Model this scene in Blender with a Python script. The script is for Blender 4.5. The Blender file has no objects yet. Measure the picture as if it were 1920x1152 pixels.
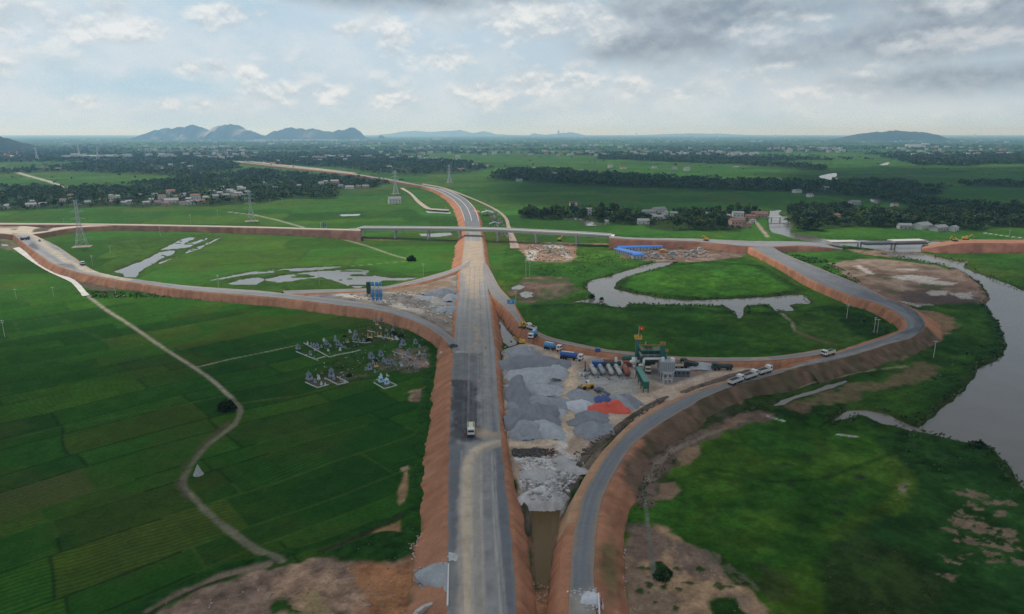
import bpy, bmesh, math, random
import numpy as np
from mathutils import Vector, Matrix
R = math.radians
sc = bpy.context.scene
COL = sc.collection

# ------------------------------------------------------------------ camera
CAM_Z, FPX, YH = 105.0, 1280.0, 250.0
PITCH = math.atan((576 - YH) / FPX)
cd = bpy.data.cameras.new("camera"); cam = bpy.data.objects.new("camera", cd); COL.objects.link(cam)
cam.location = (0, 0, CAM_Z); cam.rotation_euler = (math.pi/2 - PITCH, 0, 0)
cd.sensor_width = 36.0; cd.lens = 24.0; cd.clip_start = 1.0; cd.clip_end = 120000.0
sc.camera = cam

# ------------------------------------------------------------------ sky
SUN_EL, SUN_AZ = 52.0, -35.0         # azimuth measured from +Y towards +X
wd = bpy.data.worlds.new("World"); sc.world = wd; wd.use_nodes = True
nt = wd.node_tree; nt.nodes.clear()
def N(tree, typ, **kw):
    n = tree.nodes.new(typ)
    for k, v in kw.items(): setattr(n, k, v)
    return n
class G:
    """small expression helper over a node tree"""
    def __init__(s, tree): s.t = tree
    def link(s, a, b):
        if isinstance(a, (int, float)): b.default_value = a
        elif isinstance(a, tuple): b.default_value = a if len(a) == len(b.default_value) else (*a, 1.0)
        else: s.t.links.new(a, b)
    def m(s, op, a, b=0.0, c=None, clamp=False):
        n = N(s.t, "ShaderNodeMath", operation=op, use_clamp=clamp)
        s.link(a, n.inputs[0]); s.link(b, n.inputs[1])
        if c is not None: s.link(c, n.inputs[2])
        return n.outputs[0]
    def smooth(s, x, lo, hi):
        n = N(s.t, "ShaderNodeMapRange", interpolation_type="SMOOTHSTEP")
        s.link(x, n.inputs[0]); n.inputs[1].default_value = lo; n.inputs[2].default_value = hi
        return n.outputs[0]
    def mix(s, f, a, b, mode="MIX"):
        n = N(s.t, "ShaderNodeMix", data_type="RGBA", blend_type=mode)
        s.link(f, n.inputs[0]); s.link(a, n.inputs[6]); s.link(b, n.inputs[7]); return n.outputs[2]
    def noise(s, vec, scale, detail=5.0, rough=0.55, dist=0.0):
        n = N(s.t, "ShaderNodeTexNoise"); s.link(vec, n.inputs["Vector"])
        n.inputs["Scale"].default_value = scale; n.inputs["Detail"].default_value = detail
        n.inputs["Roughness"].default_value = rough; n.inputs["Distortion"].default_value = dist
        return n.outputs[0]
    def vec(s, x, y, z):
        n = N(s.t, "ShaderNodeCombineXYZ"); s.link(x, n.inputs[0]); s.link(y, n.inputs[1]); s.link(z, n.inputs[2]); return n.outputs[0]
g = G(nt)
tc = N(nt, "ShaderNodeTexCoord"); sep = N(nt, "ShaderNodeSeparateXYZ"); g.link(tc.outputs["Generated"], sep.inputs[0])
X, Y, Z = sep.outputs
el = g.m("MULTIPLY", g.m("ARCSINE", Z), 57.2958)
az = g.m("MULTIPLY", g.m("ARCTAN2", X, Y), 57.2958)
sky = N(nt, "ShaderNodeTexSky", sky_type="NISHITA", sun_disc=False)
sky.sun_elevation = R(SUN_EL); sky.sun_rotation = R(SUN_AZ); sky.air_density = 1.0; sky.dust_density = 3.0
S = 0.10
def cc(r, gg, b): return (r/S, gg/S, b/S, 1.0)
# cloud coordinates in sky direction, clouds wider than tall
cu = g.m("MULTIPLY", az, 0.115); cw = g.m("MULTIPLY", el, 0.175)
def cloud_noise(off, scale, detail=6, rough=.56, dist=.0, up=0.0):
    return g.noise(g.vec(g.m("ADD", cu, off), g.m("ADD", cw, off*.37+up), off*1.7), scale, detail, rough, dist)
def relief(n, off, scale, d, detail=6, rough=.56):
    """thickness now minus thickness a little higher: sunlit heads positive, feet negative"""
    return g.m("SUBTRACT", n, cloud_noise(off, scale, detail, rough, up=d))
nA = cloud_noise(2.0, 1.0); nB = cloud_noise(9.3, 1.9); nD = cloud_noise(13.7, 3.6, 5); nF = cloud_noise(17.2, 1.1, 7, .57)
rA = relief(nA, 2.0, 1.0, .12); rB = relief(nB, 9.3, 1.9, .085); rD = relief(nD, 13.7, 3.6, .05, 5); rE = relief(nF, 17.2, 1.1, .09, 7, .57); nC = nF
base = g.mix(g.smooth(el, -1.0, 9.5), cc(.57, .70, .80), cc(.50, .65, .775))
base = g.mix(0.12, base, sky.outputs[0])
# broad thin veil, then billows with lit heads and grey feet
col = g.mix(g.m("MULTIPLY", g.smooth(nC, 0.40, 0.64), 0.70), base, cc(.69, .76, .81))
shA = g.smooth(rA, -0.10, 0.11)
cA = g.mix(shA, cc(.50, .59, .66), cc(.77, .805, .82))
lowfade = g.smooth(el, 0.3, 3.2)
col = g.mix(g.m("MULTIPLY", g.m("MULTIPLY", g.smooth(nA, 0.50, 0.62), lowfade), 0.72), col, cA)
shB = g.smooth(rB, -0.09, 0.10)
cB = g.mix(shB, cc(.53, .62, .685), cc(.77, .81, .82))
col = g.mix(g.m("MULTIPLY", g.m("MULTIPLY", g.smooth(nB, 0.52, 0.64), g.smooth(el, 0.5, 1.6)), 0.55), col, cB)
def blob(a0, e0, ra, re, n, k):
    """soft ellipse in sky direction, edge broken up by noise n"""
    dx = g.m("DIVIDE", g.m("SUBTRACT", az, a0), ra*1.12); dy = g.m("DIVIDE", g.m("SUBTRACT", el, e0), re*1.2)
    d = g.m("SQRT", g.m("ADD", g.m("MULTIPLY", dx, dx), g.m("MULTIPLY", dy, dy)))
    return g.m("ADD", g.m("SUBTRACT", 1.0, d), g.m("MULTIPLY", g.m("SUBTRACT", n, 0.5), k))
def mx(*a):
    r = a[0]
    for b in a[1:]: r = g.m("MAXIMUM", r, b)
    return r
# blue opening high up left of the middle
gap = mx(blob(-23, 8.6, 7, 2.0, nB, 2.2), blob(-27, 3.4, 12, 1.5, nB, 1.8))
col = g.mix(g.m("MULTIPLY", g.smooth(gap, 0.1, 1.0), 0.55), col, cc(.37, .60, .75))
# grey broken deck that thickens to the upper right
side = g.smooth(az, -4.0, 24.0)
col = g.mix(g.m("MULTIPLY", g.m("MULTIPLY", side, g.smooth(el, 0.5, 7.0)), 0.42), col, cc(.41, .49, .56))
dark = mx(blob(17, 8.7, 16, 2.6, nF, 2.6), blob(33, 8.8, 10, 2.6, nF, 2.4), blob(27, 6.2, 13, 1.8, nF, 2.6), blob(12, 6.6, 8, 1.5, nF, 2.4), blob(-8, 10.2, 12, 1.2, nF, 2.0), blob(33, 3.6, 8, 1.1, nF, 2.0))
dk_c = g.mix(g.smooth(rE, -.09, .11), cc(.235, .295, .365), cc(.44, .51, .57))
col = g.mix(g.m("MULTIPLY", g.smooth(dark, -0.25, 0.85), 0.88), col, dk_c)
# bright billows showing through the deck and small cumulus along the horizon
nG = g.m("ADD", g.m("MULTIPLY", nB, .55), g.m("MULTIPLY", nD, .45))
cum = mx(blob(3.6, 8.1, 7.0, 1.7, nB, 2.6), blob(20.5, 7.4, 4.0, 1.1, nG, 3.0), blob(31, 8.6, 3.2, .9, nG, 3.0), blob(33, 6.1, 6, .9, nG, 3.2), blob(-35.5, 7.0, 3.4, 1.8, nG, 2.6), blob(-29.6, 7.0, 5.5, 1.3, nG, 3.0), blob(-28.6, 8.1, 1.8, 1.3, nG, 2.2), blob(-36, 4.3, 2.0, .9, nG, 2.0),
         blob(-21.8, 8.2, 3.6, 1.1, nG, 2.4), blob(-13, 7.6, 1.8, .8, nG, 2.0), blob(-24.2, 4.5, 1.6, .8, nG, 2.0), blob(-22.2, 4.6, 1.2, .8, nG, 2.0), blob(-20, 4.3, 1.6, .9, nG, 2.2), blob(-9, 7.2, 2.2, 1.8, nG, 3.0), blob(-6, 5.6, 3.0, 1.2, nG, 3.0),
         blob(-31, 2.0, 1.1, .7, nG, 2.0), blob(-26, 2.0, 1.2, .6, nG, 2.0), blob(-23.6, 1.9, .9, .6, nG, 2.0), blob(-18.4, 2.9, 2.6, 1.1, nG, 3.0), blob(-14, 3.0, 2.4, .9, nG, 3.2), blob(-9.6, 2.6, 2.6, .9, nG, 3.2), blob(-2, 3.0, 3.6, 1.1, nG, 3.0), blob(1.6, 3.9, 3.4, 1.2, nG, 2.8), blob(5.6, 4.2, 2.6, 1.3, nG, 2.8), blob(9.4, 3.5, 2.0, 1.1, nG, 2.6), blob(13.5, 3.0, 3.6, .8, nG, 3.0), blob(20, 4.2, 4.0, .8, nG, 3.2), blob(24, 2.9, 5, .7, nG, 3.2), blob(27, 4.3, 3, .8, nG, 3.0))
rB2 = g.m("ADD", rB, g.m("MULTIPLY", rD, .8)); shC = g.smooth(rB2, -0.12, 0.14)
col = g.mix(g.m("MULTIPLY", g.smooth(cum, 0.05, 0.75), g.m("SUBTRACT", 0.82, g.m("MULTIPLY", side, 0.30))), col, g.mix(shC, cc(.54, .62, .68), cc(.86, .875, .87)))
col = g.mix(g.m("SUBTRACT", 0.55, g.m("MULTIPLY", g.smooth(el, -0.5, 2.2), 0.55)), col, cc(.53, .67, .765))
# above the picture: broken cloud cover
over = g.smooth(el, 11.0, 22.0)
n4 = g.noise(g.vec(g.m("DIVIDE", X, g.m("ADD", g.m("MAXIMUM", Z, 0.0), 0.12)), g.m("DIVIDE", Y, g.m("ADD", g.m("MAXIMUM", Z, 0.0), 0.12)), 0.0), 0.7, 6, 0.55)
ovc = g.mix(g.smooth(n4, 0.38, 0.62), g.mix(0.55, cc(.5, .6, .72), sky.outputs[0]), cc(.60, .63, .66))
col = g.mix(over, col, ovc)
bg = N(nt, "ShaderNodeBackground"); g.link(col, bg.inputs[0]); bg.inputs[1].default_value = S
out = N(nt, "ShaderNodeOutputWorld"); nt.links.new(bg.outputs[0], out.inputs[0])

# ------------------------------------------------------------------ sun, exposure
ld = bpy.data.lights.new("sun", "SUN"); sun = bpy.data.objects.new("sun", ld); COL.objects.link(sun)
ld.energy = 3.0; ld.angle = R(4.0); ld.color = (1.0, 0.95, 0.87)
sdir = Vector((math.sin(R(SUN_AZ))*math.cos(R(SUN_EL)), math.cos(R(SUN_AZ))*math.cos(R(SUN_EL)), math.sin(R(SUN_EL))))
sun.rotation_euler = sdir.to_track_quat("Z", "Y").to_euler(); sun.location = (0, 0, 300)
sc.view_settings.view_transform = "Standard"; sc.view_settings.look = "None"
sc.view_settings.exposure = 0.0; sc.view_settings.gamma = 1.0; sc.view_settings.use_curve_mapping = False
try:
    cy = sc.cycles
    cy.max_bounces = 5; cy.diffuse_bounces = 3; cy.glossy_bounces = 2; cy.transparent_max_bounces = 4
    cy.volume_bounces = 1; cy.use_denoising = True; cy.denoising_prefilter = "NONE"; cy.caustics_reflective = False; cy.caustics_refractive = False
except Exception: pass

# ------------------------------------------------------------------ helpers: pixels of the survey photo to points in the place
CP, SP = math.cos(PITCH), math.sin(PITCH)
def P(px, py, z=0.0):
    a = (px - 960.0) / FPX; b = -(py - 576.0) / FPX
    dx, dy, dz = a, SP*b + CP, CP*b - SP
    t = (z - CAM_Z) / dz
    return (dx*t, dy*t, z)
def PX(pts, z=0.0):
    return np.array([P(p[0], p[1], z)[:2] for p in pts])
def hash2(ix, iy, seed):
    h = (ix.astype(np.int64)*374761393 + iy.astype(np.int64)*668265263 + seed*982451653) & 0x7fffffff
    h = ((h ^ (h >> 13)) * 1274126177) & 0x7fffffff
    h = (h ^ (h >> 16)) & 0xffffff
    return h / float(0xffffff)
def vn(x, y, scale, seed=0, octaves=4, gain=0.55):
    """fractal value noise 0..1"""
    x = np.asarray(x)/scale; y = np.asarray(y)/scale; s = 0; a = 1.0; tot = 0
    for o in range(octaves):
        ix, iy = np.floor(x), np.floor(y); fx, fy = x-ix, y-iy
        fx = fx*fx*(3-2*fx); fy = fy*fy*(3-2*fy); k = seed*17 + o
        v = (hash2(ix, iy, k)*(1-fx) + hash2(ix+1, iy, k)*fx)*(1-fy) + (hash2(ix, iy+1, k)*(1-fx) + hash2(ix+1, iy+1, k)*fx)*fy
        s = s + a*v; tot += a; a *= gain
        x, y = x*2.03 + 11.3, y*2.03 + 5.7
    return s / tot
def sstep(x, lo, hi):
    t = np.clip((x-lo)/(hi-lo), 0, 1); return t*t*(3-2*t)
def sd_poly(x, y, poly):
    """signed distance, negative inside"""
    n = len(poly); d = np.full(x.shape, 1e18); ins = np.zeros(x.shape, bool)
    for i in range(n):
        ax, ay = poly[i-1]; bx, by = poly[i]
        ex, ey = bx-ax, by-ay; L = ex*ex+ey*ey+1e-12
        t = np.clip(((x-ax)*ex+(y-ay)*ey)/L, 0, 1)
        d = np.minimum(d, (x-ax-t*ex)**2 + (y-ay-t*ey)**2)
        c = (ay > y) != (by > y)
        if ey != 0: ins ^= c & (x < ax + (y-ay)*ex/ey)
    d = np.sqrt(d); return np.where(ins, -d, d)
def sd_line(x, y, pts):
    d = np.full(x.shape, 1e18)
    for i in range(1, len(pts)):
        ax, ay = pts[i-1]; bx, by = pts[i]
        ex, ey = bx-ax, by-ay; L = ex*ex+ey*ey+1e-12
        t = np.clip(((x-ax)*ex+(y-ay)*ey)/L, 0, 1)
        d = np.minimum(d, (x-ax-t*ex)**2 + (y-ay-t*ey)**2)
    return np.sqrt(d)
def spline(pts, n=8):
    """Catmull-Rom through points (any dimension)"""
    p = np.array(pts, float); p = np.vstack([2*p[0]-p[1], p, 2*p[-1]-p[-2]]); out = []
    for i in range(1, len(p)-2):
        for k in range(n):
            t = k/n
            out.append(0.5*((2*p[i]) + (-p[i-1]+p[i+1])*t + (2*p[i-1]-5*p[i]+4*p[i+1]-p[i+2])*t*t + (-p[i-1]+3*p[i]-3*p[i+1]+p[i+2])*t**3))
    out.append(p[-2]); return np.array(out)
def near(x, y, pts, m):
    return np.where((x > pts[:, 0].min()-m) & (x < pts[:, 0].max()+m) & (y > pts[:, 1].min()-m) & (y < pts[:, 1].max()+m))[0]

class Patch:
    """a stretch of ground cover: outline or line in the place, colour, softness, ragged edge, mottling, plant height"""
    def __init__(s, pts, col, z=0.0, w=None, soft=1.0, rag=1.5, rs=6.0, a=1.0, mot=0.25, ms=3.0, h=None, smooth=False, col2=None):
        s.p = PX(pts, z)
        if smooth: s.p = spline(s.p, 6) if w is not None else spline(np.vstack([s.p, s.p[:1]]), 5)
        s.w, s.col, s.soft, s.rag, s.rs, s.a, s.mot, s.ms, s.h, s.col2 = w, np.array(col), soft, rag, rs, a, mot, ms, h, col2
    def mask(s, x, y, sp, seed):
        m = s.soft*2 + s.rag*2 + (s.w or 0) + 3
        i = near(x, y, s.p, m)
        if len(i) == 0: return i, None
        xx, yy = x[i], y[i]
        d = sd_line(xx, yy, s.p) - s.w/2 if s.w is not None else sd_poly(xx, yy, s.p)
        d = d + (vn(xx, yy, s.rs, seed, 3)-0.5)*2*s.rag
        so = np.maximum(s.soft, sp[i]*0.5)
        return i, 1 - sstep(d, -so*0.5, so*0.5)
def paint(x, y, sp, col, hgt, patches, seed0=100):
    for k, p in enumerate(patches):
        i, m = p.mask(x, y, sp, seed0+k)
        if m is None: continue
        q = m > 0.003; i, m = i[q], m[q]
        if len(i) == 0: continue
        n = vn(x[i], y[i], p.ms, seed0+k+500, 4)
        c = p.col[None, :]
        if p.col2 is not None:
            f = sstep(vn(x[i], y[i], p.ms*2.5, seed0+k+900, 4), .42, .58)[:, None]; c = c*(1-f) + np.array(p.col2)[None, :]*f
        c = c * (1 + (n-0.5)*2*p.mot*1.6)[:, None]
        mm = (m*p.a)[:, None]
        col[i] = col[i]*(1-mm) + c*mm
        if p.h is not None and hgt is not None: hgt[i] = hgt[i]*(1-m) + m*p.h*n*1.3

# ------------------------------------------------------------------ materials
def new_mat(name):
    m = bpy.data.materials.new(name); m.use_nodes = True; t = m.node_tree
    b = t.nodes["Principled BSDF"]; return m, t, b, G(t)
MATS = {}
def mat(name, color, rough=0.7, metal=0.0, var=0.18, scale=1.2, spec=0.3, bump=0.0):
    if name in MATS: return MATS[name]
    m, t, b, gg = new_mat(name)
    tcn = N(t, "ShaderNodeTexCoord"); n = gg.noise(tcn.outputs["Object"], scale, 5, 0.6); n2 = gg.noise(tcn.outputs["Object"], scale*7, 3, 0.6)
    f = gg.m("ADD", gg.m("MULTIPLY", gg.m("SUBTRACT", n, 0.5), 2.4*var), gg.m("ADD", 1.0, gg.m("MULTIPLY", gg.m("SUBTRACT", n2, 0.5), 1.2*var)))
    cn = N(t, "ShaderNodeRGB"); cn.outputs[0].default_value = (*color, 1)
    gg.link(gg.mix(1.0, cn.outputs[0], gg.vec(f, f, f), "MULTIPLY"), b.inputs["Base Color"])
    b.inputs["Roughness"].default_value = rough; b.inputs["Metallic"].default_value = metal; b.inputs["Specular IOR Level"].default_value = spec
    if bump:
        bn = N(t, "ShaderNodeBump"); bn.inputs["Strength"].default_value = bump; bn.inputs["Distance"].default_value = 0.2
        gg.link(n2, bn.inputs["Height"]); t.links.new(bn.outputs[0], b.inputs["Normal"])
    MATS[name] = m; return m
def mat_attr(name, scale=0.6, var=0.3, rough=0.9, bump=0.0, bscale=1.0, objvar=0.0, trans=0.0):
    """surface coloured by the mesh's own material-colour attribute, broken up by noise"""
    if name in MATS: return MATS[name]
    m, t, b, gg = new_mat(name)
    at = N(t, "ShaderNodeAttribute", attribute_name="Col"); geo = N(t, "ShaderNodeNewGeometry")
    n = gg.noise(geo.outputs["Position"], scale, 6, 0.65)
    f = gg.m("ADD", 1.0, gg.m("MULTIPLY", gg.m("SUBTRACT", n, 0.5), 2*var))
    if objvar:
        oi = N(t, "ShaderNodeObjectInfo"); f = gg.m("MULTIPLY", f, gg.m("ADD", 1-objvar, gg.m("MULTIPLY", oi.outputs["Random"], 2*objvar)))
    gg.link(gg.mix(1.0, at.outputs["Color"], gg.vec(f, f, f), "MULTIPLY"), b.inputs["Base Color"])
    b.inputs["Roughness"].default_value = rough; b.inputs["Specular IOR Level"].default_value = 0.03
    if bump:
        bn = N(t, "ShaderNodeBump"); bn.inputs["Strength"].default_value = 0.8; bn.inputs["Distance"].default_value = bump
        gg.link(gg.noise(geo.outputs["Position"], bscale, 5, 0.7), bn.inputs["Height"]); t.links.new(bn.outputs[0], b.inputs["Normal"])
    MATS[name] = m; return m

# ------------------------------------------------------------------ mesh makers and tagging
def link_obj(name, me, parent=None):
    o = bpy.data.objects.new(name, me); COL.objects.link(o)
    if parent is not None: o.parent = parent
    return o
def np_mesh(name, co, faces, colors=None, smooth=True):
    """fast mesh from arrays; faces (n,4) or (n,3)"""
    me = bpy.data.meshes.new(name); co = np.asarray(co, np.float32); faces = np.asarray(faces, np.int32)
    k = faces.shape[1]; nf = len(faces)
    me.vertices.add(len(co)); me.vertices.foreach_set("co", co.ravel())
    me.loops.add(nf*k); me.loops.foreach_set("vertex_index", faces.ravel())
    me.polygons.add(nf); me.polygons.foreach_set("loop_start", np.arange(nf, dtype=np.int32)*k)
    try: me.polygons.foreach_set("loop_total", np.full(nf, k, np.int32))
    except Exception: pass
    me.polygons.foreach_set("use_smooth", np.full(nf, smooth, bool))
    me.update(calc_edges=True)
    if colors is not None:
        a = me.color_attributes.new("Col", "FLOAT_COLOR", "POINT")
        a.data.foreach_set("color", np.hstack([np.clip(colors, 0.002, 0.95), np.ones((len(co), 1))]).astype(np.float32).ravel())
    return me
def grid_faces(nr, nc):
    i = np.arange(nr-1)[:, None]*nc + np.arange(nc-1)[None, :]
    return np.stack([i, i+1, i+nc+1, i+nc], -1).reshape(-1, 4)
def tag(o, label=None, cat=None, group=None, kind=None):
    if label: o["label"] = label
    if cat: o["category"] = cat
    if group: o["group"] = group
    if kind: o["kind"] = kind
    return o
def thing(name, label, cat, loc=(0, 0, 0), rz=0.0, group=None):
    o = bpy.data.objects.new(name, None); COL.objects.link(o); o.empty_display_size = 0.5
    o.location = loc; o.rotation_euler = (0, 0, rz); return tag(o, label, cat, group)
def structure(name, me, m):
    o = link_obj(name, me); me.materials.append(m); o["kind"] = "structure"; return o
def dup(root, loc, rz=0.0, label=None, group=None, scale=None):
    r = root.copy(); COL.objects.link(r); r.location = loc; r.rotation_euler = (0, 0, rz)
    if label: r["label"] = label
    if group: r["group"] = group
    if scale is not None: r.scale = scale
    for ch in list(root.children):
        c = ch.copy(); COL.objects.link(c); c.parent = r
        for h in list(ch.children):
            d = h.copy(); COL.objects.link(d); d.parent = c
    return r
class MB:
    def __init__(s): s.v, s.f = [], []
    def add(s, vs, fs):
        o = len(s.v); s.v += [tuple(v) for v in vs]; s.f += [tuple(i+o for i in f) for f in fs]; return s
    def box(s, c, d, rz=0.0, taper=1.0, tilt=0.0):
        hx, hy, hz = d[0]/2, d[1]/2, d[2]/2; M = Matrix.Rotation(rz, 3, "Z") @ Matrix.Rotation(tilt, 3, "Y"); vs = []
        for sz, k in ((-1, 1.0), (1, taper)):
            for sx, sy in ((-1, -1), (1, -1), (1, 1), (-1, 1)): vs.append(M @ Vector((sx*hx*k, sy*hy*k, sz*hz)) + Vector(c))
        return s.add(vs, [(3, 2, 1, 0), (4, 5, 6, 7), (0, 1, 5, 4), (1, 2, 6, 5), (2, 3, 7, 6), (3, 0, 4, 7)])
    def cyl(s, a, b, r0, r1=None, n=10, caps=True):
        a, b = Vector(a), Vector(b); r1 = r0 if r1 is None else r1; d = (b-a).normalized()
        u = d.orthogonal().normalized(); w = d.cross(u); vs = []
        for p, r in ((a, r0), (b, r1)):
            for i in range(n):
                t = 2*math.pi*i/n; vs.append(p + (u*math.cos(t) + w*math.sin(t))*r)
        fs = [(i, (i+1) % n, n+(i+1) % n, n+i) for i in range(n)]
        if caps: fs += [tuple(range(n-1, -1, -1)), tuple(range(n, 2*n))]
        return s.add(vs, fs)
    def capsule(s, a, b, r, n=12, dome=0.5):
        a, b = Vector(a), Vector(b); d = (b-a).normalized(); prof = [(0, .02), (dome*r*.35, .6*r), (dome*r, r)]
        u = d.orthogonal().normalized(); w = d.cross(u); L = (b-a).length; rings = prof + [(L-x, q) for x, q in reversed(prof)]; vs = []
        for x, q in rings:
            for i in range(n):
                t = 2*math.pi*i/n; vs.append(a + d*x + (u*math.cos(t) + w*math.sin(t))*q)
        fs = [(k*n+i, k*n+(i+1) % n, (k+1)*n+(i+1) % n, (k+1)*n+i) for k in range(len(rings)-1) for i in range(n)]
        fs += [tuple(range(n-1, -1, -1)), tuple(range((len(rings)-1)*n, len(rings)*n))]
        return s.add(vs, fs)
    def prism(s, prof, y0, y1):
        """profile in x,z pushed along y"""
        n = len(prof); vs = [(x, y0, z) for x, z in prof] + [(x, y1, z) for x, z in prof]
        return s.add(vs, [(i, (i+1) % n, n+(i+1) % n, n+i) for i in range(n)] + [tuple(range(n-1, -1, -1)), tuple(range(n, 2*n))])
    def beam(s, a, b, w): return s.cyl(a, b, w*.7, w*.7, 4)
    def mesh(s, name, m, smooth=False):
        me = bpy.data.meshes.new(name); me.from_pydata(s.v, [], s.f)
        bm = bmesh.new(); bm.from_mesh(me); bmesh.ops.recalc_face_normals(bm, faces=bm.faces); bm.to_mesh(me); bm.free()
        if smooth: me.polygons.foreach_set("use_smooth", np.ones(len(me.polygons), bool))
        me.materials.append(m); return me
    def build(s, name, m, parent=None, smooth=False): return link_obj(name, s.mesh(name, m, smooth), parent)

# ================================================================== THE GROUND
EMB, DIRT = (.385, .180, .105), (.20, .115, .075)
BELTS = {  # name: outline on the ground (survey pixels), share of trees, mean height
 "village": [(0,397),(60,396),(100,393),(200,389),(300,387),(400,388),(470,381),(540,374),(612,372),(638,358),(716,351),(735,345),(660,335),(590,328),(520,322),(470,320),(420,326),(350,334),(300,341),(240,347),(150,352),(60,352),(0,351)],
 "hamlet": [(0,327),(60,325),(130,322),(180,326),(250,327),(330,331),(400,324),(450,316),(440,306),(330,304),(230,304),(150,308),(60,316),(0,320)],
 "roadside": [(470,302),(520,309),(580,312),(640,315),(672,320),(700,325),(770,328),(850,327),(930,316),(890,306),(800,299),(700,297),(560,299)],
 "stream": [(926,337),(1000,342),(1100,348),(1200,352),(1320,356),(1440,360),(1560,366),(1640,373),(1755,366),(1760,352),(1700,343),(1640,340),(1560,343),(1440,340),(1330,336),(1220,331),(1100,324),(1020,317),(960,318),(926,326)],
 "strip": [(1120,298),(1250,304),(1380,309),(1480,316),(1545,321),(1545,312),(1440,304),(1300,297),(1130,292)],
 "crossing": [(970,408),(1000,411),(1056,412),(1120,418),(1200,422),(1262,431),(1375,431),(1408,424),(1412,403),(1340,400),(1200,399),(1100,397),(1010,399),(970,404)],
 "riverwood": [(1476,424),(1488,434),(1540,433),(1600,426),(1700,428),(1780,430),(1830,434),(1940,424),(1940,390),(1850,383),(1740,378),(1655,368),(1650,376),(1720,392),(1640,398),(1560,390),(1500,392),(1478,410)],
 "outer": [(1790,349),(1860,352),(1940,352),(1940,342),(1800,341)],
 "eastwood": [(1675,300),(1720,310),(1800,312),(1860,308),(1940,308),(1940,291),(1760,291),(1690,294)],
}
BELT_XY = {k: PX(v) for k, v in BELTS.items()}
WATER = {  # name: outline (pixels), z
 "river": ([(1640,476),(1690,474),(1745,480),(1800,492),(1815,490),(1806,500),(1830,512),(1880,530),(1935,553),(2100,640),(2150,1000),(1990,960),(1927,926),(1895,880),(1872,852),(1846,836),(1800,830),(1725,808),(1750,780),(1765,764),(1797,743),(1825,710),(1835,692),(1880,668),(1885,640),(1872,605),(1850,575),(1855,555),(1840,535),(1805,512),(1770,498),(1700,486)], 1),
 "creek": ([(1265,492),(1230,493),(1190,503),(1145,518),(1103,529),(1102,545),(1118,556),(1105,561),(1075,567),(1120,571),(1172,578),(1180,570),(1250,572),(1330,574),(1362,575),(1378,588),(1385,598),(1395,590),(1398,575),(1440,573),(1455,584),(1490,583),(1482,572),(1520,570),(1500,553),(1440,557),(1320,563),(1250,561),(1200,552),(1165,545),(1152,538),(1170,522),(1210,510),(1250,500)], 1),
 "inlet": ([(1555,791),(1590,770),(1625,768),(1665,777),(1700,795),(1740,812),(1720,812),(1690,806),(1655,798),(1630,784),(1610,778),(1580,788)], 0),
 "pond": ([(215,509),(225,505),(245,497),(265,490),(285,481),(300,473),(318,470),(332,470),(325,477),(305,484),(295,490),(275,502),(262,510),(255,520),(235,520),(231,515)], 0),
 "pond#a": ([(301,469),(318,460),(338,450),(355,445),(373,444),(358,451),(346,457),(362,455),(380,448),(397,443.5),(386,450),(370,457),(354,464),(330,467)], 0),
 "pond#b": ([(345,474),(360,467),(380,460),(400,450),(416,445),(405,452),(385,461),(368,470),(350,476)], 0),
 "pond#c": ([(294,494),(312,487),(333,481),(322,487),(300,496)], 0),
 "flooded_field": ([(490,525),(525,517),(555,513),(580,510),(625,507),(660,505),(692,507),(687,515),(730,521),(782,521),(757,526),(715,527),(705,537),(692,541),(665,540),(635,531),(605,520),(585,522),(555,526),(520,530)], 0),
 "flooded_field#a": ([(424,532),(450,525),(482,520),(500,524),(480,534),(450,535)], 0),
 "flooded_field#b": ([(392,526),(415,521),(437,516),(480,508),(517,505),(580,501.5),(650,499),(625,504),(575,508),(520,511),(470,515),(430,522)], 0),
 "roadside_pond": ([(930,582),(940,588),(952,603),(970,622),(985,635),(975,642),(955,650),(940,640),(934,612)], 0),
 "muddy_pond": ([(992,940),(1030,944),(1058,938),(1048,980),(1038,1030),(1030,1090),(1016,1102),(1008,1095),(1000,1040),(994,990)], 0),
 "ditch": ([(1446,762),(1462,750),(1490,740),(1530,731),(1545,722),(1585,712),(1595,716),(1560,728),(1530,737),(1495,748),(1470,760)], 0),
 "upper_river": ([(1442,396),(1466,394),(1462,402),(1485,420),(1484,436),(1520,441),(1560,449),(1700,452),(1770,455),(1750,470),(1690,474),(1600,462),(1540,456),(1500,450),(1470,442),(1445,434),(1441,418)], 1),
 "bend": ([(1531,331),(1545,327),(1570,323.5),(1572,329),(1567,333),(1582,338),(1605,341),(1585,341.5),(1556,337.5),(1538,334)], 0),
 "reach": ([(1645,309),(1660,304.5),(1674,304.5),(1668,309),(1655,311)], 0),
 "loop": ([(1629,373),(1650,374),(1655,380),(1640,382),(1629,377)], 0),
 "paddy_pool": ([(634,402),(678,401),(672,405),(640,406)], 0),
 "roadside_pool": ([(795,395),(846,397),(845,401),(800,399)], 0),
 "village_pool": ([(1055,410),(1080,408),(1125,418),(1130,424),(1098,424),(1090,415)], 0),
 "bridge_pool": ([(785,438),(845,436),(850,440),(820,445),(790,443)], 0),
 "verge_pool": ([(952,538),(972,533),(988,537),(975,543),(960,544)], 0),
 "verge_pool#a": ([(972,549),(985,545),(998,546),(1000,555),(986,560),(976,556)], 0),
 "left_pool": ([(0,453),(14,455),(16,462),(0,460)], 0),
}
GCOL = []   # (patches)
def GP(*a, **k): GCOL.append(Patch(*a, **k))
scrub, scrub2, reed = (.020, .048, .016), (.032, .066, .018), (.045, .085, .018)
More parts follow.
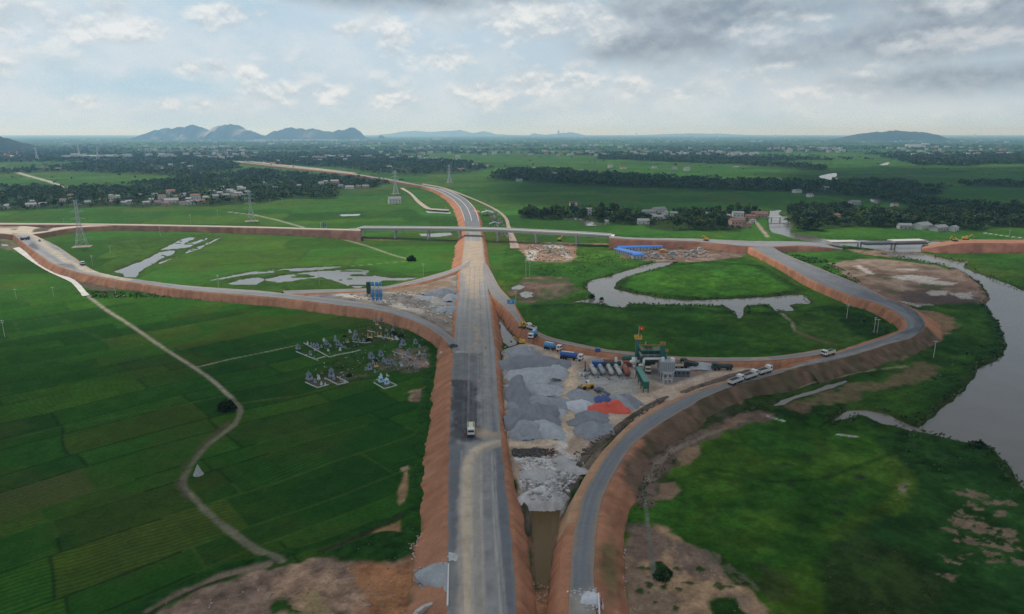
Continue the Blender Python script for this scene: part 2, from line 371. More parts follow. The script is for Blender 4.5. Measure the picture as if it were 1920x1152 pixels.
# wild green banks and marsh
GP([(948,452),(1010,470),(1090,492),(1140,480),(1180,490),(1290,490),(1370,470),(1440,500),(1560,560),(1690,640),(1560,660),(1420,668),(1180,664),(1060,640),(990,600),(940,520)], (.030,.082,.020), rag=3, soft=3, mot=.3, ms=14, col2=(.040,.092,.020), h=.4)
GP([(1160,540),(1180,515),(1260,498),(1330,492),(1420,500),(1500,545),(1440,556),(1320,562),(1200,550)], (.036,.098,.020), rag=2, soft=6, mot=.35, ms=6, h=.7)
GP([(1160,540),(1180,515),(1260,498),(1330,492),(1420,500),(1500,545),(1440,556),(1320,562),(1200,550),(1160,540)], scrub, w=7, rag=3, soft=5, mot=.4, ms=3, h=1.4)
GP([(1000,575),(1090,572),(1180,580),(1300,582),(1370,588),(1430,590),(1500,590),(1560,575)], scrub, w=8, rag=4, soft=6, mot=.4, ms=4, h=1.2)
GP([(1460,585),(1530,588),(1570,600),(1600,630),(1640,632),(1560,652),(1500,640),(1490,610)], (.055,.10,.028), rag=2, soft=5, mot=.25, ms=8)
GP([(1530,580),(1580,580),(1650,600),(1672,628),(1640,640),(1600,625),(1570,598)], scrub, rag=4, soft=4, mot=.4, ms=5, h=1.6)
GP([(1465,590),(1485,605),(1490,622)], (.22,.19,.13), w=1.6, rag=.8, soft=1)
GP([(1490,622),(1530,638),(1570,648)], DIRT, w=2.5, rag=1.6, soft=2, a=.6)
# river side right: scrub, meadow, bare clearing
GP([(1560,480),(1640,478),(1800,512),(1850,560),(1870,600),(1885,650),(1830,700),(1765,765),(1725,805),(1640,775),(1570,790),(1445,765),(1520,740),(1700,660),(1745,620),(1700,590),(1640,555)], (.026,.068,.018), rag=4, soft=4, mot=.4, ms=10, h=.9, col2=(.038,.085,.02))
GP([(1800,512),(1845,550),(1872,600),(1886,645),(1835,695),(1800,742),(1765,765)], scrub, w=9, rag=4, soft=6, mot=.45, ms=4, h=2.0)
GP([(1490,735),(1640,715),(1760,700),(1700,770),(1640,768),(1590,755),(1520,758)], (.040,.092,.022), rag=4, soft=6, mot=.3, ms=9)
GP([(1445,768),(1530,760),(1590,762),(1560,775),(1500,800),(1440,780)], scrub, rag=4, soft=4, mot=.4, ms=5, h=1.3)
GP([(1555,494),(1640,486),(1760,498),(1820,525),(1850,560),(1852,572),(1780,570),(1700,575),(1650,560),(1590,520)], (.175,.115,.085), rag=3, soft=3, mot=.35, ms=6, col2=(.22,.165,.125))
GP([(1690,545),(1740,545),(1830,560),(1840,570),(1760,572),(1695,568)], (.085,.062,.052), rag=5, rs=7, soft=2, a=.85)
for p_ in ([(1655,520),(1700,516),(1760,523),(1742,529),(1690,526)], [(1715,527),(1790,531),(1785,537),(1728,533)], [(1740,549),(1775,546),(1775,556),(1742,557)], [(1780,553),(1818,550),(1828,564),(1800,561)], [(1600,500),(1612,498),(1640,515),(1630,517)], [(1680,506),(1720,505),(1716,509)]):
    GP(p_, (.40,.37,.33), rag=3.2, rs=4, soft=1, mot=.2, a=.9)
GP([(1780,498),(1840,545),(1853,572)], (.23,.15,.105), w=5, rag=1, soft=1.5)
GP([(1690,567),(1720,575),(1745,573)], (.38,.36,.32), w=3, rag=2, soft=1)
GP([(1690,580),(1760,585),(1800,610),(1760,640),(1735,615)], (.26,.155,.09), rag=6, rs=8, soft=3, a=.8)
GP([(1740,690),(1700,715),(1600,735),(1500,765)], DIRT, w=10, rag=8, rs=7, soft=4, a=.55, mot=.4)
GP([(1380,735),(1470,722),(1560,700),(1660,675),(1720,650)], (.17,.10,.07), w=9, rag=4, soft=4, a=.85, mot=.4)
GP([(1465,735),(1530,716),(1620,697),(1700,690)], (.24,.20,.13), w=1.6, rag=1.4, soft=1, a=.8)
# right meadow
GP([(1180,900),(1250,800),(1330,770),(1420,790),(1520,800),(1600,790),(1700,820),(1850,845),(1960,950),(2050,1250),(1120,1250)], (.036,.096,.020), rag=4, soft=4, mot=.3, ms=9, col2=(.060,.112,.022), h=.25)
GP([(1560,1000),(1640,960),(1690,890),(1640,820),(1700,800),(1850,838),(1960,960),(2000,1250),(1540,1250)], (.023,.064,.022), rag=3, soft=3, mot=.4, ms=7, h=.7)
GP([(1560,1010),(1620,1000),(1760,1080),(1760,1250),(1540,1250),(1545,1080)], (.030,.048,.020), rag=4, soft=6, mot=.4, ms=5, a=.85)
GP([(1560,1000),(1680,950),(1700,900),(1665,860)], (.065,.105,.020), w=5, rag=3, soft=5, a=.75)
GP([(1590,780),(1640,800),(1700,815),(1800,832),(1850,840),(1900,900),(1960,965)], scrub, w=7, rag=3, soft=5, mot=.45, ms=3, h=1.5)
GP([(1625,775),(1650,790),(1670,802)], scrub, w=5, rag=2, soft=3, mot=.4, ms=3, h=2.2)
GP([(1640,820),(1720,810),(1840,845),(1880,890),(1760,890),(1690,870)], (.020,.052,.018), rag=4, soft=5, mot=.45, ms=4, h=1.0)
GP([(1250,905),(1340,880),(1450,905),(1540,900),(1680,850)], (.018,.05,.014), w=1.6, rag=1.0, soft=2, a=.7)
for cx, cy_, rx, ry in ((1513,857,12,6),(1472,873,10,6),(1590,925,16,6),(1575,944,13,5),(1515,940,17,4),(1570,963,10,4),(1672,870,9,3),(1610,895,12,5),(1480,912,9,3)):
    GP([(cx-rx,cy_),(cx,cy_-ry),(cx+rx,cy_),(cx,cy_+ry)], (.035,.042,.035), rag=1.6, rs=2, soft=1.5, a=.85)
for q in range(26):   # bare sandy scrapes by the river
    rnd = random.Random(400+q); cx, cy_ = rnd.uniform(1770, 1915), rnd.uniform(930, 1090); r_ = rnd.uniform(5, 22)
    GP([(cx-r_,cy_),(cx-r_*.3,cy_-r_*.38),(cx+r_,cy_-r_*.1),(cx+r_*.4,cy_+r_*.4)], (.215,.15,.10), rag=3.4, rs=2.0, soft=.8, mot=.3, a=.85)
GP([(1682,912),(1700,910),(1692,935),(1680,940)], (.22,.17,.12), rag=2.5, rs=2, soft=.8, a=.85)
for q in range(60):
    rnd = random.Random(1700+q); cx, cy_ = rnd.uniform(1230, 1640), rnd.uniform(800, 1120); r_ = rnd.uniform(8, 34)
    if cx < 1230 + (cy_-900)*.9: continue
    GP([(cx-r_,cy_),(cx-r_*.2,cy_-r_*.3),(cx+r_,cy_+r_*.05),(cx+r_*.3,cy_+r_*.32)], rnd.choice([(.022,.066,.016), (.060,.105,.020), (.020,.050,.016), (.045,.085,.020)]), rag=3.5, rs=4, soft=3, mot=.4, ms=2, a=rnd.uniform(.15, .45))
for q in range(60):
    rnd = random.Random(2700+q); cx, cy_ = rnd.uniform(1080, 1900), rnd.uniform(480, 680); r_ = rnd.uniform(8, 40)
    GP([(cx-r_,cy_),(cx-r_*.2,cy_-r_*.16),(cx+r_,cy_),(cx+r_*.3,cy_+r_*.16)], rnd.choice([(.022,.060,.016), (.060,.100,.022), (.020,.046,.016)]), rag=5, rs=7, soft=4, mot=.4, ms=4, a=rnd.uniform(.3, .65))
# spoil and scraped soil beside the lower ramp
GP([(1178,900),(1215,850),(1260,810),(1330,765),(1395,760),(1400,780),(1330,800),(1290,840),(1260,880),(1225,925),(1180,930)], (.11,.085,.06), rag=4, soft=4, mot=.45, ms=4, col2=(.05,.06,.03))
GP([(1200,850),(1290,775),(1380,745),(1440,740),(1470,760),(1400,800),(1330,800),(1270,850),(1220,900),(1170,900)], (.036,.052,.024), rag=4, soft=5, a=.7, mot=.45, ms=3, h=.9)
GP([(1205,940),(1210,900),(1240,870),(1300,825),(1370,795),(1430,780)], (.15,.105,.08), w=7, rag=3, soft=3, mot=.35)
GP([(1212,905),(1225,880),(1260,848),(1330,815),(1400,790)], (.26,.21,.16), w=1.3, rag=1, soft=1, a=.7)
GP([(1285,840),(1312,836),(1315,850),(1295,872),(1275,875),(1270,862)], (.235,.155,.095), rag=1, soft=1.5)
GP([(1240,910),(1265,905),(1275,920),(1255,938),(1230,936)], (.215,.14,.09), rag=1.5, soft=1.5)
GP([(1360,800),(1385,778),(1405,780),(1380,800),(1340,815)], (.215,.14,.09), rag=1.5, soft=1.5)
GP([(1390,760),(1370,745),(1385,735),(1400,745)], (.27,.17,.10), rag=2, soft=2)
GP([(1178,985),(1225,985),(1290,1010),(1330,1045),(1400,1110),(1425,1130),(1440,1160),(1440,1230),(1165,1230),(1170,1060)], (.34,.22,.13), rag=4, rs=6, soft=2, mot=.35, col2=(.24,.165,.115))
GP([(1180,985),(1230,990),(1260,1025),(1215,1060),(1180,1070)], (.15,.105,.085), rag=3, soft=3, mot=.4, a=.85)
for k in range(7):
    GP([(1255+k*14,1015+k*4),(1262+k*20,1045+k*5),(1275+k*24,1075+k*5)], (.14,.10,.085), w=1.5, rag=1, rs=2, soft=1, a=.65)
for q in range(34):
    rnd = random.Random(70+q); cx, cy_ = rnd.uniform(1185, 1400), rnd.uniform(1050, 1150); r_ = rnd.uniform(3, 10)
    GP([(cx-r_,cy_),(cx,cy_-r_*.5),(cx+r_,cy_),(cx,cy_+r_*.5)], (.03,.06,.02), rag=1.2, rs=1.5, soft=.8, a=.9, h=.5)
GP([(1222,1062),(1240,1055),(1260,1075),(1245,1092),(1225,1085)], scrub, rag=1.5, soft=1, h=1.2, ms=1.5)
GP([(1330,1130),(1380,1120),(1410,1160),(1330,1180)], (.026,.07,.02), rag=2, soft=1.5, h=.4)
GP([(1420,1060),(1470,1075),(1480,1110),(1440,1130)], (.06,.06,.045), rag=4, rs=3, soft=2, a=.5)
GP([(1195,870),(1207,920),(1215,985),(1222,1040),(1227,1086)], (.16,.17,.14), w=.8, rag=.2, soft=.4, a=.8)
# bottom left: scraped red-brown ground, ditch, weeds
GP([(265,1160),(375,1101),(480,1068),(540,1058),(600,1050),(660,1054),(720,1050),(765,1048),(775,1030),(800,990),(850,985),(850,1260),(200,1260)], (.32,.205,.135), rag=3, soft=2, mot=.5, ms=3, col2=(.22,.15,.11))
GP([(660,1062),(760,1050),(790,1020),(850,1010),(850,1260),(640,1260),(690,1120)], (.38,.175,.085), rag=4, soft=4, mot=.35, ms=3, col2=(.28,.13,.07))
for k in range(9):
    GP([(655+k*6,1068+k*9),(700+k*8,1085+k*8),(760+k*5,1072+k*10),(820,1050+k*11)], (.38,.19,.085), w=.9, rag=1.0, rs=2.5, soft=.8, a=.6)
GP([(555,1120),(600,1108),(612,1152),(570,1180)], (.30,.225,.11), rag=3, rs=4, soft=2, a=.85)
GP([(510,1125),(545,1120),(555,1150),(515,1150)], (.03,.075,.022), rag=2, rs=2, soft=1.5, h=.7)
GP([(595,1040),(680,1012),(740,998),(772,1005),(778,1040),(740,1058),(690,1052),(640,1052)], (.022,.062,.02), rag=2, soft=2, mot=.4, ms=2.5, h=.9)
GP([(690,1000),(752,975),(760,1002),(730,998)], (.30,.18,.085), rag=1, soft=1, mot=.25)
GP([(750,905),(762,885),(765,900),(757,940),(748,948)], (.28,.18,.10), rag=1, soft=1)
GP([(752,878),(765,874),(768,880),(755,884)], (.34,.25,.16), rag=.8, soft=.8)
GP([(765,735),(800,725),(812,745),(800,760),(770,750)], (.20,.12,.085), rag=3, rs=3, soft=2, a=.9, col2=(.36,.26,.18))
GP([(250,1170),(300,1132),(375,1098),(450,1068),(530,1048)], (.028,.045,.02), w=3.0, rag=.8, soft=1.5)
GP([(275,1145),(340,1108),(410,1080),(500,1058)], (.20,.15,.11), w=2.2, rag=.8, soft=1)
GP([(240,1155),(320,1110),(420,1066),(520,1044),(600,1022),(690,992),(770,960)], (.020,.062,.018), w=3.4, rag=1.2, soft=1.5, h=.7, ms=2)
GP([(600,1035),(690,1000),(755,968)], (.035,.035,.022), w=1.4, rag=.5, soft=1)
# weeds along the toe of the main embankment
GP([(775,1010),(790,900),(797,800),(808,700),(800,650),(760,605)], (.024,.07,.02), w=6, rag=2.4, rs=3, soft=2, mot=.4, ms=2, h=.6)
# graveyard ground
for p_, c_ in (([(556,650),(610,636),(680,640),(672,655),(640,660),(565,668)], (.035,.075,.025)), ([(640,630),(720,600),(760,610),(770,640),(700,645)], (.06,.075,.035)), ([(690,690),(740,660),(800,650),(808,690),(770,700)], (.12,.11,.07)), ([(572,715),(640,697),(690,705),(600,725)], (.09,.085,.05)), ([(745,655),(800,672),(806,690),(750,688)], (.28,.19,.15)), ([(702,712),(720,709),(742,720),(724,727)], (.10,.12,.08))):
    GP(p_, c_, rag=3, rs=4, soft=2, mot=.4, ms=3, a=.85)
# silo yard, camps, dry soils
GP([(965,455),(1080,458),(1080,480),(1070,492),(1000,492),(975,470)], (.26,.16,.11), rag=3, soft=2, mot=.35, ms=5)
GP([(985,470),(1010,470),(1000,490),(990,490)], (.46,.42,.36), rag=3, rs=4, soft=1, a=.8)
GP([(1015,455),(1055,456),(1060,466),(1025,466)], (.48,.44,.38), rag=3, rs=4, soft=1, a=.7)
GP([(1050,472),(1062,470),(1074,490),(1064,490)], (.46,.40,.34), rag=3, rs=4, soft=1, a=.7)
GP([(1150,455),(1240,462),(1340,462),(1400,470),(1390,482),(1320,492),(1240,492),(1170,484)], (.15,.10,.08), rag=4, soft=3, mot=.45, ms=4, col2=(.22,.16,.12))
GP([(985,520),(1060,520),(1090,545),(1040,565),(970,570),(950,545)], (.15,.095,.075), rag=5, soft=4, mot=.4, ms=5, col2=(.07,.08,.04))
GP([(1560,452),(1760,470),(1840,462),(1930,460),(1930,448),(1700,452)], (.16,.10,.07), rag=3, soft=3, a=.7)
GP([(1560,462),(1620,470),(1700,470),(1760,480),(1640,482)], (.20,.13,.09), rag=3, soft=2, mot=.4)
GP([(200,445),(330,440),(430,440),(400,460),(300,490),(250,525),(180,515),(225,490)], (.045,.085,.025), rag=5, soft=5, mot=.35, ms=6, a=.8)
GP([(380,535),(480,510),(560,500),(680,498),(780,520),(690,545),(560,545)], (.035,.075,.022), rag=4, soft=4, mot=.4, ms=4, a=.85)
GP([(128,510),(170,515),(225,545),(200,552),(150,535)], (.10,.07,.055), rag=4, soft=3, mot=.4, a=.85)
GP([(160,548),(300,548),(420,560)], (.03,.06,.022), w=8, rag=4, soft=4, mot=.4, h=.8)
GP([(0,445),(30,455),(45,475),(20,470),(0,466)], (.17,.14,.09), rag=3, soft=3, a=.7)
# field paths and bunds
trk = (.30,.265,.20)
GP([(166,556),(200,582),(240,607),(310,655),(365,690),(400,715),(425,738),(436,748)], trk, w=1.9, rag=.35, soft=.6, smooth=True)
GP([(436,748),(450,768),(440,795),(395,830),(362,868),(343,905),(360,930),(400,970),(440,1002),(480,1030),(530,1052)], (.155,.145,.095), w=2.2, rag=.5, soft=1.2, smooth=True)
GP([(430,790),(380,835),(350,870),(335,905),(350,940)], (.10,.075,.05), w=2.4, rag=1.5, rs=3, soft=2, a=.5)
GP([(365,690),(430,674),(500,660),(560,647)], (.20,.22,.13), w=1.5, rag=.3, soft=.9)
GP([(0,828),(120,800),(240,778),(330,762),(420,742)], (.06,.10,.04), w=1.2, rag=.5, soft=1)
GP([(455,756),(560,742),(640,722),(700,712)], (.06,.095,.035), w=1.6, rag=.6, soft=1)
GP([(640,448),(690,462),(735,478),(775,489)], (.30,.30,.20), w=2.2, rag=.4, soft=.8)
GP([(775,489),(720,494),(660,499)], (.18,.19,.10), w=1.5, rag=.4, soft=.8)
GP([(430,398),(480,404),(520,413),(570,427)], (.36,.34,.27), w=3, rag=.3, soft=1)
GP([(640,447),(760,450),(860,450),(960,456),(1100,457),(1150,458)], (.23,.135,.095), w=7, rag=4, rs=8, soft=2, a=.9, mot=.4)
GP([(33,324),(60,332),(90,340),(125,352)], (.62,.58,.48), w=5, rag=.5, soft=1.5)
GP([(0,610),(200,640)], (.02,.05,.015), w=1, rag=.4, soft=.8, a=.6)
GP([(30,555),(90,585),(160,622),(230,652),(300,690)], (.05,.085,.04), w=2, rag=1, soft=2, a=.5)
GP([(480,940),(560,905),(640,880),(770,865)], (.022,.06,.016), w=1.6, rag=.5, soft=1.2, a=.8)
GP([(600,1020),(560,960),(480,905),(400,860),(350,880)], (.03,.075,.02), w=1.6, rag=.6, soft=1.5, a=.6)
GP([(1405,405),(1420,420),(1440,445)], (.30,.24,.18), w=4, rag=.8, soft=1.5)
GP([(1845,437),(1880,442),(1930,448)], (.42,.38,.30), w=3, rag=.5, soft=1.2)
for p_ in ([(1590,776),(1600,773)], [(1440,782),(1470,790)], [(1570,816),(1605,820)], [(205,557),(222,556)], [(228,555),(236,553)], [(340,460),(360,459)]):
    GP(p_, (.42,.42,.38), w=1.0, rag=.7, rs=1.5, soft=.6)
for p_ in ([(0,308),(60,304),(180,300),(260,292)], [(230,294),(330,294),(420,300)], [(1120,262),(1300,262)], [(1440,358),(1560,372),(1600,380)]):
    GP(p_, (.10,.16,.06), w=14, rag=6, soft=10, a=.5)
GP([(0,292),(20,284),(45,284),(50,292),(20,296)], (.52,.30,.18), rag=6, soft=6, a=.9)
GP([(440,303),(470,303),(520,309),(600,318),(660,325)], (.50,.44,.34), w=26, rag=4, soft=6, a=.9)
GP([(325,292),(400,297),(440,302)], (.52,.45,.36), w=12, rag=8, soft=5, a=.8)
GP([(120,296),(210,294)], (.5,.46,.40), w=10, rag=14, rs=20, soft=5, a=.7)

GP([(972,925),(1068,925),(1050,1000),(1042,1110),(1062,1160),(980,1160),(1000,1100),(985,1000)], (.33,.19,.12), rag=2, soft=2, mot=.35, ms=3)
GP([(985,1110),(1050,1105),(1060,1160),(980,1160)], (.33,.17,.09), rag=2, soft=2, mot=.35, ms=3)
YARD = PX([(946,655),(985,641),(1040,658),(1130,670),(1200,678),(1330,684),(1420,690),(1365,708),(1290,737),(1200,777),(1140,820),(1098,880),(1075,905),(1058,938),(1000,945),(972,905),(955,830),(947,750)], 3.5)
SILOYARD = PX([(545,557),(640,547),(720,545),(800,532),(862,512),(858,600),(850,636),(820,610),(770,586),(700,570),(620,560)], 4.7)
YCOL = []
def YP(z, *a, **k): YCOL.append(Patch(*a, z=z, **k))
z = 3.5
YP(z, [(946,650),(985,641),(1040,655),(1130,668),(1200,676),(1330,682),(1430,688),(1365,712),(1290,742),(1200,780),(1140,825),(1098,885),(1075,912),(1058,945),(990,948),(965,905),(946,830),(940,750)], (.40,.30,.225), rag=1.5, soft=1.5, mot=.3, ms=6, col2=(.50,.40,.31))
YP(z, [(945,655),(1000,650),(1050,690),(1060,760),(1040,830),(960,832)], (.29,.29,.295), rag=3, soft=3, mot=.25, ms=4)
YP(z, [(1090,690),(1185,690),(1195,735),(1130,740),(1085,715)], (.36,.345,.325), rag=2, soft=3, mot=.25)
YP(z, [(1120,722),(1195,712),(1200,738),(1140,742)], (.38,.35,.31), rag=1, soft=2, mot=.2, a=.8)
YP(z, [(1210,690),(1330,688),(1340,706),(1250,722),(1215,712)], (.25,.22,.20), rag=2, soft=3, mot=.3)
YP(z, [(1030,660),(1065,690),(1072,720),(1060,760),(1066,800),(1055,820),(1000,834),(950,832)], (.58,.44,.31), w=4.6, rag=1, soft=2.0, mot=.25, smooth=True)
YP(z, [(1060,790),(1100,790),(1160,770),(1240,735),(1330,704),(1420,690)], (.50,.385,.29), w=4.2, rag=1, soft=2.5, mot=.25, smooth=True)
YP(z, [(1060,770),(1085,740),(1110,730)], (.37,.29,.21), w=3, rag=1, soft=2)
YP(z, [(1062,815),(1048,850),(1030,890),(1018,925)], (.58,.52,.46), w=3, rag=.8, soft=2)
YP(z, [(972,860),(1050,845),(1092,862),(1095,885),(1070,910),(1055,940),(1000,942),(978,915)], (.52,.475,.44), rag=2.5, rs=3, soft=1.5, mot=.4, ms=2.5, col2=(.62,.59,.57))
for q in range(14):
    rnd = random.Random(900+q); cx, cy_ = rnd.uniform(985, 1080), rnd.uniform(862, 930); r_ = rnd.uniform(4, 11)
    YP(z, [(cx-r_,cy_),(cx,cy_-r_*.5),(cx+r_,cy_),(cx,cy_+r_*.5)], (.17,.165,.165), rag=1, rs=1.4, soft=.6, a=.8)
YP(z, [(962,845),(1010,840),(1040,848),(1000,856),(968,856)], (.075,.07,.065), rag=1.5, rs=2, soft=1, mot=.5)
YP(z, [(1012,846),(1045,846),(1040,858),(1015,858)], (.24,.12,.07), rag=1, soft=1)
YP(z, [(1090,690),(1180,672),(1060,660)], (.30,.15,.09), w=3, rag=1.5, soft=2, a=.6)
YP(z, [(1290,700),(1330,690),(1400,688)], (.29,.165,.10), w=4, rag=1.5, soft=2, a=.7)
YP(z, [(1120,835),(1085,880),(1066,905)], (.09,.075,.06), w=5, rag=1.5, soft=2, a=.7)
z = 4.7
YP(z, [(545,560),(560,552),(640,545),(720,543),(800,530),(866,508),(862,600),(850,640),(815,610),(770,588),(700,572),(620,562)], (.27,.225,.18), rag=1, soft=1.5, mot=.35, ms=5, col2=(.21,.19,.17))
YP(z, [(530,552),(600,547),(640,552),(620,560),(540,560)], (.20,.20,.205), rag=1, soft=2, mot=.3)
YP(z, [(640,553),(690,560),(740,572),(790,585)], (.52,.47,.41), w=6, rag=4, rs=5, soft=2, a=.8)
YP(z, [(790,548),(855,545),(850,590),(820,590),(800,570)], (.23,.235,.24), rag=2, soft=2, mot=.3)
YP(z, [(720,545),(800,536),(840,525),(850,535),(780,545)], (.24,.15,.08), rag=2, soft=2, a=.7)
YP(z, [(718,548),(770,552),(810,560)], (.40,.35,.30), w=2.5, rag=.8, soft=1.5)
YP(z, [(820,595),(845,600),(850,610)], (.33,.24,.17), w=3, rag=1, soft=1.5)

def jitter_cells(t, seed):
    i = np.floor(t); z0 = np.zeros_like(i)
    c0 = i + .6*(hash2(i, z0, seed)-.5); c1 = i + 1 + .6*(hash2(i+1, z0, seed)-.5)
    lo = t < c0; hi = t >= c1
    k = np.where(lo, i-1, np.where(hi, i+1, i))
    a = k + .6*(hash2(k, z0, seed)-.5); b = k + 1 + .6*(hash2(k+1, z0, seed)-.5)
    return k, np.minimum(t-a, b-t)
def fields(x, y, ang, rs, cs, seed, warp=5.0):
    c, s = math.cos(ang), math.sin(ang)
    x = x + (vn(x, y, 60, seed+1, 2)-.5)*2*warp; y = y + (vn(x, y, 60, seed+2, 2)-.5)*2*warp
    u, v = x*c+y*s, -x*s+y*c
    k, d1 = jitter_cells(v/rs, seed)
    t = u/cs + hash2(k, k*0+7, seed+3)*5
    j, d2 = jitter_cells(t, seed+9)
    return hash2(k, j+k*31, seed+4), hash2(k, j+k*31, seed+5), d1*rs, d2*cs, u, v

def pix_rows():
    ys = list(np.arange(2600, 1500, -30.0)) + list(np.arange(1500, 1152, -6.0)) + list(np.arange(1152, 520, -2.0)) + list(np.arange(520, 300, -1.4)) + list(np.arange(300, 262, -1.0)) + list(np.arange(262, 253.2, -0.5))
    return np.array(ys)
WETF = {}
def make_ground():
    py = pix_rows(); b = -(py-576)/FPX
    d = (SP*b + CP) * (-CAM_Z/(CP*b - SP))
    # rows sit where the survey rows meet the plain; columns fan out so that the mesh is finer close by
    nc = 1040; u = np.linspace(-1, 1, nc)
    x = u[None, :] * (0.96*d + 130)[:, None]; y = np.repeat(d[:, None], nc, 1)
    sp = np.repeat(np.gradient(d)[:, None], nc, 1)
    shape = x.shape; x, y, sp = x.ravel(), y.ravel(), np.abs(sp.ravel())
    n = len(x); col = np.zeros((n, 3)); hgt = np.zeros(n)
    # paddies -------------------------------------------------------
    p0, p1 = P(0, 842), P(430, 737); angL = math.atan2(p1[1]-p0[1], p1[0]-p0[0])
    h1, h2, e1, e2, uu, vv = fields(x, y, angL, 16, 46, 5)
    pal = np.array([(.020,.068,.017), (.026,.084,.018), (.032,.096,.019), (.042,.106,.020), (.052,.088,.022), (.064,.084,.026)])
    idx = np.searchsorted(np.array([.30, .58, .82, .95, .985]), h1)
    c = pal[idx] * (0.93 + .14*h2)[:, None]
    n1 = vn(x, y, 30, 3, 5); n2 = vn(x, y, 5, 4, 4)
    c *= (0.88 + .24*n1)[:, None] * (0.90 + .20*n2)[:, None]
    brown = sstep(vn(x, y, 38, 8, 4), .58, .74)[:, None]*.4
    c = c*(1-brown) + np.array((.068, .078, .026))*brown
    rows = 1 + (.06 + .16*(h2 > .6))*np.sin((vv + .4*uu*(h1-.5))*2*math.pi/1.7 + 14*vn(x, y, 22, 9, 3)) * (1-sstep(sp, .7, 1.6)); c *= rows[:, None]
    wl = 0.5 + 0.25*sp
    ln = (1 - sstep(np.minimum(e1, e2), wl*.3, wl))*.8*np.clip(1.6/(0.7+sp), 0, 1)
    c = c*(1-ln[:, None]) + np.where((hash2(np.floor(uu/40), np.floor(vv/40), 3) > .5)[:, None], np.array((.060, .100, .030)), np.array((.014, .034, .012)))*ln[:, None]
    col[:] = c
    # mid and far plain --------------------------------------------
    h1, h2, e1, e2, uu, vv = fields(x, y, .25, 60, 170, 21, 14)
    far = np.array((.035, .092, .023))[None]*(0.74 + .55*h1)[:, None]
    yb = sstep(h2, .62, .80)[:, None]*.55; far = far*(1-yb) + np.array((.072, .118, .028))*yb
    far *= (0.80 + .4*vn(x, y, 130, 6, 5))[:, None]*(.86 + .28*vn(x, y, 18, 12, 4))[:, None]
    br = sstep(vn(x, y, 90, 14, 4), .56, .72)[:, None]*.5; far = far*(1-br) + np.array((.075, .085, .03))*br
    lf = (1 - sstep(np.minimum(e1, e2), 1, 3))*.4; far = far*(1-lf[:, None]) + np.array((.03, .06, .02))*lf[:, None]
    t = sstep(y + (vn(x, y, 80, 15, 3)-.5)*120, 400, 470)[:, None]
    col[:] = col*(1-t) + far*t
    # woodland on the plain
    wood = sstep(vn(x/1.9, y, 420, 31, 5) + .13*sstep(y, 2600, 8000), .51, .58) * sstep(y, 2300, 2900)
    wc = np.array((.022, .044, .022))[None]*(.7 + .6*vn(x, y, 60, 33, 4))[:, None]
    col[:] = col*(1-wood[:, None]*.93) + wc*wood[:, None]*.93
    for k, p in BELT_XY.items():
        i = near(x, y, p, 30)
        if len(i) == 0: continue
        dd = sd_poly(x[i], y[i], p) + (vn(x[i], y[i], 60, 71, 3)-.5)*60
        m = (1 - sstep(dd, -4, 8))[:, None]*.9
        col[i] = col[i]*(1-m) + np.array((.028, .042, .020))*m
    paint(x, y, sp, col, hgt, GCOL)
    # raised working yards
    for poly, zz in ((YARD, 3.5), (SILOYARD, 4.7)):
        i = near(x, y, poly, 12); dd = sd_poly(x[i], y[i], poly)
        hgt[i] = np.maximum(hgt[i], zz*(1 - sstep(dd, -1.0, 6.0)) + (dd < 0)*(vn(x[i], y[i], 5, 77, 4)-.5)*.35)
    paint(x, y, sp, col, None, YCOL, 1500)
    # under the roads the ground stays low
    for o in ROAD_XY:
        i = near(x, y, o, 2); dd = sd_poly(x[i], y[i], o)
        hgt[i] = np.where(dd < 1.0, np.minimum(hgt[i], 3.2), hgt[i])
    # water beds
    for k, (poly, sm) in WATER.items():
        w = PX(poly, -0.5)
        if sm: w = spline(np.vstack([w, w[:1]]), 4)[:-1]
        so = max(1.5, 0); i = near(x, y, w, 25)
        if len(i) == 0: continue
        rag = np.minimum(2.4, .6 + sp[i]*.5)
        dd = sd_poly(x[i], y[i], w) + (vn(x[i], y[i], 7, 61, 4)-.5)*2*rag
        hh = np.clip(dd/np.maximum(1.6, .45*sp[i]), -1.6, 3.0)*1.0 - 0.45
        if k.split("#")[0] in ("flooded_field", "pond"):   # weeds standing in shallow water
            tt = vn(x[i]*.45, y[i]*1.3, 9, 62, 3); hh = np.where(dd < -1.5, np.maximum(hh, -1.2 + 1.35*sstep(tt, .63, .70)), hh)
        hgt[i] = np.minimum(hgt[i], np.where(hh > 2.4, 9, hh))
        wet = np.zeros(n, bool); wet[i] = dd < 3 + 1.5*sp[i]; WETF[k] = wet
        bank = (1 - sstep(np.abs(dd-.8), .5, 2.5))[:, None]*.5
        col[i] = col[i]*(1-bank) + np.array((.055, .050, .03))*bank
    veg = sstep(col[:, 1]/(col[:, 0]+1e-6), 1.05, 1.5)[:, None]   # plants vary at every size
    wild = np.where((x > -8) & (y < 720), .75, .35)
    vv_ = (1 + wild*(vn(x, y, 26, 91, 5)-.5)*.7)*(1 + wild*(sstep(vn(x, y, 2.4, 92, 4), .28, .72)-.5)*.5)*(1 + wild*(sstep(vn(x, y, 8, 95, 4), .30, .70)-.5)*.4); col *= 1 - veg + veg*vv_[:, None]
    yl = sstep(vn(x, y, 44, 93, 4), .52, .70)[:, None]*veg*.22; col *= 1 + yl*np.array([.7, .22, -.15])
    col *= 1 + veg*np.array([-.10, .02, -.45]); nearf = (1-sstep(y, 380, 520))[:, None]; col *= 1 - .10*veg*nearf  # plants close to the camera coloured darker, deepening the cloud shade there
    co = np.stack([x, y, hgt], 1); F = grid_faces(*shape)
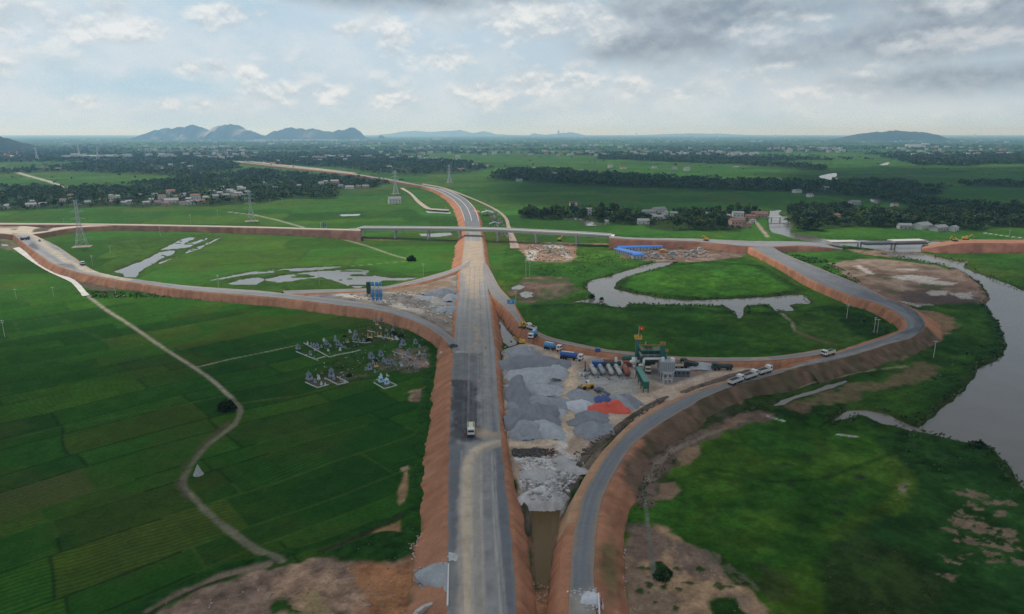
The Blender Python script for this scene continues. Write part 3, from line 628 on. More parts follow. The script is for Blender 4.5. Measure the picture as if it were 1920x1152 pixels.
    for q, (k, wet) in enumerate(WETF.items()):   # water sheets reach a little under their banks
        f = F[wet[F].any(1)]; ids, inv = np.unique(f, return_inverse=True)
        w = co[ids].copy(); w[:, 2] = -.5 - .012*q; WETF[k] = np_mesh(k.split('#')[0], w, inv.reshape(-1, 4))
    return np_mesh("ground", co, grid_faces(*shape), col)

# ================================================================== ROADS
ROAD_XY = []
def road_lines(pairs, n=8):
    L = spline([P(a, b, zz) for a, b, c, d, zz in pairs], n); Rr = spline([P(c, d, zz) for a, b, c, d, zz in pairs], n)
    return L, Rr
def resample(L, Rr, step):
    C = (L+Rr)/2; s = np.r_[0, np.cumsum(np.linalg.norm(np.diff(C[:, :2], axis=0), axis=1))]
    m = max(2, int(s[-1]/step)); t = np.linspace(0, s[-1], m)
    f = lambda A: np.stack([np.interp(t, s, A[:, k]) for k in range(3)], 1)
    return f(L), f(Rr), t
def road(name, pairs, step, base, patches=(), across=14, lift=0.0, tracks=0.25, seed=1, emb=(1, 1), shoulder=1.0, ecol=EMB, slope=1.55, toe=-0.4, edge=None, epatch=(), wfun=None):
    slope = slope if isinstance(slope, tuple) else (slope, slope); shoulders = shoulder if isinstance(shoulder, tuple) else (shoulder, shoulder)
    L, Rr = road_lines(pairs); L, Rr, s = resample(L, Rr, step); m = len(s)
    ROAD_XY.append(np.vstack([L[:, :2], Rr[::-1, :2]]))
    u = np.linspace(0, 1, across)
    pts = L[:, None, :]*(1-u)[None, :, None] + Rr[:, None, :]*u[None, :, None]
    W = np.linalg.norm(Rr-L, axis=1)
    ragL = (vn(s, s*0, 4, seed, 3)-.5)*.9; ragR = (vn(s, s*0, 4, seed+1, 3)-.5)*.9
    acr = (Rr-L)/W[:, None]
    pts[:, 0] += acr*ragL[:, None]; pts[:, -1] += acr*ragR[:, None]
    pts[:, :, 2] += lift
    x, y = pts[:, :, 0].ravel(), pts[:, :, 1].ravel(); sp = np.full(x.shape, .3)
    col = np.repeat(np.array(base)[None], len(x), 0).astype(float)
    uw = (u[None, :]*W[:, None]).ravel(); sv = np.repeat(s, across)
    # wheel tracks drawn out along the road
    tr = .6*vn(uw, sv*.012, 1.1, seed+5, 4) + .4*vn(uw, sv*.008, .45, seed+15, 2); tr2 = vn(uw, sv*.02, 3.5, seed+6, 2)
    col *= (1 + (tr-.5)*2*tracks + (tr2-.5)*tracks)[:, None]
    col *= (0.86 + .28*vn(x, y, 7, seed+8, 5))[:, None]
    if edge is not None:
        e = np.minimum(uw, np.repeat(W, across)-uw); f = (1 - sstep(e + (vn(x, y, 5, seed+9, 3)-.5)*1.5, .2, 1.6))[:, None]
        col[:] = col*(1-f) + np.array(edge)*f
    paint(x, y, sp, col, None, patches, 3000+seed*100)
    me = np_mesh(name, pts.reshape(-1, 3), grid_faces(m, across), col)
    structure(name, me, mat_attr("road_surface", .9, .22, .92, .03, 3.0))
    # side slopes
    for side, (E, sg) in enumerate(((L, -1), (Rr, 1))):
        if not emb[side]: continue
        k = 9; t = np.linspace(0, 1, k-2)
        hz = E[:, 2] - toe
        rag = 1 + (vn(s, s*0, 26, seed+20+side, 3)-.5)*.30 + (vn(s, s*0, 7, seed+24+side, 4)-.5)*.34
        wid = hz*slope[side]*rag
        if wfun is not None: wid = wid*wfun(side, E)
        shoulder = shoulders[side]
        off = np.concatenate([np.full((m, 1), -1.2), np.full((m, 1), shoulder)*(.7+.6*vn(s, s*0, 6, seed+30, 3))[:, None], shoulder + wid[:, None]*t[None, 1:]], 1)
        k = off.shape[1]
        zz = np.concatenate([np.repeat((E[:, 2]-.06)[:, None], 2, 1), (E[:, 2]-.06)[:, None]*(1-t[None, 1:]) + toe*t[None, 1:]], 1)
        pt = E[:, None, :] + acr[:, None, :]*off[:, :, None]*sg; pt[:, :, 2] = zz
        pt[:, :, 2] += (vn(pt[:, :, 0].ravel(), pt[:, :, 1].ravel(), 1.8, seed+40, 4).reshape(m, k)-.5)*.42*np.r_[0, 0, .6+.4*t[1:]][None]
        xx, yy = pt[:, :, 0].ravel(), pt[:, :, 1].ravel(); ss = np.repeat(s, k); oo = off.ravel()
        c = np.repeat(np.array(ecol)[None], len(xx), 0).astype(float)
        rill = vn(ss, oo*.10, .9, seed+50+side, 3); blot = vn(xx, yy, 6, seed+60, 4)
        c *= (.50 + .46*rill + .54*blot)[:, None]*(.8 + .4*vn(xx, yy, 1.0, seed+65, 3))[:, None]
        gul = sstep(vn(ss + 1.2*oo*.2, ss*0, 2.3, seed+90+side, 3), .60, .74)[:, None]*.38*sstep(oo, 0, 2.5)[:, None]; c = c*(1-gul) + np.array((.15, .075, .05))*gul
        pale_ = sstep(vn(xx, yy, 9, seed+70, 4), .55, .72)[:, None]*.30; c = c*(1-pale_) + np.array((.40, .23, .14))*pale_
        dk = sstep(vn(xx, yy, 7, seed+75, 4), .58, .74)[:, None]*.25; c = c*(1-dk) + np.array((.19, .085, .05))*dk
        tt = np.repeat(np.r_[0, 0, t[1:]][None], m, 0).ravel()
        gr = (sstep(tt + (vn(xx, yy, 3, seed+80, 3)-.5)*.5, .80, 1.05)*.85)[:, None]; c = c*(1-gr) + np.array((.045, .06, .025))*gr
        paint(xx, yy, np.full(xx.shape, .3), c, None, epatch, 5000+seed*100)
        f = grid_faces(m, k)
        if sg < 0: f = f[:, ::-1]
        structure("embankment", np_mesh("embankment", pt.reshape(-1, 3), f, c), mat_attr("embankment_soil", 1.4, .35, .95, .12, 2.2))
    return L, Rr, s
RG, RD, DUST = (.262, .256, .246), (.125, .13, .138), (.46, .375, .285)
z = 5.0
MAIN = [(826,1900,1000,1900,z),(834,1260,976,1260,z),(838,1152,968,1152,z),(840,1000,958,1000,z),(842,830,940,830,z),(848,690,930,690,z),(853,620,924,620,z),(860,550,916,550,z),(866,490,908,490,z),(871,452,904,452,z),(873,432,900,432,4.6),(868,405,896,405,4.6),(858,385,886,386,z),(838,368,868,371,z),(805,353,836,357,z),(752,341.0,768,345.5,z),(700,331.5,706,334.2,z),(650,324,654,326.4,z),(580,317,584,318.8,z),(500,309,503,310.6,z),(446,303,448,304.4,z)]
mp = []
def MP(*a, **k): mp.append(Patch(*a, z=5.0, **k))
MP([(871,452),(904,452),(908,500),(896,560),(880,560),(866,500)], (.40,.32,.24), soft=5, rag=2, mot=.15, a=.9)
MP([(884,560),(890,690),(918,690),(908,560)], (.30,.275,.25), soft=3, rag=1.5, a=.6)
MP([(848,662),(905,662),(898,735),(846,720)], (.165,.168,.172), soft=3, rag=2.2, rs=4, a=.85, mot=.22)
MP([(846,715),(890,720),(898,760),(900,790),(896,820),(905,826),(842,832)], (.090,.091,.097), soft=3, rag=3.0, rs=4, mot=.3)
MP([(844,712),(884,713),(886,720),(845,722)], (.085,.086,.092), soft=1.2, rag=1.0, rs=2)
MP([(846,661),(905,660)], (.40,.38,.35), w=.8, rag=.4, soft=.4)
MP([(905,690),(918,690),(932,830),(912,830),(900,770)], (.27,.26,.25), soft=2.5, rag=1, a=.8)
MP([(925,760),(936,828),(921,818)], (.17,.185,.21), soft=1.5, rag=.6, a=.9)
MP([(880,800),(940,812),(940,826),(890,820)], (.42,.32,.23), soft=2.5, rag=1.8, a=.85)
MP([(842,830),(872,836),(866,900),(862,1000),(864,1152),(838,1180)], (.15,.155,.165), soft=2, rag=.6, a=.9, mot=.15)
MP([(920,845),(942,836),(958,1000),(968,1160),(946,1160),(934,1000)], (.145,.15,.163), soft=2, rag=.5, a=.9, mot=.15)
MP([(1060,822),(1000,832),(945,832),(910,836),(884,858),(876,900),(875,960),(876,1152),(876,1260)], (.50, .40, .295), w=4.2, soft=2.0, rag=.9, rs=4, mot=.2, smooth=True)
MP([(945,830),(905,850),(895,900),(896,980),(898,1160),(898,1260)], (.33,.29,.245), w=2.8, soft=1.6, rag=.4, mot=.12, smooth=True, a=.9)
for k_, xs in enumerate(((862,868),(884,886),(890,893),(903,909),(915,925),(925,940),(931,950))):
    MP([(900+(xs[0]-900)*.9,846),(xs[0],960),(xs[1],1160),(xs[1],1260)], (.42,.385,.34) if k_ % 2 else (.33,.315,.295), w=.55, soft=.5, rag=.25, rs=9, a=.7, mot=.2)
    MP([(882+k_*4,500),(872+k_*8,660),(868+k_*9.5,800)], (.33,.31,.29) if k_ % 2 else (.15,.153,.16), w=.5, soft=.5, rag=.25, rs=9, a=.5, mot=.2)
MP([(910,850),(916,1000),(922,1160)], (.25,.24,.235), w=2.4, soft=1.2, rag=.3, a=.8)
MP([(850,607),(880,609),(895,620),(893,640),(880,660)], (.36,.30,.24), w=2.0, soft=1.2, rag=.5, smooth=True)
MP([(858,613),(885,618),(905,640),(910,690)], (.33,.29,.25), w=1.5, soft=1.2, rag=.5, smooth=True, a=.8)
MP([(838,1035),(862,1035),(858,1152),(836,1152)], (.24,.235,.225), soft=2.5, rag=1.5, rs=4, a=.7)
MP([(841,1040),(860,1035),(858,1050),(843,1052)], (.42,.41,.39), soft=1.5, rag=1, a=.8)
MP([(868,405),(896,405),(900,430),(872,430)], (.17,.175,.185), soft=3, rag=.5)
MP([(805,353),(838,368),(862,388),(868,405),(896,405),(886,386),(868,371),(836,357)], (.18,.185,.195), soft=4, rag=.5)
road("road", MAIN, 1.6, RG, mp, across=40, lift=.06, tracks=.36, seed=1, emb=(1, 1), slope=(1.5, .72))
RAMP_A = [(22,437,62,440,z),(50,460,107,462,z),(95,492,140,485,z),(140,509,175,507,z),(200,521.5,213,517.5,z),(250,530,262,525,z),(350,544,355,536.5,z),(480,555,484,545.5,z),(545,561,552,553,z),(630,572,640,562.5,z),(705,582,712,573.5,z),(757,596,767,587.5,z),(806,617,817,610,z),(840,643,851,636,z),(850,662,866,655,z)]
ra = [Patch([(30,440),(60,440),(90,465),(125,490),(165,508),(240,525)], (.40,.35,.28), z=5, w=6, soft=4, rag=1.5), Patch([(52,460),(62,455),(75,467),(66,469)], (.13,.135,.14), z=5, soft=1, rag=.6), Patch([(105,495),(135,495),(145,505),(120,502)], (.15,.155,.165), z=5, soft=2, rag=1.5, a=.8)]
road("ramp", RAMP_A, 1.6, (.24,.245,.25), ra, lift=.10, seed=2, emb=(1, 1), tracks=.3, slope=(.85, 1.0), shoulder=.4, ecol=(.35, .175, .108), edge=(.33,.27,.21))
RAMP_A2 = [(535,553,530,546,z),(600,550,600,543.5,z),(695,546,697,540.5,z),(757,536,756,530.5,z),(805,526,805,518,z),(842,514,842,507,z),(866,505,868,497,z),(880,500,882,488,z)]
road("ramp", RAMP_A2, 1.6, (.25,.245,.24), (), lift=.13, seed=3, emb=(1, 1), edge=(.33,.27,.21))
OUTER = [(905,507,908,488,z),(912,532,922,512,z),(921,553,937,540,z),(947,578,962,568,z),(962,594,972,590,z),(978,612,984,606,z),(1007,630,1012,625,z),(1035,640.5,1042,636,z),(1085,651.5,1087,646,z),(1135,661,1137,656,z),(1185,667,1187,661,z),(1260,675,1260,669,z),(1350,678.5,1350,671.5,z),(1440,677,1440,669.5,z),(1500,671,1498,663,z),(1545,664,1540,655.5,z)]
rb = [Patch([(1050,645),(1150,660),(1250,672),(1440,674)], (.32,.28,.24), z=5, w=3, soft=2, rag=1)]
road("ramp", OUTER, 1.4, (.25,.24,.232), rb, lift=.13, seed=4, emb=(1, 1), edge=(.34,.24,.17), slope=1.0)
EPL = [Patch([(1166,900),(1184,862),(1216,822),(1262,782),(1310,752),(1385,724),(1460,705),(1530,688),(1600,671),(1680,648),(1735,622),(1800,640),(1780,700),(1500,780),(1300,840),(1200,940)], (.135,.088,.062), z=2.6, rag=3, soft=3, mot=.45, ms=3, col2=(.085,.072,.042), a=.95),
       Patch([(1145,960),(1160,1000),(1165,1100),(1150,1160),(1130,1160),(1125,1050)], (.22,.14,.075), z=3, rag=3, soft=3, mot=.4, a=.8, col2=(.13,.115,.055)),
       Patch([(1052,985),(1075,930),(1110,872),(1150,822),(1195,783),(1240,755),(1300,731),(1370,709)], (.43,.27,.165), z=4.6, w=3.4, rag=.6, soft=1, mot=.25),
       Patch([(1178,925),(1160,980),(1172,1152)], (.26,.12,.07), z=.8, w=2.4, rag=1, soft=1.5, mot=.4)]
LOWER = [(1056,1900,1128,1900,z),(1065,1260,1120,1260,z),(1067,1151,1117,1151,z),(1070,1064,1113,1064,z),(1080,984,1119,984,z),(1097,924,1134,924,z),(1133,860,1168,860,z),(1160,827,1195,827,z),(1200,790,1238,796,z),(1247,762,1284,768,z),(1297,740,1330,742,z),(1360,719,1385,721,z),(1420,703.5,1440,707,z),(1480,690,1492,691,z),(1515,679,1522,684,z),(1580,659,1590,669,z),(1640,640,1668,645,z),(1690,622,1708,634,z),(1700,610,1729,620,z),(1697,600,1734,609,z),(1685,590,1727,594,z),(1652,572,1705,577,z),(1618,561,1665,561,z),(1580,549,1615,536,z),(1515,522,1540,505,z),(1465,494,1472,477,z),(1432,477,1448,463,z),(1405,463,1440,454,z)]
rl = [Patch([(1690,625),(1722,618),(1728,605),(1705,580),(1670,563)], (.115,.12,.13), z=5, w=5, soft=2, rag=.6, a=.8), Patch([(1600,556),(1680,572),(1660,562),(1620,545)], (.14,.145,.155), z=5, soft=3, rag=1, a=.7), Patch([(1710,640),(1732,612),(1715,582)], (.09,.092,.10), z=5, w=1.2, soft=.6, rag=.3, a=.8), Patch([(1068,1118),(1118,1105),(1120,1152),(1066,1160)], (.33,.29,.245), z=5, soft=4, rag=2, a=.8),
      Patch([(1420,705),(1520,680),(1600,663),(1680,640)], (.29,.27,.25), z=5, w=2.5, soft=2, rag=.6, a=.7)]
road("ramp", LOWER, 1.4, (.185,.19,.198), rl, across=16, lift=.10, seed=5, emb=(1, 1), tracks=.26, shoulder=(2.4, 1.2), slope=(.55, 1.35), epatch=EPL, wfun=lambda sd, E: 1 + (1.5*sstep(E[:, 0], 215, 300)*(.6 + .8*vn(E[:, 0], E[:, 1], 22, 5, 3)) if sd == 0 else .5*sstep(E[:, 0], 90, 240)*(.2 + 1.4*vn(E[:, 0], E[:, 1], 24, 6, 3))), edge=(.26,.22,.18))
# crossing highway on its bank, left and right of the bridge
CROSS_L = [(-120,421.5,-120,418.5,5.0),(0,421.5,0,418.5,5.0),(150,422,150,419.3,5.4),(300,424,300,421.3,5.4),(480,427.6,480,425,6.2),(600,431,600,428.4,7.4),(676,433.0,676,430.0,9.4)]
road("highway", CROSS_L, 4, (.40,.35,.29), (), across=8, lift=.05, seed=6, emb=(1, 1), slope=.9, shoulder=.5, ecol=(.21,.118,.088))
CROSS_R = [(1142,446.5,1142,443.5,9.8),(1200,450,1200,446.5,8.4),(1300,453,1300,448.0,6.6),(1400,462,1400,452.0,5.4),(1450,463,1450,452.5,5.0),(1500,461.0,1500,453.5,4.8),(1540,463.5,1540,456.0,3.6),(1580,468,1580,461.0,.4)]
road("highway", CROSS_R, 3, (.24,.235,.235), (), across=8, lift=.14, seed=7, emb=(1, 1), slope=1.1, ecol=(.25,.12,.08))
CROSS_E = [(1728,467,1728,461,1.0),(1760,462.5,1760,456,4.8),(1800,457,1800,449.5,7.5),(1860,456,1860,450.0,7.5),(1940,457,1940,451,7.5),(2100,459,2100,454,7.5)]
road("highway", CROSS_E, 3, (.30,.16,.10), (), across=8, lift=.1, seed=8, emb=(1, 1), slope=1.6, ecol=(.22,.10,.07))
# sandy junction at the far left, service tracks
JUNC = [(-60,440,-60,424,4.9),(0,438,0,425,4.9),(40,441,48,424.5,4.9),(85,436,85,428,4.9),(125,429,123,425.5,4.9),(165,425.5,165,422.8,5.1),(215,423.4,215,421.6,5.0)]
road("junction", JUNC, 3, (.47,.40,.32), [Patch([(66,429),(100,426),(90,433),(60,436)], (.09,.085,.05), z=5, soft=2, rag=1), Patch([(0,424),(40,424),(30,428),(0,428)], (.16,.10,.07), z=5, soft=2, rag=1, a=.7), Patch([(20,429),(34,429),(32,432),(22,432)], (.2,.15,.1), z=5, soft=2, rag=1)], across=12, lift=.02, seed=9, emb=(1, 1), tracks=.12, slope=.9, shoulder=.4, ecol=(.22,.13,.09))
CONC = [(24,466,36,463.5,.5),(64,494,77,492.5,.5),(95,512,108,510,.5),(128,527,138,524.5,.5),(143,540,152,536,.5),(155,556,168,554,.5)]
road("concrete_path", CONC, 2, (.56,.54,.50), (), across=5, lift=.1, seed=10, emb=(0, 0), tracks=.06)
SIDE = [(957,466,975,466,.6),(955,450,968,450,.6),(950,425,957,425,.6),(944,408,950,408,.6),(922,391,928,391,.6),(878,371,882,370,.6),(830,354,834,352.5,.6),(790,346,793,344.5,.6)]
road("dirt_track", SIDE, 3, (.34,.27,.22), (), across=5, lift=.05, seed=11, emb=(0, 0))
ACCESS = [(842,395.5,842,393,.6),(815,394,818,391.5,.6),(797,391,805,389.5,.6),(780,378,787,377,.6),(768,364,773,363.5,.6),(750,353.5,756,352.5,.6)]
road("dirt_track", ACCESS, 3, (.40,.33,.27), (), across=5, lift=.05, seed=12, emb=(0, 0))

g_ = make_ground()
structure("ground", g_, mat_attr("ground_cover", .9, .62, .95, .35, 1.3))

# ================================================================== WATER
def water_mat(name, c, rough=.06, wave=.35):
    m, t, b, gg = new_mat(name); geo = N(t, "ShaderNodeNewGeometry")
    n = gg.noise(geo.outputs["Position"], .05, 4, .6); f = gg.m("ADD", .8, gg.m("MULTIPLY", n, .4))
    cn = N(t, "ShaderNodeRGB"); cn.outputs[0].default_value = (*c, 1)
    gg.link(gg.mix(1.0, cn.outputs[0], gg.vec(f, f, f), "MULTIPLY"), b.inputs["Base Color"])
    b.inputs["Roughness"].default_value = rough; b.inputs["IOR"].default_value = 1.33
    bn = N(t, "ShaderNodeBump"); bn.inputs["Strength"].default_value = wave; bn.inputs["Distance"].default_value = .06
    gg.link(gg.noise(geo.outputs["Position"], 1.1, 4, .6), bn.inputs["Height"]); t.links.new(bn.outputs[0], b.inputs["Normal"])
    return m
W_RIVER = water_mat("river_water", (.125, .108, .088), .12, .5); W_POND = water_mat("pond_water", (.13, .125, .115), .04, .12)
W_MUD = water_mat("mud_water", (.125, .078, .022), .22, .3)
for k, me in WETF.items():
    structure(k.split('#')[0], me, W_MUD if k == "muddy_pond" else W_RIVER if k in ("river", "creek", "inlet", "upper_river", "ditch", "bend", "reach", "loop") else W_POND)

# ================================================================== HILLS ON THE HORIZON
HILLM = mat_attr("hill_rock", .004, .35, .95)
def hill(outline, base_y, seed, c, rock=None, depth=.9, rough=.42):
    """outline: skyline (px, py) left to right; base_y: pixel row where the foot meets the plain"""
    dist = P(960, base_y)[1]; sc_ = dist/FPX
    xs = np.array([(p[0]-960)*sc_ for p in outline]); hs = np.array([max(0.0, (YH + 0.0 - p[1])*sc_ + CAM_Z) for p in outline])
    n = 160; x = np.linspace(xs[0], xs[-1], n); top = np.interp(x, xs, hs); top = top*(1 + .30*(vn(x, x*0, abs(xs[-1]-xs[0])/22, seed+7, 4)-.5)); nd = 40; D = (xs[-1]-xs[0])*.28*depth; v = np.linspace(-1, 1, nd)
    Xg, V = np.meshgrid(x, v); prof = np.clip(1-np.abs(V)**2.4, 0, 1)
    nz = vn(Xg.ravel(), (V*D).ravel(), 420*sc_*FPX/12000, seed, 5).reshape(Xg.shape)
    Z_ = top[None]*prof*(1 - rough*(1-np.exp(-4*np.abs(V)))*2*np.abs(nz-.5)) - 2
    Yg = dist + D + V*D + (nz-.5)*D*.25
    cc_ = np.repeat(np.array(c)[None], Xg.size, 0)*(.6 + .8*vn(Xg.ravel(), Z_.ravel()*2, 160, seed+1, 5))[:, None]
    if rock is not None:
        for (px, w, h0, h1, rc) in rock:
            m = np.exp(-((Xg.ravel()-(px-960)*sc_)/(w*sc_))**2)*sstep(Z_.ravel()/hs.max(), h0-.1, h0)*(1-sstep(Z_.ravel()/hs.max(), h1, h1+.1))
            m = (m*sstep(vn(Xg.ravel(), Z_.ravel(), 90, seed+3, 4), .36, .56))[:, None]; cc_ = cc_*(1-m) + np.array(rc)*m
    structure("hill", np_mesh("hill", np.stack([Xg.ravel(), Yg.ravel(), Z_.ravel()], 1), grid_faces(nd, n), cc_), HILLM)
GRN = (.026, .040, .038)
hill([(246,262),(268,252),(290,242.5),(297,246),(305,241),(315,243),(330,238.5),(345,239),(355,234),(366,239),(375,243),(386,246),(392,246),(400,238),(412,235),(425,232.5),(440,236),(452,243),(465,245),(480,254),(486,262)], 262.3, 11, GRN,
     [(400,14,.1,.8,(.36,.33,.29)), (455,8,.1,.6,(.30,.24,.20)), (350,14,.02,.3,(.36,.33,.30)), (310,8,.1,.5,(.24,.24,.21))])
hill([(494,262),(505,251),(512,245),(518,246),(530,241.5),(545,240.5),(555,243),(562,242.5),(575,243),(585,240.5),(597,243.5),(610,247),(622,248),(632,244),(645,244),(652,241),(662,240.5),(672,247),(680,256),(684,262)], 262.0, 12, (.034,.048,.038),
     [(585,9,.15,.6,(.22,.20,.18))])
hill([(714,258),(719,254),(722,253),(728,257),(731,259)], 260.0, 13, GRN)
hill([(690,257),(730,250),(755,246.5),(775,245),(800,248),(830,246),(860,244),(885,250),(905,246.5),(915,248),(930,252),(1000,256)], 255.2, 14, GRN)
hill([(990,257),(1000,250),(1020,253),(1050,250),(1070,248),(1085,251),(1100,256)], 255.4, 15, GRN)
hill([(1560,262),(1590,256),(1610,251),(1640,247.5),(1665,246),(1700,246),(1730,248),(1750,252),(1765,258),(1790,262)], 264.5, 16, (.036,.050,.034), rough=.12, depth=.6)
hill([(-120,262),(-70,250),(-30,248),(0,255),(15,259),(35,265),(70,274),(110,281)], 283.0, 17, (.032,.048,.026), rough=.1, depth=.5)
hill([(1180,256.5),(1250,252),(1300,250.5),(1360,251),(1420,253.5),(1480,256.5)], 255.0, 18, GRN)

# ================================================================== AIR
hb = MB().box((0, 22600, 149), (92000, 45800, 304))
hz_m = bpy.data.materials.new("air_haze"); hz_m.use_nodes = True; ht = hz_m.node_tree; ht.nodes.clear()
pv = N(ht, "ShaderNodeVolumePrincipled"); pv.inputs["Color"].default_value = (.33, .63, 1.0, 1); pv.inputs["Absorption Color"].default_value = (1, 1, 1, 1); pv.inputs["Density"].default_value = 7.0e-5; pv.inputs["Anisotropy"].default_value = .3
ho = N(ht, "ShaderNodeOutputMaterial"); ht.links.new(pv.outputs[0], ho.inputs["Volume"])
haze = hb.build("haze", hz_m); haze["kind"] = "stuff"; haze["label"] = "thin bluish air haze over the whole plain"; haze.visible_shadow = True

# ================================================================== OVERHEAD CLOUDS (they shade the near ground and the right-hand side)
cm_, ct, cb, cg = new_mat("cloud_vapour"); cb.inputs["Base Color"].default_value = (.9, .92, .95, 1); cb.inputs["Roughness"].default_value = 1.0; cb.inputs["Specular IOR Level"].default_value = 0
trn = N(ct, "ShaderNodeBsdfTranslucent"); trn.inputs[0].default_value = (.92, .94, .97, 1); mxs = N(ct, "ShaderNodeMixShader"); mxs.inputs[0].default_value = .42
ct.links.new(cb.outputs[0], mxs.inputs[1]); ct.links.new(trn.outputs[0], mxs.inputs[2]); ct.links.new(mxs.outputs[0], ct.nodes["Material Output"].inputs[0])
def cloud(cx, cy, rx, ry, zc, th, seed, cut=.30):
    """a cumulus base: shade falls on the ground round (cx, cy)"""
    k = zc/math.tan(R(SUN_EL)); cx += k*math.sin(R(SUN_AZ)); cy += k*math.cos(R(SUN_AZ))
    n = 90; u = np.linspace(-1.25, 1.25, n); U, V = np.meshgrid(u, u); r = np.sqrt(U**2+V**2)
    f = 1 - r + (vn(U.ravel()*rx, V.ravel()*ry, 520, seed, 5).reshape(U.shape)-.5)*1.5
    f = np.clip(f - cut*.4, -.2, 1); h = np.sqrt(np.clip(f, 0, 1)); b = (vn(U.ravel()*rx, V.ravel()*ry, 150, seed+4, 4).reshape(U.shape)-.5)
    Xc, Yc = (cx+U*rx).ravel(), (cy+V*ry).ravel()
    top = zc + (h*th*(1+b)).ravel(); bot = zc - (h*th*.12*(1+b)).ravel()
    F = grid_faces(n, n); keep = (f.ravel() > -.02)[F].all(1); F = F[keep]
    co = np.vstack([np.stack([Xc, Yc, top], 1), np.stack([Xc, Yc, bot], 1)]); FF = np.vstack([F, F[:, ::-1]+n*n])
    ids, inv = np.unique(FF, return_inverse=True)
    structure("cloud", np_mesh("cloud", co[ids], inv.reshape(-1, 4)), cm_)
cloud(-60, 30, 1050, 480, 1300, 420, 3)
cloud(1150, 1250, 1050, 1250, 1350, 500, 8)
cloud(420, 330, 420, 300, 1250, 260, 15)

# ================================================================== MATERIALS FOR THE OBJECTS
M_LEAF = mat_attr("leaves", .35, .35, .8, 0, 1, objvar=.18); M_LEAF2 = mat_attr("leaves_far", .05, .3, .85)
M_BARK = mat("bark", (.11, .085, .065), .9)
M_WHITE = mat("white_paint", (.64, .64, .62), .5, scale=.8, var=.12); M_CREAM = mat("cream_paint", (.62, .57, .42), .5); M_BLUE = mat("blue_paint", (.045, .12, .34), .45)
M_SKYB = mat("light_blue_paint", (.08, .27, .50), .4); M_GREEN = mat("green_paint", (.028, .125, .095), .5); M_DGREEN = mat("dark_green_paint", (.03, .07, .055), .55)
M_YEL = mat("yellow_paint", (.60, .36, .04), .5); M_ORANGE = mat("orange_paint", (.55, .22, .04), .5); M_RED = mat("red_paint", (.42, .06, .045), .5); M_RUST = mat("rust_red", (.26, .085, .055), .7)
M_BLACK = mat("black_rubber", (.022, .022, .024), .8); M_GLASS = mat("dark_glass", (.03, .04, .05), .08, spec=.6); M_STEEL = mat("grey_steel", (.30, .32, .34), .5, metal=.3)
M_GALV = mat("galvanised_steel", (.46, .50, .52), .5, metal=.2); M_DGREY = mat("dark_grey_metal", (.10, .11, .13), .6); M_CONC = mat("concrete", (.46, .44, .41), .85, scale=.5); M_CONCW = mat("pale_concrete", (.60, .59, .56), .85, scale=.4)
M_CHASSIS = mat("chassis_black", (.04, .04, .042), .7); M_TOMB = mat("blue_grey_plaster", (.27, .305, .36), .85, var=.5); M_TOMBD = mat("dark_plaster", (.15, .18, .22), .85, var=.4); M_TOMBW = mat("white_plaster", (.46, .47, .45), .85, var=.35); M_TOMBY = mat("ochre_plaster", (.50, .38, .20), .8)
M_TILE = mat("red_roof_tile", (.20, .085, .06), .8, scale=.7); M_GROOF = mat("grey_sheet_roof", (.20, .205, .21), .7, var=.35); M_BROOF = mat("blue_sheet_roof", (.035, .155, .50), .5, scale=.3); M_WALL = mat("white_wall", (.58, .57, .54), .8, scale=.4); M_GWALL = mat("grey_wall", (.36, .36, .35), .85); M_PWALL = mat("pink_wall", (.46, .30, .25), .85); M_BROOM = mat("brown_roof", (.17, .10, .08), .8)
M_TARPW = mat("pale_tarp", (.50, .52, .56), .5, scale=.5, bump=.4); M_TARPO = mat("orange_tarp", (.62, .10, .06), .5, scale=.5, bump=.4); M_TARPB = mat("blue_tarp", (.06, .10, .26), .5, scale=.5, bump=.4); M_SKIN = mat("skin", (.35, .21, .15), .6); M_CLOTH = mat("work_clothes", (.05, .065, .11), .9)
M_PILE = mat_attr("gravel_heap", 1.2, .30, .95, .12, 2.5)

# ================================================================== TREES
rng = np.random.RandomState(11)
def leaf_quads(cent, size, cols, rs):
    """loose leaf clumps: one small tilted face per centre"""
    n = len(cent); a = rs.normal(size=(n, 3)); a[:, 2] *= .6; a /= np.linalg.norm(a, axis=1)[:, None]
    b = rs.normal(size=(n, 3)); b -= a*(a*b).sum(1)[:, None]; b /= np.linalg.norm(b, axis=1)[:, None]
    s = size[:, None]*rs.uniform(.6, 1.3, (n, 1)); s2 = s*rs.uniform(.6, 1.0, (n, 1))
    v = np.stack([cent-a*s-b*s2*.7, cent+a*s-b*s2, cent+a*s*.8+b*s2, cent-a*s*.9+b*s2*.8], 1).reshape(-1, 3)
    return v, np.arange(4*n).reshape(-1, 4), np.repeat(cols, 4, 0)
def crown_pts(n, rs, kind=0):
    """clump centres of a unit-high tree (crown from .3 to 1)"""
    k = rs.randint(5, 9); lob = np.stack([rs.normal(0, .17, k), rs.normal(0, .17, k), rs.uniform(.42, .82, k)], 1)
    if kind == 1: lob[:, :2] *= .5; lob[:, 2] = rs.uniform(.3, .9, k)
    lr = rs.uniform(.14, .25, k); i = rs.randint(0, k, n); d = rs.normal(size=(n, 3)); d /= np.linalg.norm(d, axis=1)[:, None]
    return lob[i] + d*(lr[i]*rs.uniform(.55, 1.08, n))[:, None]*np.array([1, 1, .85])
def leaf_cols(n, rs, base=(.044, .080, .030), var=.5):
    return np.array(base)[None]*rs.uniform(1-var, 1+var, (n, 1))*np.array([1, 1, 1])[None] + rs.uniform(0, .012, (n, 1))*np.array([[1, 1, 0]])
TREE_MESH = []
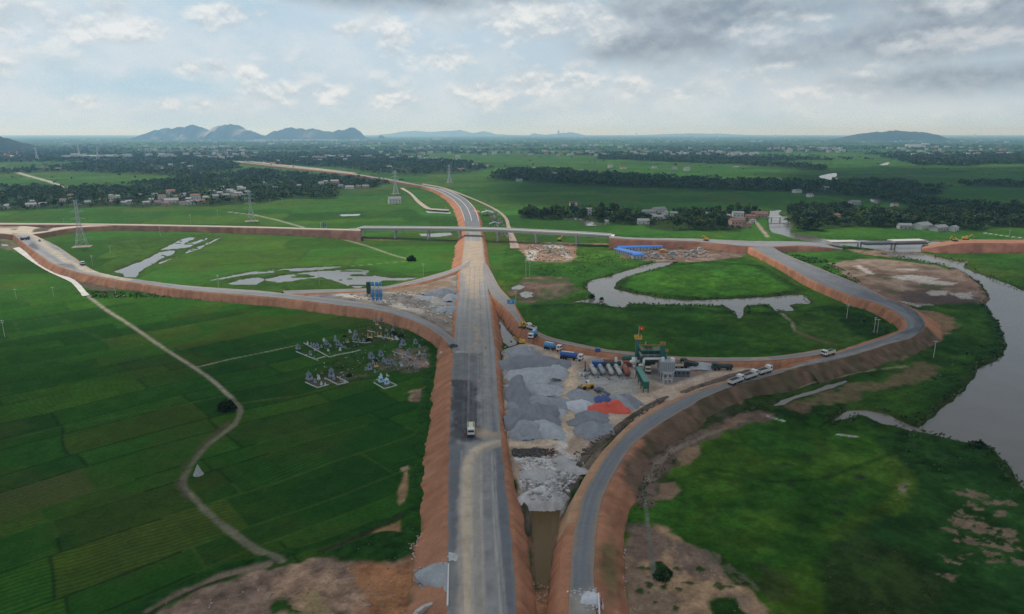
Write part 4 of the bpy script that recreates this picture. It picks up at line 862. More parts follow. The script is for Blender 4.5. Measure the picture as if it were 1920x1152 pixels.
for q in range(7):
    rs = np.random.RandomState(50+q); n = 300; c = crown_pts(n, rs, q % 3 == 2)
    v, f, cl = leaf_quads(c, np.full(n, .055), leaf_cols(n, rs, ((.050, .090, .030), (.038, .070, .028), (.075, .108, .034), (.044, .078, .032), (.062, .098, .030), (.034, .062, .026), (.062, .096, .040))[q]), rs)
    cm2 = np_mesh("crown", v, f, cl, False); cm2.materials.append(M_LEAF)
    t = MB().cyl((0, 0, -.02), (.01, .01, .38), .028, .018, 7).cyl((.01, .01, .36), (.12, .05, .66), .016, .006, 5).cyl((.01, .01, .34), (-.11, -.04, .62), .015, .006, 5).cyl((.01, .01, .38), (0, .02, .78), .014, .005, 5)
    TREE_MESH.append((cm2, t.mesh("trunk", M_BARK, True)))
def tree(x, y, h, k, label, group, name="tree", cat="tree", w=1.0):
    r = thing(name, label, cat, (x, y, 0), random.uniform(0, 6.28), group); r.scale = (h*w, h*w, h)
    link_obj("crown", TREE_MESH[k][0], r); link_obj("trunk", TREE_MESH[k][1], r); return r
random.seed(5)

# houses first, so that trees keep clear of them
HOUSES = [  # px, py (foot), wall, roof, storeys, width, turn, where
 (5,392,'w','g',1,14,.2,'village'),(58,389,'w','g',1,13,.1,'village'),(62,383,'p','g',1,9,.4,'village'),(117,380,'w','t',1,8,.3,'village'),(133,375,'w','t',2,7,.2,'village'),(208,376,'w','g',2,7,.1,'village'),(213,383,'p','b',1,9,.5,'village'),(219,373,'w','g',1,9,.2,'village'),(232,385,'s','g',1,10,.1,'village'),(243,383,'w','g',1,9,.3,'village'),(258,371,'s','g',1,13,.1,'village'),(290,369,'w','g',1,8,.3,'village'),(305,377,'w','t',2,11,.2,'village'),(321,367,'w','t',2,14,.15,'village'),(322,381,'w','g',1,19,.08,'village'),(310,386,'p','b',1,10,.3,'village'),(347,369,'w','g',1,12,1.2,'village'),(345,385,'w','t',1,10,.3,'village'),(365,376,'w','t',2,13,.2,'village'),(361,384,'w','g',1,15,.2,'village'),(376,382,'p','t',1,12,.4,'village'),(398,363,'s','g',1,10,.1,'village'),(412,366,'w','g',1,9,.2,'village'),(430,361,'w','g',1,12,.1,'village'),(450,359,'w','g',2,10,.5,'village'),(446,367,'s','g',1,13,.2,'village'),(465,364,'s','g',1,10,.3,'village'),(425,370,'s','g',1,10,.1,'village'),(440,372,'p','b',1,9,.2,'village'),
 (515,356,'w','g',1,8,.3,'village'),(498,346,'s','g',1,9,.2,'village'),(525,346,'p','b',1,8,.2,'village'),(602,350,'w','g',2,10,.3,'village'),(627,347,'p','g',2,15,.1,'village'),(656,355,'w','g',1,16,.1,'village'),(672,353,'p','b',1,10,.2,'village'),(686,353,'p','g',1,12,.1,'village'),
 (275,385,'s','g',1,9,.2,'village'),(283,379,'w','g',1,8,.3,'village'),(297,384,'s','t',1,9,.2,'village'),(333,373,'p','t',1,9,.3,'village'),(353,378,'s','g',1,9,.2,'village'),(385,375,'w','g',1,9,.3,'village'),(418,359,'w','g',2,8,.3,'village'),(437,364,'w','g',1,9,.1,'village'),(456,362,'s','g',2,9,.2,'village'),(405,372,'s','g',1,9,.1,'village'),(455,371,'w','g',1,8,.3,'village'),(80,388,'s','g',1,9,.2,'village'),(165,384,'w','g',1,8,.2,'village'),(48,376,'w','g',1,8,.2,'village'),(192,380,'s','b',1,8,.3,'village'),(640,352,'w','g',1,9,.2,'village'),(610,344,'w','g',1,9,.1,'village'),(560,352,'w','g',1,8,.1,'village'),
 (110,319,'s','b',1,16,.2,'hamlet'),(80,316,'p','t',1,12,.1,'hamlet'),(268,309,'w','g',2,12,.2,'hamlet'),(300,315,'w','t',1,12,.3,'hamlet'),(320,313,'w','g',2,13,.2,'hamlet'),(305,319,'w','g',1,12,.1,'hamlet'),(345,309,'w','g',1,20,.1,'hamlet'),(356,317,'w','g',2,13,.4,'hamlet'),(343,323,'w','t',1,11,.2,'hamlet'),(282,311,'s','g',1,12,.2,'hamlet'),(250,307,'w','g',1,14,.2,'hamlet'),(385,309,'s','g',1,16,.1,'hamlet'),
 (520,305,'w','g',2,13,.2,'roadside'),(560,304,'w','g',1,16,.3,'roadside'),(600,303,'w','t',2,15,.1,'roadside'),(648,302,'w','g',2,14,.1,'roadside'),(735,299,'w','g',2,18,.2,'roadside'),(800,300,'w','g',2,16,.2,'roadside'),(815,300,'s','g',1,20,.1,'roadside'),(855,302,'w','b',1,20,.1,'roadside'),(890,311,'s','g',1,18,.2,'roadside'),(865,320,'p','b',1,18,.2,'roadside'),(912,313,'w','g',1,16,.1,'roadside'),(730,315,'s','g',1,14,.1,'roadside'),(510,308,'w','b',1,16,.2,'roadside'),
 (1040,328,'w','g',1,13,.2,'stream'),(975,341,'s','g',1,13,.1,'stream'),(1002,318,'s','g',1,12,.1,'stream'),(1145,315,'w','g',2,14,.2,'stream'),(1170,317,'w','t',1,18,.1,'stream'),(1290,321,'w','g',2,17,.9,'stream'),(1266,319,'s','g',1,18,.1,'stream'),(1228,316,'w','g',1,14,.2,'stream'),(1380,316,'s','g',1,15,.2,'stream'),(1095,322,'w','g',1,14,.2,'stream'),(1462,342,'w','g',2,9,.3,'stream'),(1498,362,'w','g',1,15,.1,'stream'),(1548,356,'s','g',1,13,.1,'stream'),
 (1076,391,'w','t',2,10,.2,'crossing'),(1102,404,'w','g',2,10,.2,'crossing'),(1137,421,'w','g',1,4,.1,'crossing'),(1207,421,'w','g',1,14,.3,'crossing'),(1215,403,'s','g',1,14,.1,'crossing'),(1225,410,'w','g',1,10,.2,'crossing'),(1251,410,'w','g',2,10,1.3,'crossing'),(1263,406,'w','g',1,9,.1,'crossing'),(1234,413,'s','g',1,12,.2,'crossing'),(1240,399,'w','g',1,19,.05,'crossing'),(1326,407,'w','g',1,9,.5,'crossing'),(1353,402,'p','t',1,8,.2,'crossing'),(1360,411,'s','g',1,12,.2,'crossing'),(1384,412,'w','g',2,13,.2,'crossing'),(1384,427,'p','b',2,16,.15,'crossing'),(1404,427,'p','b',1,9,.4,'crossing'),(1408,412,'p','t',1,12,.3,'crossing'),(1391,418,'w','g',1,12,.2,'crossing'),(1424,408,'p','b',1,20,.1,'crossing'),(1412,420,'w','g',1,6,.2,'crossing'),
 (1605,384,'s','g',1,14,.1,'riverwood'),(1680,388,'w','t',1,10,.6,'riverwood'),(1521,370,'w','g',1,9,.1,'riverwood'),(1571,416,'p','t',2,9,.3,'riverwood'),(1738,430,'w','g',1,20,.1,'riverwood'),(1768,434,'s','g',1,16,.05,'riverwood'),(1793,434,'w','g',1,9,.4,'riverwood'),(1698,430,'s','g',1,13,.2,'riverwood'),(1590,387,'s','g',1,10,.2,'riverwood'),
 (741,383,'w','g',2,18,.1,'field')]
WH = dict(w=('white', M_WALL), s=('grey', M_GWALL), p=('pinkish', M_PWALL)); RF = dict(g=('grey sheet', M_GROOF), t=('red tiled', M_TILE), b=('brown', M_BROOM))
PLACE = dict(village='in the long village belt', hamlet='in the farther hamlet', roadside='beyond the curving road', stream='beyond the wide field', crossing='behind the highway bridge', riverwood='across the river', field='standing alone in the rice beside the new road')
HXY = []
def house(px, py, w_, r_, st, wd, turn, where, label):
    wd *= 1.02; turn += random.uniform(-.45, .45); x, y, _ = P(px, py, 0); hgt = 3.8*st+.4; d = wd*.62 if wd > 10 else wd*.8
    o = thing("house", label, "house", (x, y, 0), turn, PLACE[where].replace("standing ", "") if where != 'field' else None)
    m = MB().box((0, d/2, hgt/2-.2), (wd, d, hgt+.4)); body = m
    body.add([(-wd/2, 0, hgt), (-wd/2, d, hgt), (-wd/2, d/2, hgt+d*.24)], [(0, 1, 2)]); body.add([(wd/2, 0, hgt), (wd/2, d, hgt), (wd/2, d/2, hgt+d*.24)], [(0, 2, 1)])
    body.build("wall", WH[w_][1], o)
    e, k = .5, d*.24; ov = -e*.48
    MB().prism([(0, 0)], 0, 0) if False else None
    rfm = MB()
    for s_ in (0, 1):
        y0, y1 = (-e, d/2) if s_ == 0 else (d+e, d/2)
        z0, z1 = hgt+ov+.06, hgt+k+.06
        rfm.add([(-wd/2-e, y0, z0), (wd/2+e, y0, z0), (wd/2+e, y1, z1), (-wd/2-e, y1, z1), (-wd/2-e, y0, z0+.18), (wd/2+e, y0, z0+.18), (wd/2+e, y1, z1+.18), (-wd/2-e, y1, z1+.18)], [(0, 1, 2, 3), (4, 7, 6, 5), (0, 4, 5, 1), (1, 5, 6, 2), (2, 6, 7, 3), (3, 7, 4, 0)])
    rfm.build("roof", RF[r_][1], o)
    if y < 1250:
        n = max(2, int(wd/4))
        for fl in range(st):
            for q in range(n):
                xx = -wd/2 + (q+.5)*wd/n
                if fl == 0 and q == n//2: MB().box((xx, -.03, 1.1), (1.3, .1, 2.2)).build("door", M_BROOM, o)
                else: MB().box((xx, -.03, 1.7+3.3*fl), (1.3, .1, 1.3)).build("window", M_GLASS, o)
    HXY.append((x, y + d/2, max(wd, d)*.62)); return o
ORD = ["first", "second", "third", "fourth", "fifth", "sixth", "seventh", "eighth", "ninth", "tenth", "eleventh", "twelfth", "thirteenth", "fourteenth", "fifteenth", "sixteenth", "seventeenth", "eighteenth", "nineteenth", "twentieth", "twenty-first", "twenty-second", "twenty-third", "twenty-fourth", "twenty-fifth"]
byk = {}
for h_ in sorted(HOUSES): byk.setdefault((h_[7], h_[2], h_[3], h_[4]), []).append(h_)
for key, L_ in byk.items():
    for q, h_ in enumerate(L_):
        ty = f"{'two-storey' if key[3] == 2 else 'low'} {WH[key[1]][0]} {RF[key[2]][0].split()[0]}-roofed"
        d_ = f"{ty} house {PLACE[key[0]]}" if len(L_) == 1 else f"{ORD[q]} from left of the {ty} houses {PLACE[key[0]]}"
        house(*h_, d_)
HXY = np.array(HXY)

cand = []
for k, poly in BELT_XY.items():
    x0, y0 = poly.min(0); x1, y1 = poly.max(0); dist = (y0+y1)/2
    step = 7.5 if dist < 1300 else 11 if dist < 2000 else 16
    nx, ny = int((x1-x0)/step)+1, int((y1-y0)/step)+1
    gx, gy = np.meshgrid(np.arange(nx), np.arange(ny)); gx = x0 + (gx.ravel()+rng.uniform(-.6, .6, nx*ny))*step; gy = y0 + (gy.ravel()+rng.uniform(-.6, .6, nx*ny))*step
    d = sd_poly(gx, gy, poly) + (vn(gx, gy, 60, 71, 3)-.5)*60; ok = (d < 0) & (vn(gx, gy, 46, 72, 3) > .38)
    for i in np.where(ok)[0]:
        h = rng.choice([rng.uniform(4.5, 8), rng.uniform(7, 11), rng.uniform(9, 14)])*(1.12 if dist > 1500 else 1.0); q = HXY - 0; dx, dy = HXY[:, 0]-gx[i], HXY[:, 1]-gy[i]
        if (np.hypot(dx, dy) < HXY[:, 2]+.6).any(): continue
        if ((np.abs(dx) < HXY[:, 2]*1.0) & (dy > 0) & (dy < 75)).any():
            if rng.rand() < .35: continue
            h *= rng.uniform(.30, .52)
        cand.append((gx[i], gy[i], h, k))
for px, py, h in ((977,409,13),(990,409,12),(1010,411,13),(1022,411,15),(1034,411,16),(1046,411,13),(1120,415,13),(1150,419,13),(1165,420,13),(1180,421,12),(1262,430,14),(1275,430,15),(1290,430,14),(1303,430,14),(1316,430,13),(1330,430,13),(1345,430,14),(1358,430,13),(1400,405,15),(1415,404,15),(1500,428,14),(1515,430,16),(1528,430,15),(1490,420,14),(1545,428,12),(1575,424,12),(1610,424,13),(1640,424,14),(1662,424,16),(1680,425,17),(1700,426,15),(1720,425,14),(895,420,5),(918,431,5),(1810,432,9),(1826,431,9)):
    x, y, _ = P(px, py); cand.append((x, y, h, "crossing" if px < 1450 and px > 950 else "verge" if px < 950 else "riverwood"))
def crosses_road(x, y, m=4):
    r = np.zeros(len(x), bool)
    for o in ROAD_XY:
        i = near(x, y, o, m+2)
        if len(i): r[i] |= sd_poly(x[i], y[i], o) < m
    return r
ca = np.array([(c[0], c[1]) for c in cand]); okr = ~crosses_road(ca[:, 0], ca[:, 1], 9)
cand = [c for c, o in zip(cand, okr) if o]
cand.sort(key=lambda c: c[1]/c[2])
TL = dict(village=('dark leafy tree in the long belt along the village behind the left rice field', 'trees of the village belt'), hamlet=('dark tree in the clump round the farther hamlet', 'trees of the far hamlet'), roadside=('dark tree in the wood beyond the curving road', 'trees beyond the curving road'),
          stream=('dark tree in the thin wood beyond the wide field', 'trees beyond the wide field'), crossing=('dark bushy tree round the houses just behind the highway bridge', 'trees behind the highway bridge'), riverwood=('dark tree in the wood across the river bend', 'trees across the river'), verge=('small dark tree beside the bare site track under the bridge', 'trees beside the site track'),
          outer=('dark tree in the short outer hedge at far right', 'outer hedge trees'), strip=('dark tree in the narrow far tree strip', 'far strip trees'), eastwood=('dark tree in the far eastern wood', 'far eastern trees'))
NT = 255
for c in cand[:NT]:
    tree(c[0], c[1], c[2], random.randrange(7), TL[c[3]][0], TL[c[3]][1], w=random.uniform(.9, 1.35))
# everything farther off reads as one mass
V, F, CL, off = [], [], [], 0
rest = [(c[0], c[1], c[2], 30 if c[1] < 1400 else 20) for c in cand[NT:]]
fx = rng.uniform(-.9, .9, 30000); fy = 1/np.sqrt(rng.uniform(1/9500**2, 1/2350**2, 30000)); fx = fx*fy*.86
w_ = sstep(vn(fx/1.9, fy, 420, 31, 5) + .13*sstep(fy, 2600, 8000), .51, .58)*sstep(fy, 2300, 2900)
keep = (w_ > .5) & (rng.rand(30000) < .62); keep &= ~crosses_road(fx, fy, 25)
for k, p in BELT_XY.items(): keep &= sd_poly(fx, fy, p) > 0
rest += [(a, b, rng.uniform(8, 13), 12) for a, b in zip(fx[keep], fy[keep])]
# scattered single trees on field edges
for q in range(420):
    a, b = rng.uniform(-.75, .85), rng.uniform(1500, 5000); rest.append((a*b, b, rng.uniform(5, 9), 12))
ra_ = np.array([(r[0], r[1]) for r in rest]); okr = ~crosses_road(ra_[:, 0], ra_[:, 1], 8)
for (x, y, h, n), o in zip(rest, okr):
    if not o: continue
    wide = 1.3 if y < 2300 else 2.3
    c = crown_pts(n, rng)*np.array([h*wide, h*wide, h*.95]) + np.array([x, y, -h*.1])
    sz = np.full(n, h*(.105 if n == 30 else .125 if n == 20 else .17)*(1 if wide < 2 else 1.5))
    v, f, cl = leaf_quads(c, sz, leaf_cols(n, rng, (.046, .078, .031), .4)*rng.uniform(.6, 1.4), rng)
    V.append(v); F.append(f+off); CL.append(cl); off += len(v)
me = np_mesh("woodland", np.vstack(V), np.vstack(F), np.vstack(CL), False); me.materials.append(M_LEAF2)
wo = link_obj("woodland", me); tag(wo, "distant dark green woodland scattered over the plain", "woodland", kind="stuff")

# distant settlements: pale specks out to the horizon
V, F, CL, off = [], [], [], 0
bx_ = np.array([(-1,-1,0),(1,-1,0),(1,1,0),(-1,1,0),(-1,-1,1),(1,-1,1),(1,1,1),(-1,1,1)], float); bf = np.array([(0,1,5,4),(1,2,6,5),(2,3,7,6),(3,0,4,7),(4,5,6,7)])
def speck(x, y, w, d, h, c, rz=0.):
    global off
    p = bx_*np.array([w/2, d/2, h]); cs, sn = math.cos(rz), math.sin(rz); p = np.stack([p[:, 0]*cs-p[:, 1]*sn+x, p[:, 0]*sn+p[:, 1]*cs+y, p[:, 2]], 1)
    V.append(p); F.append(bf+off); CL.append(np.repeat(np.array(c)[None], 8, 0)); off += 8
bands = [(120,330,292,297,40),(560,860,294,300,40),(700,960,286,292,26),(960,1180,272,276,44),(960,1400,286,294,70),(1230,1420,288,293,44),(1440,1580,278,288,46),(480,760,268,272,30),(330,480,286,300,46),(240,460,276,284,60),(1700,1900,285,293,36),(1705,1740,273,278,8),(960,1900,257,268,150),(100,960,260,272,120),(480,640,263,266,26),(1030,1900,276,283,60),(600,960,274,280,40)]
for x0, x1, y0, y1, n in bands:
    for q in range(int(n*.62)):
        x, y, _ = P(rng.uniform(x0, x1), rng.uniform(y0, y1)); s = rng.uniform(8, 16)*(1 + y/9000)
        speck(x, y, s*rng.uniform(.8, 1.7), s*.8, rng.uniform(9, 15), ((.52, .51, .48), (.42, .40, .38), (.40, .27, .22))[rng.choice(3, p=[.6, .25, .15])], rng.uniform(-.4, .4))
for px, py, w in ((480,265.5,260),(500,264.5,300),(535,264,120),(558,263.8,150),(580,263.6,130),(612,263.4,320),(665,263.5,120),(820,262,160),(1712,275,120),(1722,277,90),(1735,272,60),(128,295.5,42),(143,295.5,30),(170,296,50),(190,295,60),(205,294.5,50)):
    x, y, _ = P(px, py); speck(x, y, w, 30, 16 if py < 280 else 9, (.62, .62, .60))
for px, py, hh in ((1193,256,110),(1047,258,170),(1350,256.5,80),(1828,256.5,80),(1454,257.5,70),(1240,257,60)):
    x, y, _ = P(px, py); speck(x, y, 45, 40, hh, (.55, .56, .56))
me = np_mesh("distant_settlement", np.vstack(V), np.vstack(F), np.vstack(CL), False); me.materials.append(mat_attr("far_walls", .02, .15, .8))
tag(link_obj("distant_settlement", me), "pale specks of distant houses across the plain", "settlement", kind="stuff")

# bushes and rough herbage
def bush(px, py, r, z0, label, h=None):
    x, y, _ = P(px, py, z0); o = thing("bush", label, "bush", (x, y, z0)); rs = np.random.RandomState(int(px*7+py)); n = 420
    d = rs.normal(size=(n, 3)); d /= np.linalg.norm(d, axis=1)[:, None]; d[:, 2] = np.abs(d[:, 2])
    lump = .75 + .35*vn(d[:, 0]*3+9, d[:, 1]*3+d[:, 2]*2, 1, int(px), 2)
    c = d*(r*lump*rs.uniform(.6, 1.05, n))[:, None]*np.array([1, 1, (h or r)/r])
    v, f, cl = leaf_quads(c, np.full(n, r*.14), leaf_cols(n, rs, (.022, .045, .020)), rs)
    m = np_mesh("foliage", v, f, cl, False); m.materials.append(M_LEAF); link_obj("foliage", m, o)
    MB().cyl((0, 0, -.1), (.1, 0, r*.6), r*.09, r*.04, 6).build("stem", M_BARK, o); return o
bush(426, 768, 3.6, 0, "big dark bush where the field path bends", 4.2)
bush(772, 489, 4.2, 0, "dark round bush at the end of the pale field bund", 4.6)
for px, py, r, l in ((692,640,1.8,"dark bush at the back of the graveyard"),(738,628,2.0,"dark bush behind the ochre tombs"),(752,632,1.7,"bush beside the grey tomb nearest the embankment"),(703,678,1.4,"dark bush left of the tall tomb pair"),(646,632,1.2,"small bush between the two rear tomb rows"),(655,706,1.5,"dark bush on the burnt plot in front of the graveyard"),(1240,1085,2.2,"dark green bush in the sandy scrape by the ramp"),(1250,1078,1.6,"smaller bush beside the dark green bush in the sandy scrape"),(1835,842,3.0,"bush at the corner of the river bank"),(1110,558,2.2,"dark bush on the creek's inner bank"),(1128,562,1.6,"low bush on the tip of the creek spit")):
    bush(px, py, r, 0, l)
def herb(poly_px, dens, hmin, hmax, base, z0=0.0, size=.5, seed=0, ring=None):
    """leafy clumps scattered over (or along the rim of) an outline"""
    p = PX(poly_px, z0); rs = np.random.RandomState(seed+7)
    x0, y0 = p.min(0); x1, y1 = p.max(0); n = int((x1-x0)*(y1-y0)*dens)
    x, y = rs.uniform(x0, x1, n), rs.uniform(y0, y1, n); d = sd_poly(x, y, p) if ring is None else sd_line(x, y, np.vstack([p, p[:1]])) - ring
    k = (d < 0) & (vn(x, y, 9, seed, 3) > .42); k &= ~crosses_road(x, y, 1.0)
    for w, _ in WATER.values():
        q = PX(w, -.5); i = near(x, y, q, 1)
        if len(i): k[i] &= sd_poly(x[i], y[i], q) > .2
    x, y = x[k], y[k]; z = rs.uniform(.1, 1, len(x))*(hmin + (hmax-hmin)*vn(x, y, 7, seed+1, 3)) + z0
    c = leaf_cols(len(x), rs, tuple(1.8*q for q in base), .45)
    return leaf_quads(np.stack([x, y, z], 1), np.full(len(x), size), c, rs)
parts = []
def H(*a, **k): parts.append(herb(*a, **k))
H(WATER["river"][0], .55, .4, 2.6, (.024, .050, .018), size=.55, seed=1, ring=4.0)
H(WATER["creek"][0], .8, .3, 1.7, (.026, .056, .018), size=.5, seed=2, ring=3.5)
H(WATER["inlet"][0], 1.2, .3, 2.0, (.024, .048, .018), size=.42, seed=3, ring=3.5)
H([(1640,820),(1720,810),(1840,845),(1880,890),(1900,960),(1760,900),(1690,870)], .9, .2, 1.3, (.022, .050, .018), size=.4, seed=4)
H([(1530,580),(1580,580),(1650,600),(1672,628),(1640,640),(1600,625),(1570,598)], .7, .3, 2.0, (.024, .048, .018), size=.5, seed=5)
H([(1760,700),(1850,640),(1880,650),(1830,700),(1765,765),(1725,805),(1640,775)], .6, .2, 1.6, (.026, .054, .018), size=.45, seed=6)
H([(1200,870),(1290,790),(1400,745),(1450,760),(1330,800),(1240,900),(1180,935)], 1.2, .2, 1.0, (.036, .046, .022), size=.32, seed=7)
H([(600,1040),(680,1014),(740,1000),(772,1008),(776,1040),(740,1055),(690,1050)], 3.0, .2, .9, (.024, .060, .018), size=.26, seed=8)
H([(775,1010),(790,900),(797,800),(808,700),(800,650),(790,650),(785,800),(765,960),(760,1010)], 1.6, .1, .8, (.026, .062, .020), size=.26, seed=9)
H([(1560,1010),(1620,1000),(1760,1080),(1760,1200),(1540,1200),(1545,1080)], 2.0, .1, .8, (.032, .040, .020), size=.26, seed=10)
H([(1222,1062),(1240,1055),(1262,1078),(1245,1092),(1225,1085)], 6.0, .2, 1.4, (.024, .05, .018), size=.22, seed=11)
H([(1180,930),(1240,860),(1230,940),(1190,980)], 2.0, .1, .8, (.026, .055, .018), size=.28, seed=12)
H([(640,625),(700,600),(770,600),(808,650),(806,700),(700,700),(620,690)], .5, .1, .8, (.03, .055, .022), size=.35, seed=13)
H([(170,548),(300,546),(430,556),(430,566),(300,560),(170,560)], .5, .2, 1.3, (.024, .050, .018), size=.5, seed=14)
H([(1450,470),(1560,490),(1600,520),(1620,535),(1580,525),(1500,500)], .5, .2, 1.4, (.024, .050, .018), size=.6, seed=15)
H([(985,460),(1240,490),(1180,500),(1100,520),(1000,520)], .10, .1, .8, (.03, .07, .02), size=.6, seed=16)
H([(1160,830),(1215,770),(1330,715),(1340,725),(1215,790),(1130,880),(1095,905)], .0, .1, .5, (.03, .05, .02), size=.4, seed=17)
V, F, CL, off = [], [], [], 0
for v, f, cl in parts: V.append(v); F.append(f+off); CL.append(cl); off += len(v)
me = np_mesh("scrub", np.vstack(V), np.vstack(F), np.vstack(CL), False); me.materials.append(M_LEAF2)
tag(link_obj("scrub", me), "rough green scrub along the banks and ditches", "scrub", kind="stuff")

# ================================================================== HIGHWAY BRIDGE
def along(pa, pb, za, zb, t): 
    a, b = P(*pa, za), P(*pb, zb); return Vector([a[i]*(1-t)+b[i]*t for i in range(3)])
BR = [P(672, 428.5, 9.9), P(800, 429.3, 11.2), P(890, 430.6, 11.8), P(960, 433, 11.8), P(1080, 439, 11.0), P(1146, 443.2, 9.9)]
br = spline(BR, 8); br = np.array(br); wB = 12.0
tng = np.gradient(br[:, :2], axis=0); tng /= np.linalg.norm(tng, axis=1)[:, None]; nrm = np.stack([-tng[:, 1], tng[:, 0]], 1)
def ribbon(m, y0, y1, z0, z1):
    """box-section strip following the bridge line"""
    n = len(br); vs = []
    for i in range(n):
        for yy, zz in ((y0, z0), (y1, z0), (y1, z1), (y0, z1)): vs.append((br[i, 0]+nrm[i, 0]*yy, br[i, 1]+nrm[i, 1]*yy, br[i, 2]+zz))
    fs = [(i*4+k, i*4+(k+1) % 4, (i+1)*4+(k+1) % 4, (i+1)*4+k) for i in range(n-1) for k in range(4)] + [(3, 2, 1, 0), tuple(n*4-4+k for k in range(4))]
    return m.add(vs, fs)
bt = thing("highway_bridge", "long pale concrete highway bridge crossing over the main road", "bridge", tuple(BR[2][:2]) + (0,))
def bpart(m, name, mt): o = m.build(name, mt, None); o.parent = bt; o.matrix_parent_inverse = Matrix.Translation(bt.location).inverted(); return o
bpart(ribbon(MB(), 0, wB, -.55, 0), "deck", M_CONC)
for yy in (1.0, 4.2, 7.2, 10.2): bpart(ribbon(MB(), yy, yy+.8, -2.2, -.58), "girder", M_CONC)
for yy in (0.03, wB-.42): bpart(ribbon(MB(), yy, yy+.4, .003, 1.0), "parapet", M_CONCW)
for px in (735, 798, 862, 930, 1002, 1074):
    xx = P(px, 436, 5)[0]; i = int(np.argmin(np.abs(br[:, 0]-xx))); c = br[i]; a_ = math.atan2(tng[i, 1], tng[i, 0]); M = Matrix.Rotation(a_, 3, "Z")
    m = MB().box((c[0]+nrm[i, 0]*wB/2, c[1]+nrm[i, 1]*wB/2, c[2]-2.9), (1.9, wB-.6, 1.3), a_)
    for q in (2.6, 9.4): m.cyl((c[0]+nrm[i, 0]*q, c[1]+nrm[i, 1]*q, -.5), (c[0]+nrm[i, 0]*q, c[1]+nrm[i, 1]*q, c[2]-3.5), .75, n=12)
    bpart(m, "pier", M_CONC)
for i, s in ((0, -1), (len(br)-1, 1)):
    c = br[i]; a_ = math.atan2(tng[i, 1], tng[i, 0])
    m = MB().box((c[0]+nrm[i, 0]*wB/2+tng[i, 0]*s*1.2, c[1]+nrm[i, 1]*wB/2+tng[i, 1]*s*1.2, c[2]/2-.4), (2.6, wB+1, c[2]+.7), a_)
    x0 = c[:2] - nrm[i]*.45; w1 = x0 + tng[i]*s*2.5; w2 = x0 + tng[i]*s*10
    m.add([(*w1, -.3), (*w2, c[2]-4), (*w2, c[2]-.2), (*w1, c[2]+.2), (*(w1+nrm[i]*.4), -.3), (*(w2+nrm[i]*.4), c[2]-4), (*(w2+nrm[i]*.4), c[2]-.2), (*(w1+nrm[i]*.4), c[2]+.2)], [(0, 1, 2, 3), (7, 6, 5, 4), (0, 4, 5, 1), (1, 5, 6, 2), (2, 6, 7, 3), (3, 7, 4, 0)])
    bpart(m, "abutment", M_CONCW)
# unfinished river bridge
ub = thing("river_bridge", "unfinished river bridge of separate pale girder spans on piers", "bridge", P(1650, 465, 0))
def upart(m, name, mt): o = m.build(name, mt, None); o.parent = ub; o.matrix_parent_inverse = Matrix.Translation(ub.location).inverted(); return o
def girder_span(pa, pb, z0, w, n, mt, dep=1.7):
    a, b = Vector(P(*pa, z0)), Vector(P(*pb, z0)); L = (b-a).length; rz = math.atan2(b.y-a.y, b.x-a.x); c = (a+b)/2; nn = Vector((-math.sin(rz), math.cos(rz), 0))
    m = MB()
    for q in range(n): m.box(c + nn*(w*(q+.5)/n) - Vector((0, 0, dep/2)), (L, w/n*.55, dep), rz)
    if mt is M_CONC: m.box(c + nn*w/2 + Vector((0, 0, .13)), (L, w, .24), rz)
    upart(m, "girder_span", mt)
girder_span((1560, 454.5), (1611, 453.8), 6.2, 11, 4, M_CONC); girder_span((1625, 456.5), (1677, 455.5), 5.5, 10, 5, M_DGREY, 2.0); girder_span((1678, 453), (1738, 451.5), 6.6, 11, 4, M_CONC); girder_span((1682, 456), (1739, 455), 5.2, 5, 3, M_DGREY, 1.9)
for px, py in ((1615, 463), (1679, 463), (1740, 461)):
    x, y, _ = P(px, py, 0); upart(MB().box((x, y+4, 3.4), (2, 10, 1.3)).cyl((x, y+1.5, -2), (x, y+1.5, 3), .8, n=10).cyl((x, y+7, -2), (x, y+7, 3), .8, n=10), "pier", M_STEEL)
# old river crossing
ob = thing("footbridge", "old low dark bridge on piles across the upper river", "bridge", P(1462, 418, 0)); a, b = Vector(P(1440, 407.5, 3.4)), Vector(P(1486, 407.5, 3.4)); a2, b2 = Vector(P(1440, 419, 1.6)), Vector(P(1474, 419, 1.6))
def opart(m, name, mt): o = m.build(name, mt, None); o.parent = ob; o.matrix_parent_inverse = Matrix.Translation(ob.location).inverted()
opart(MB().box((a+b)/2, ((b-a).length, 3.2, .6)), "deck", M_CONC); opart(MB().box((a2+b2)/2, ((b2-a2).length, 1.6, .5)), "lower_walkway", M_DGREY)
for t in (.15, .5, .85):
    c = a.lerp(b, t); opart(MB().cyl((c.x, c.y-1, -2.5), (c.x, c.y-1, c.z-.3), .45, n=8).cyl((c.x, c.y+1, -2.5), (c.x, c.y+1, c.z-.3), .45, n=8), "pile", M_CONC)

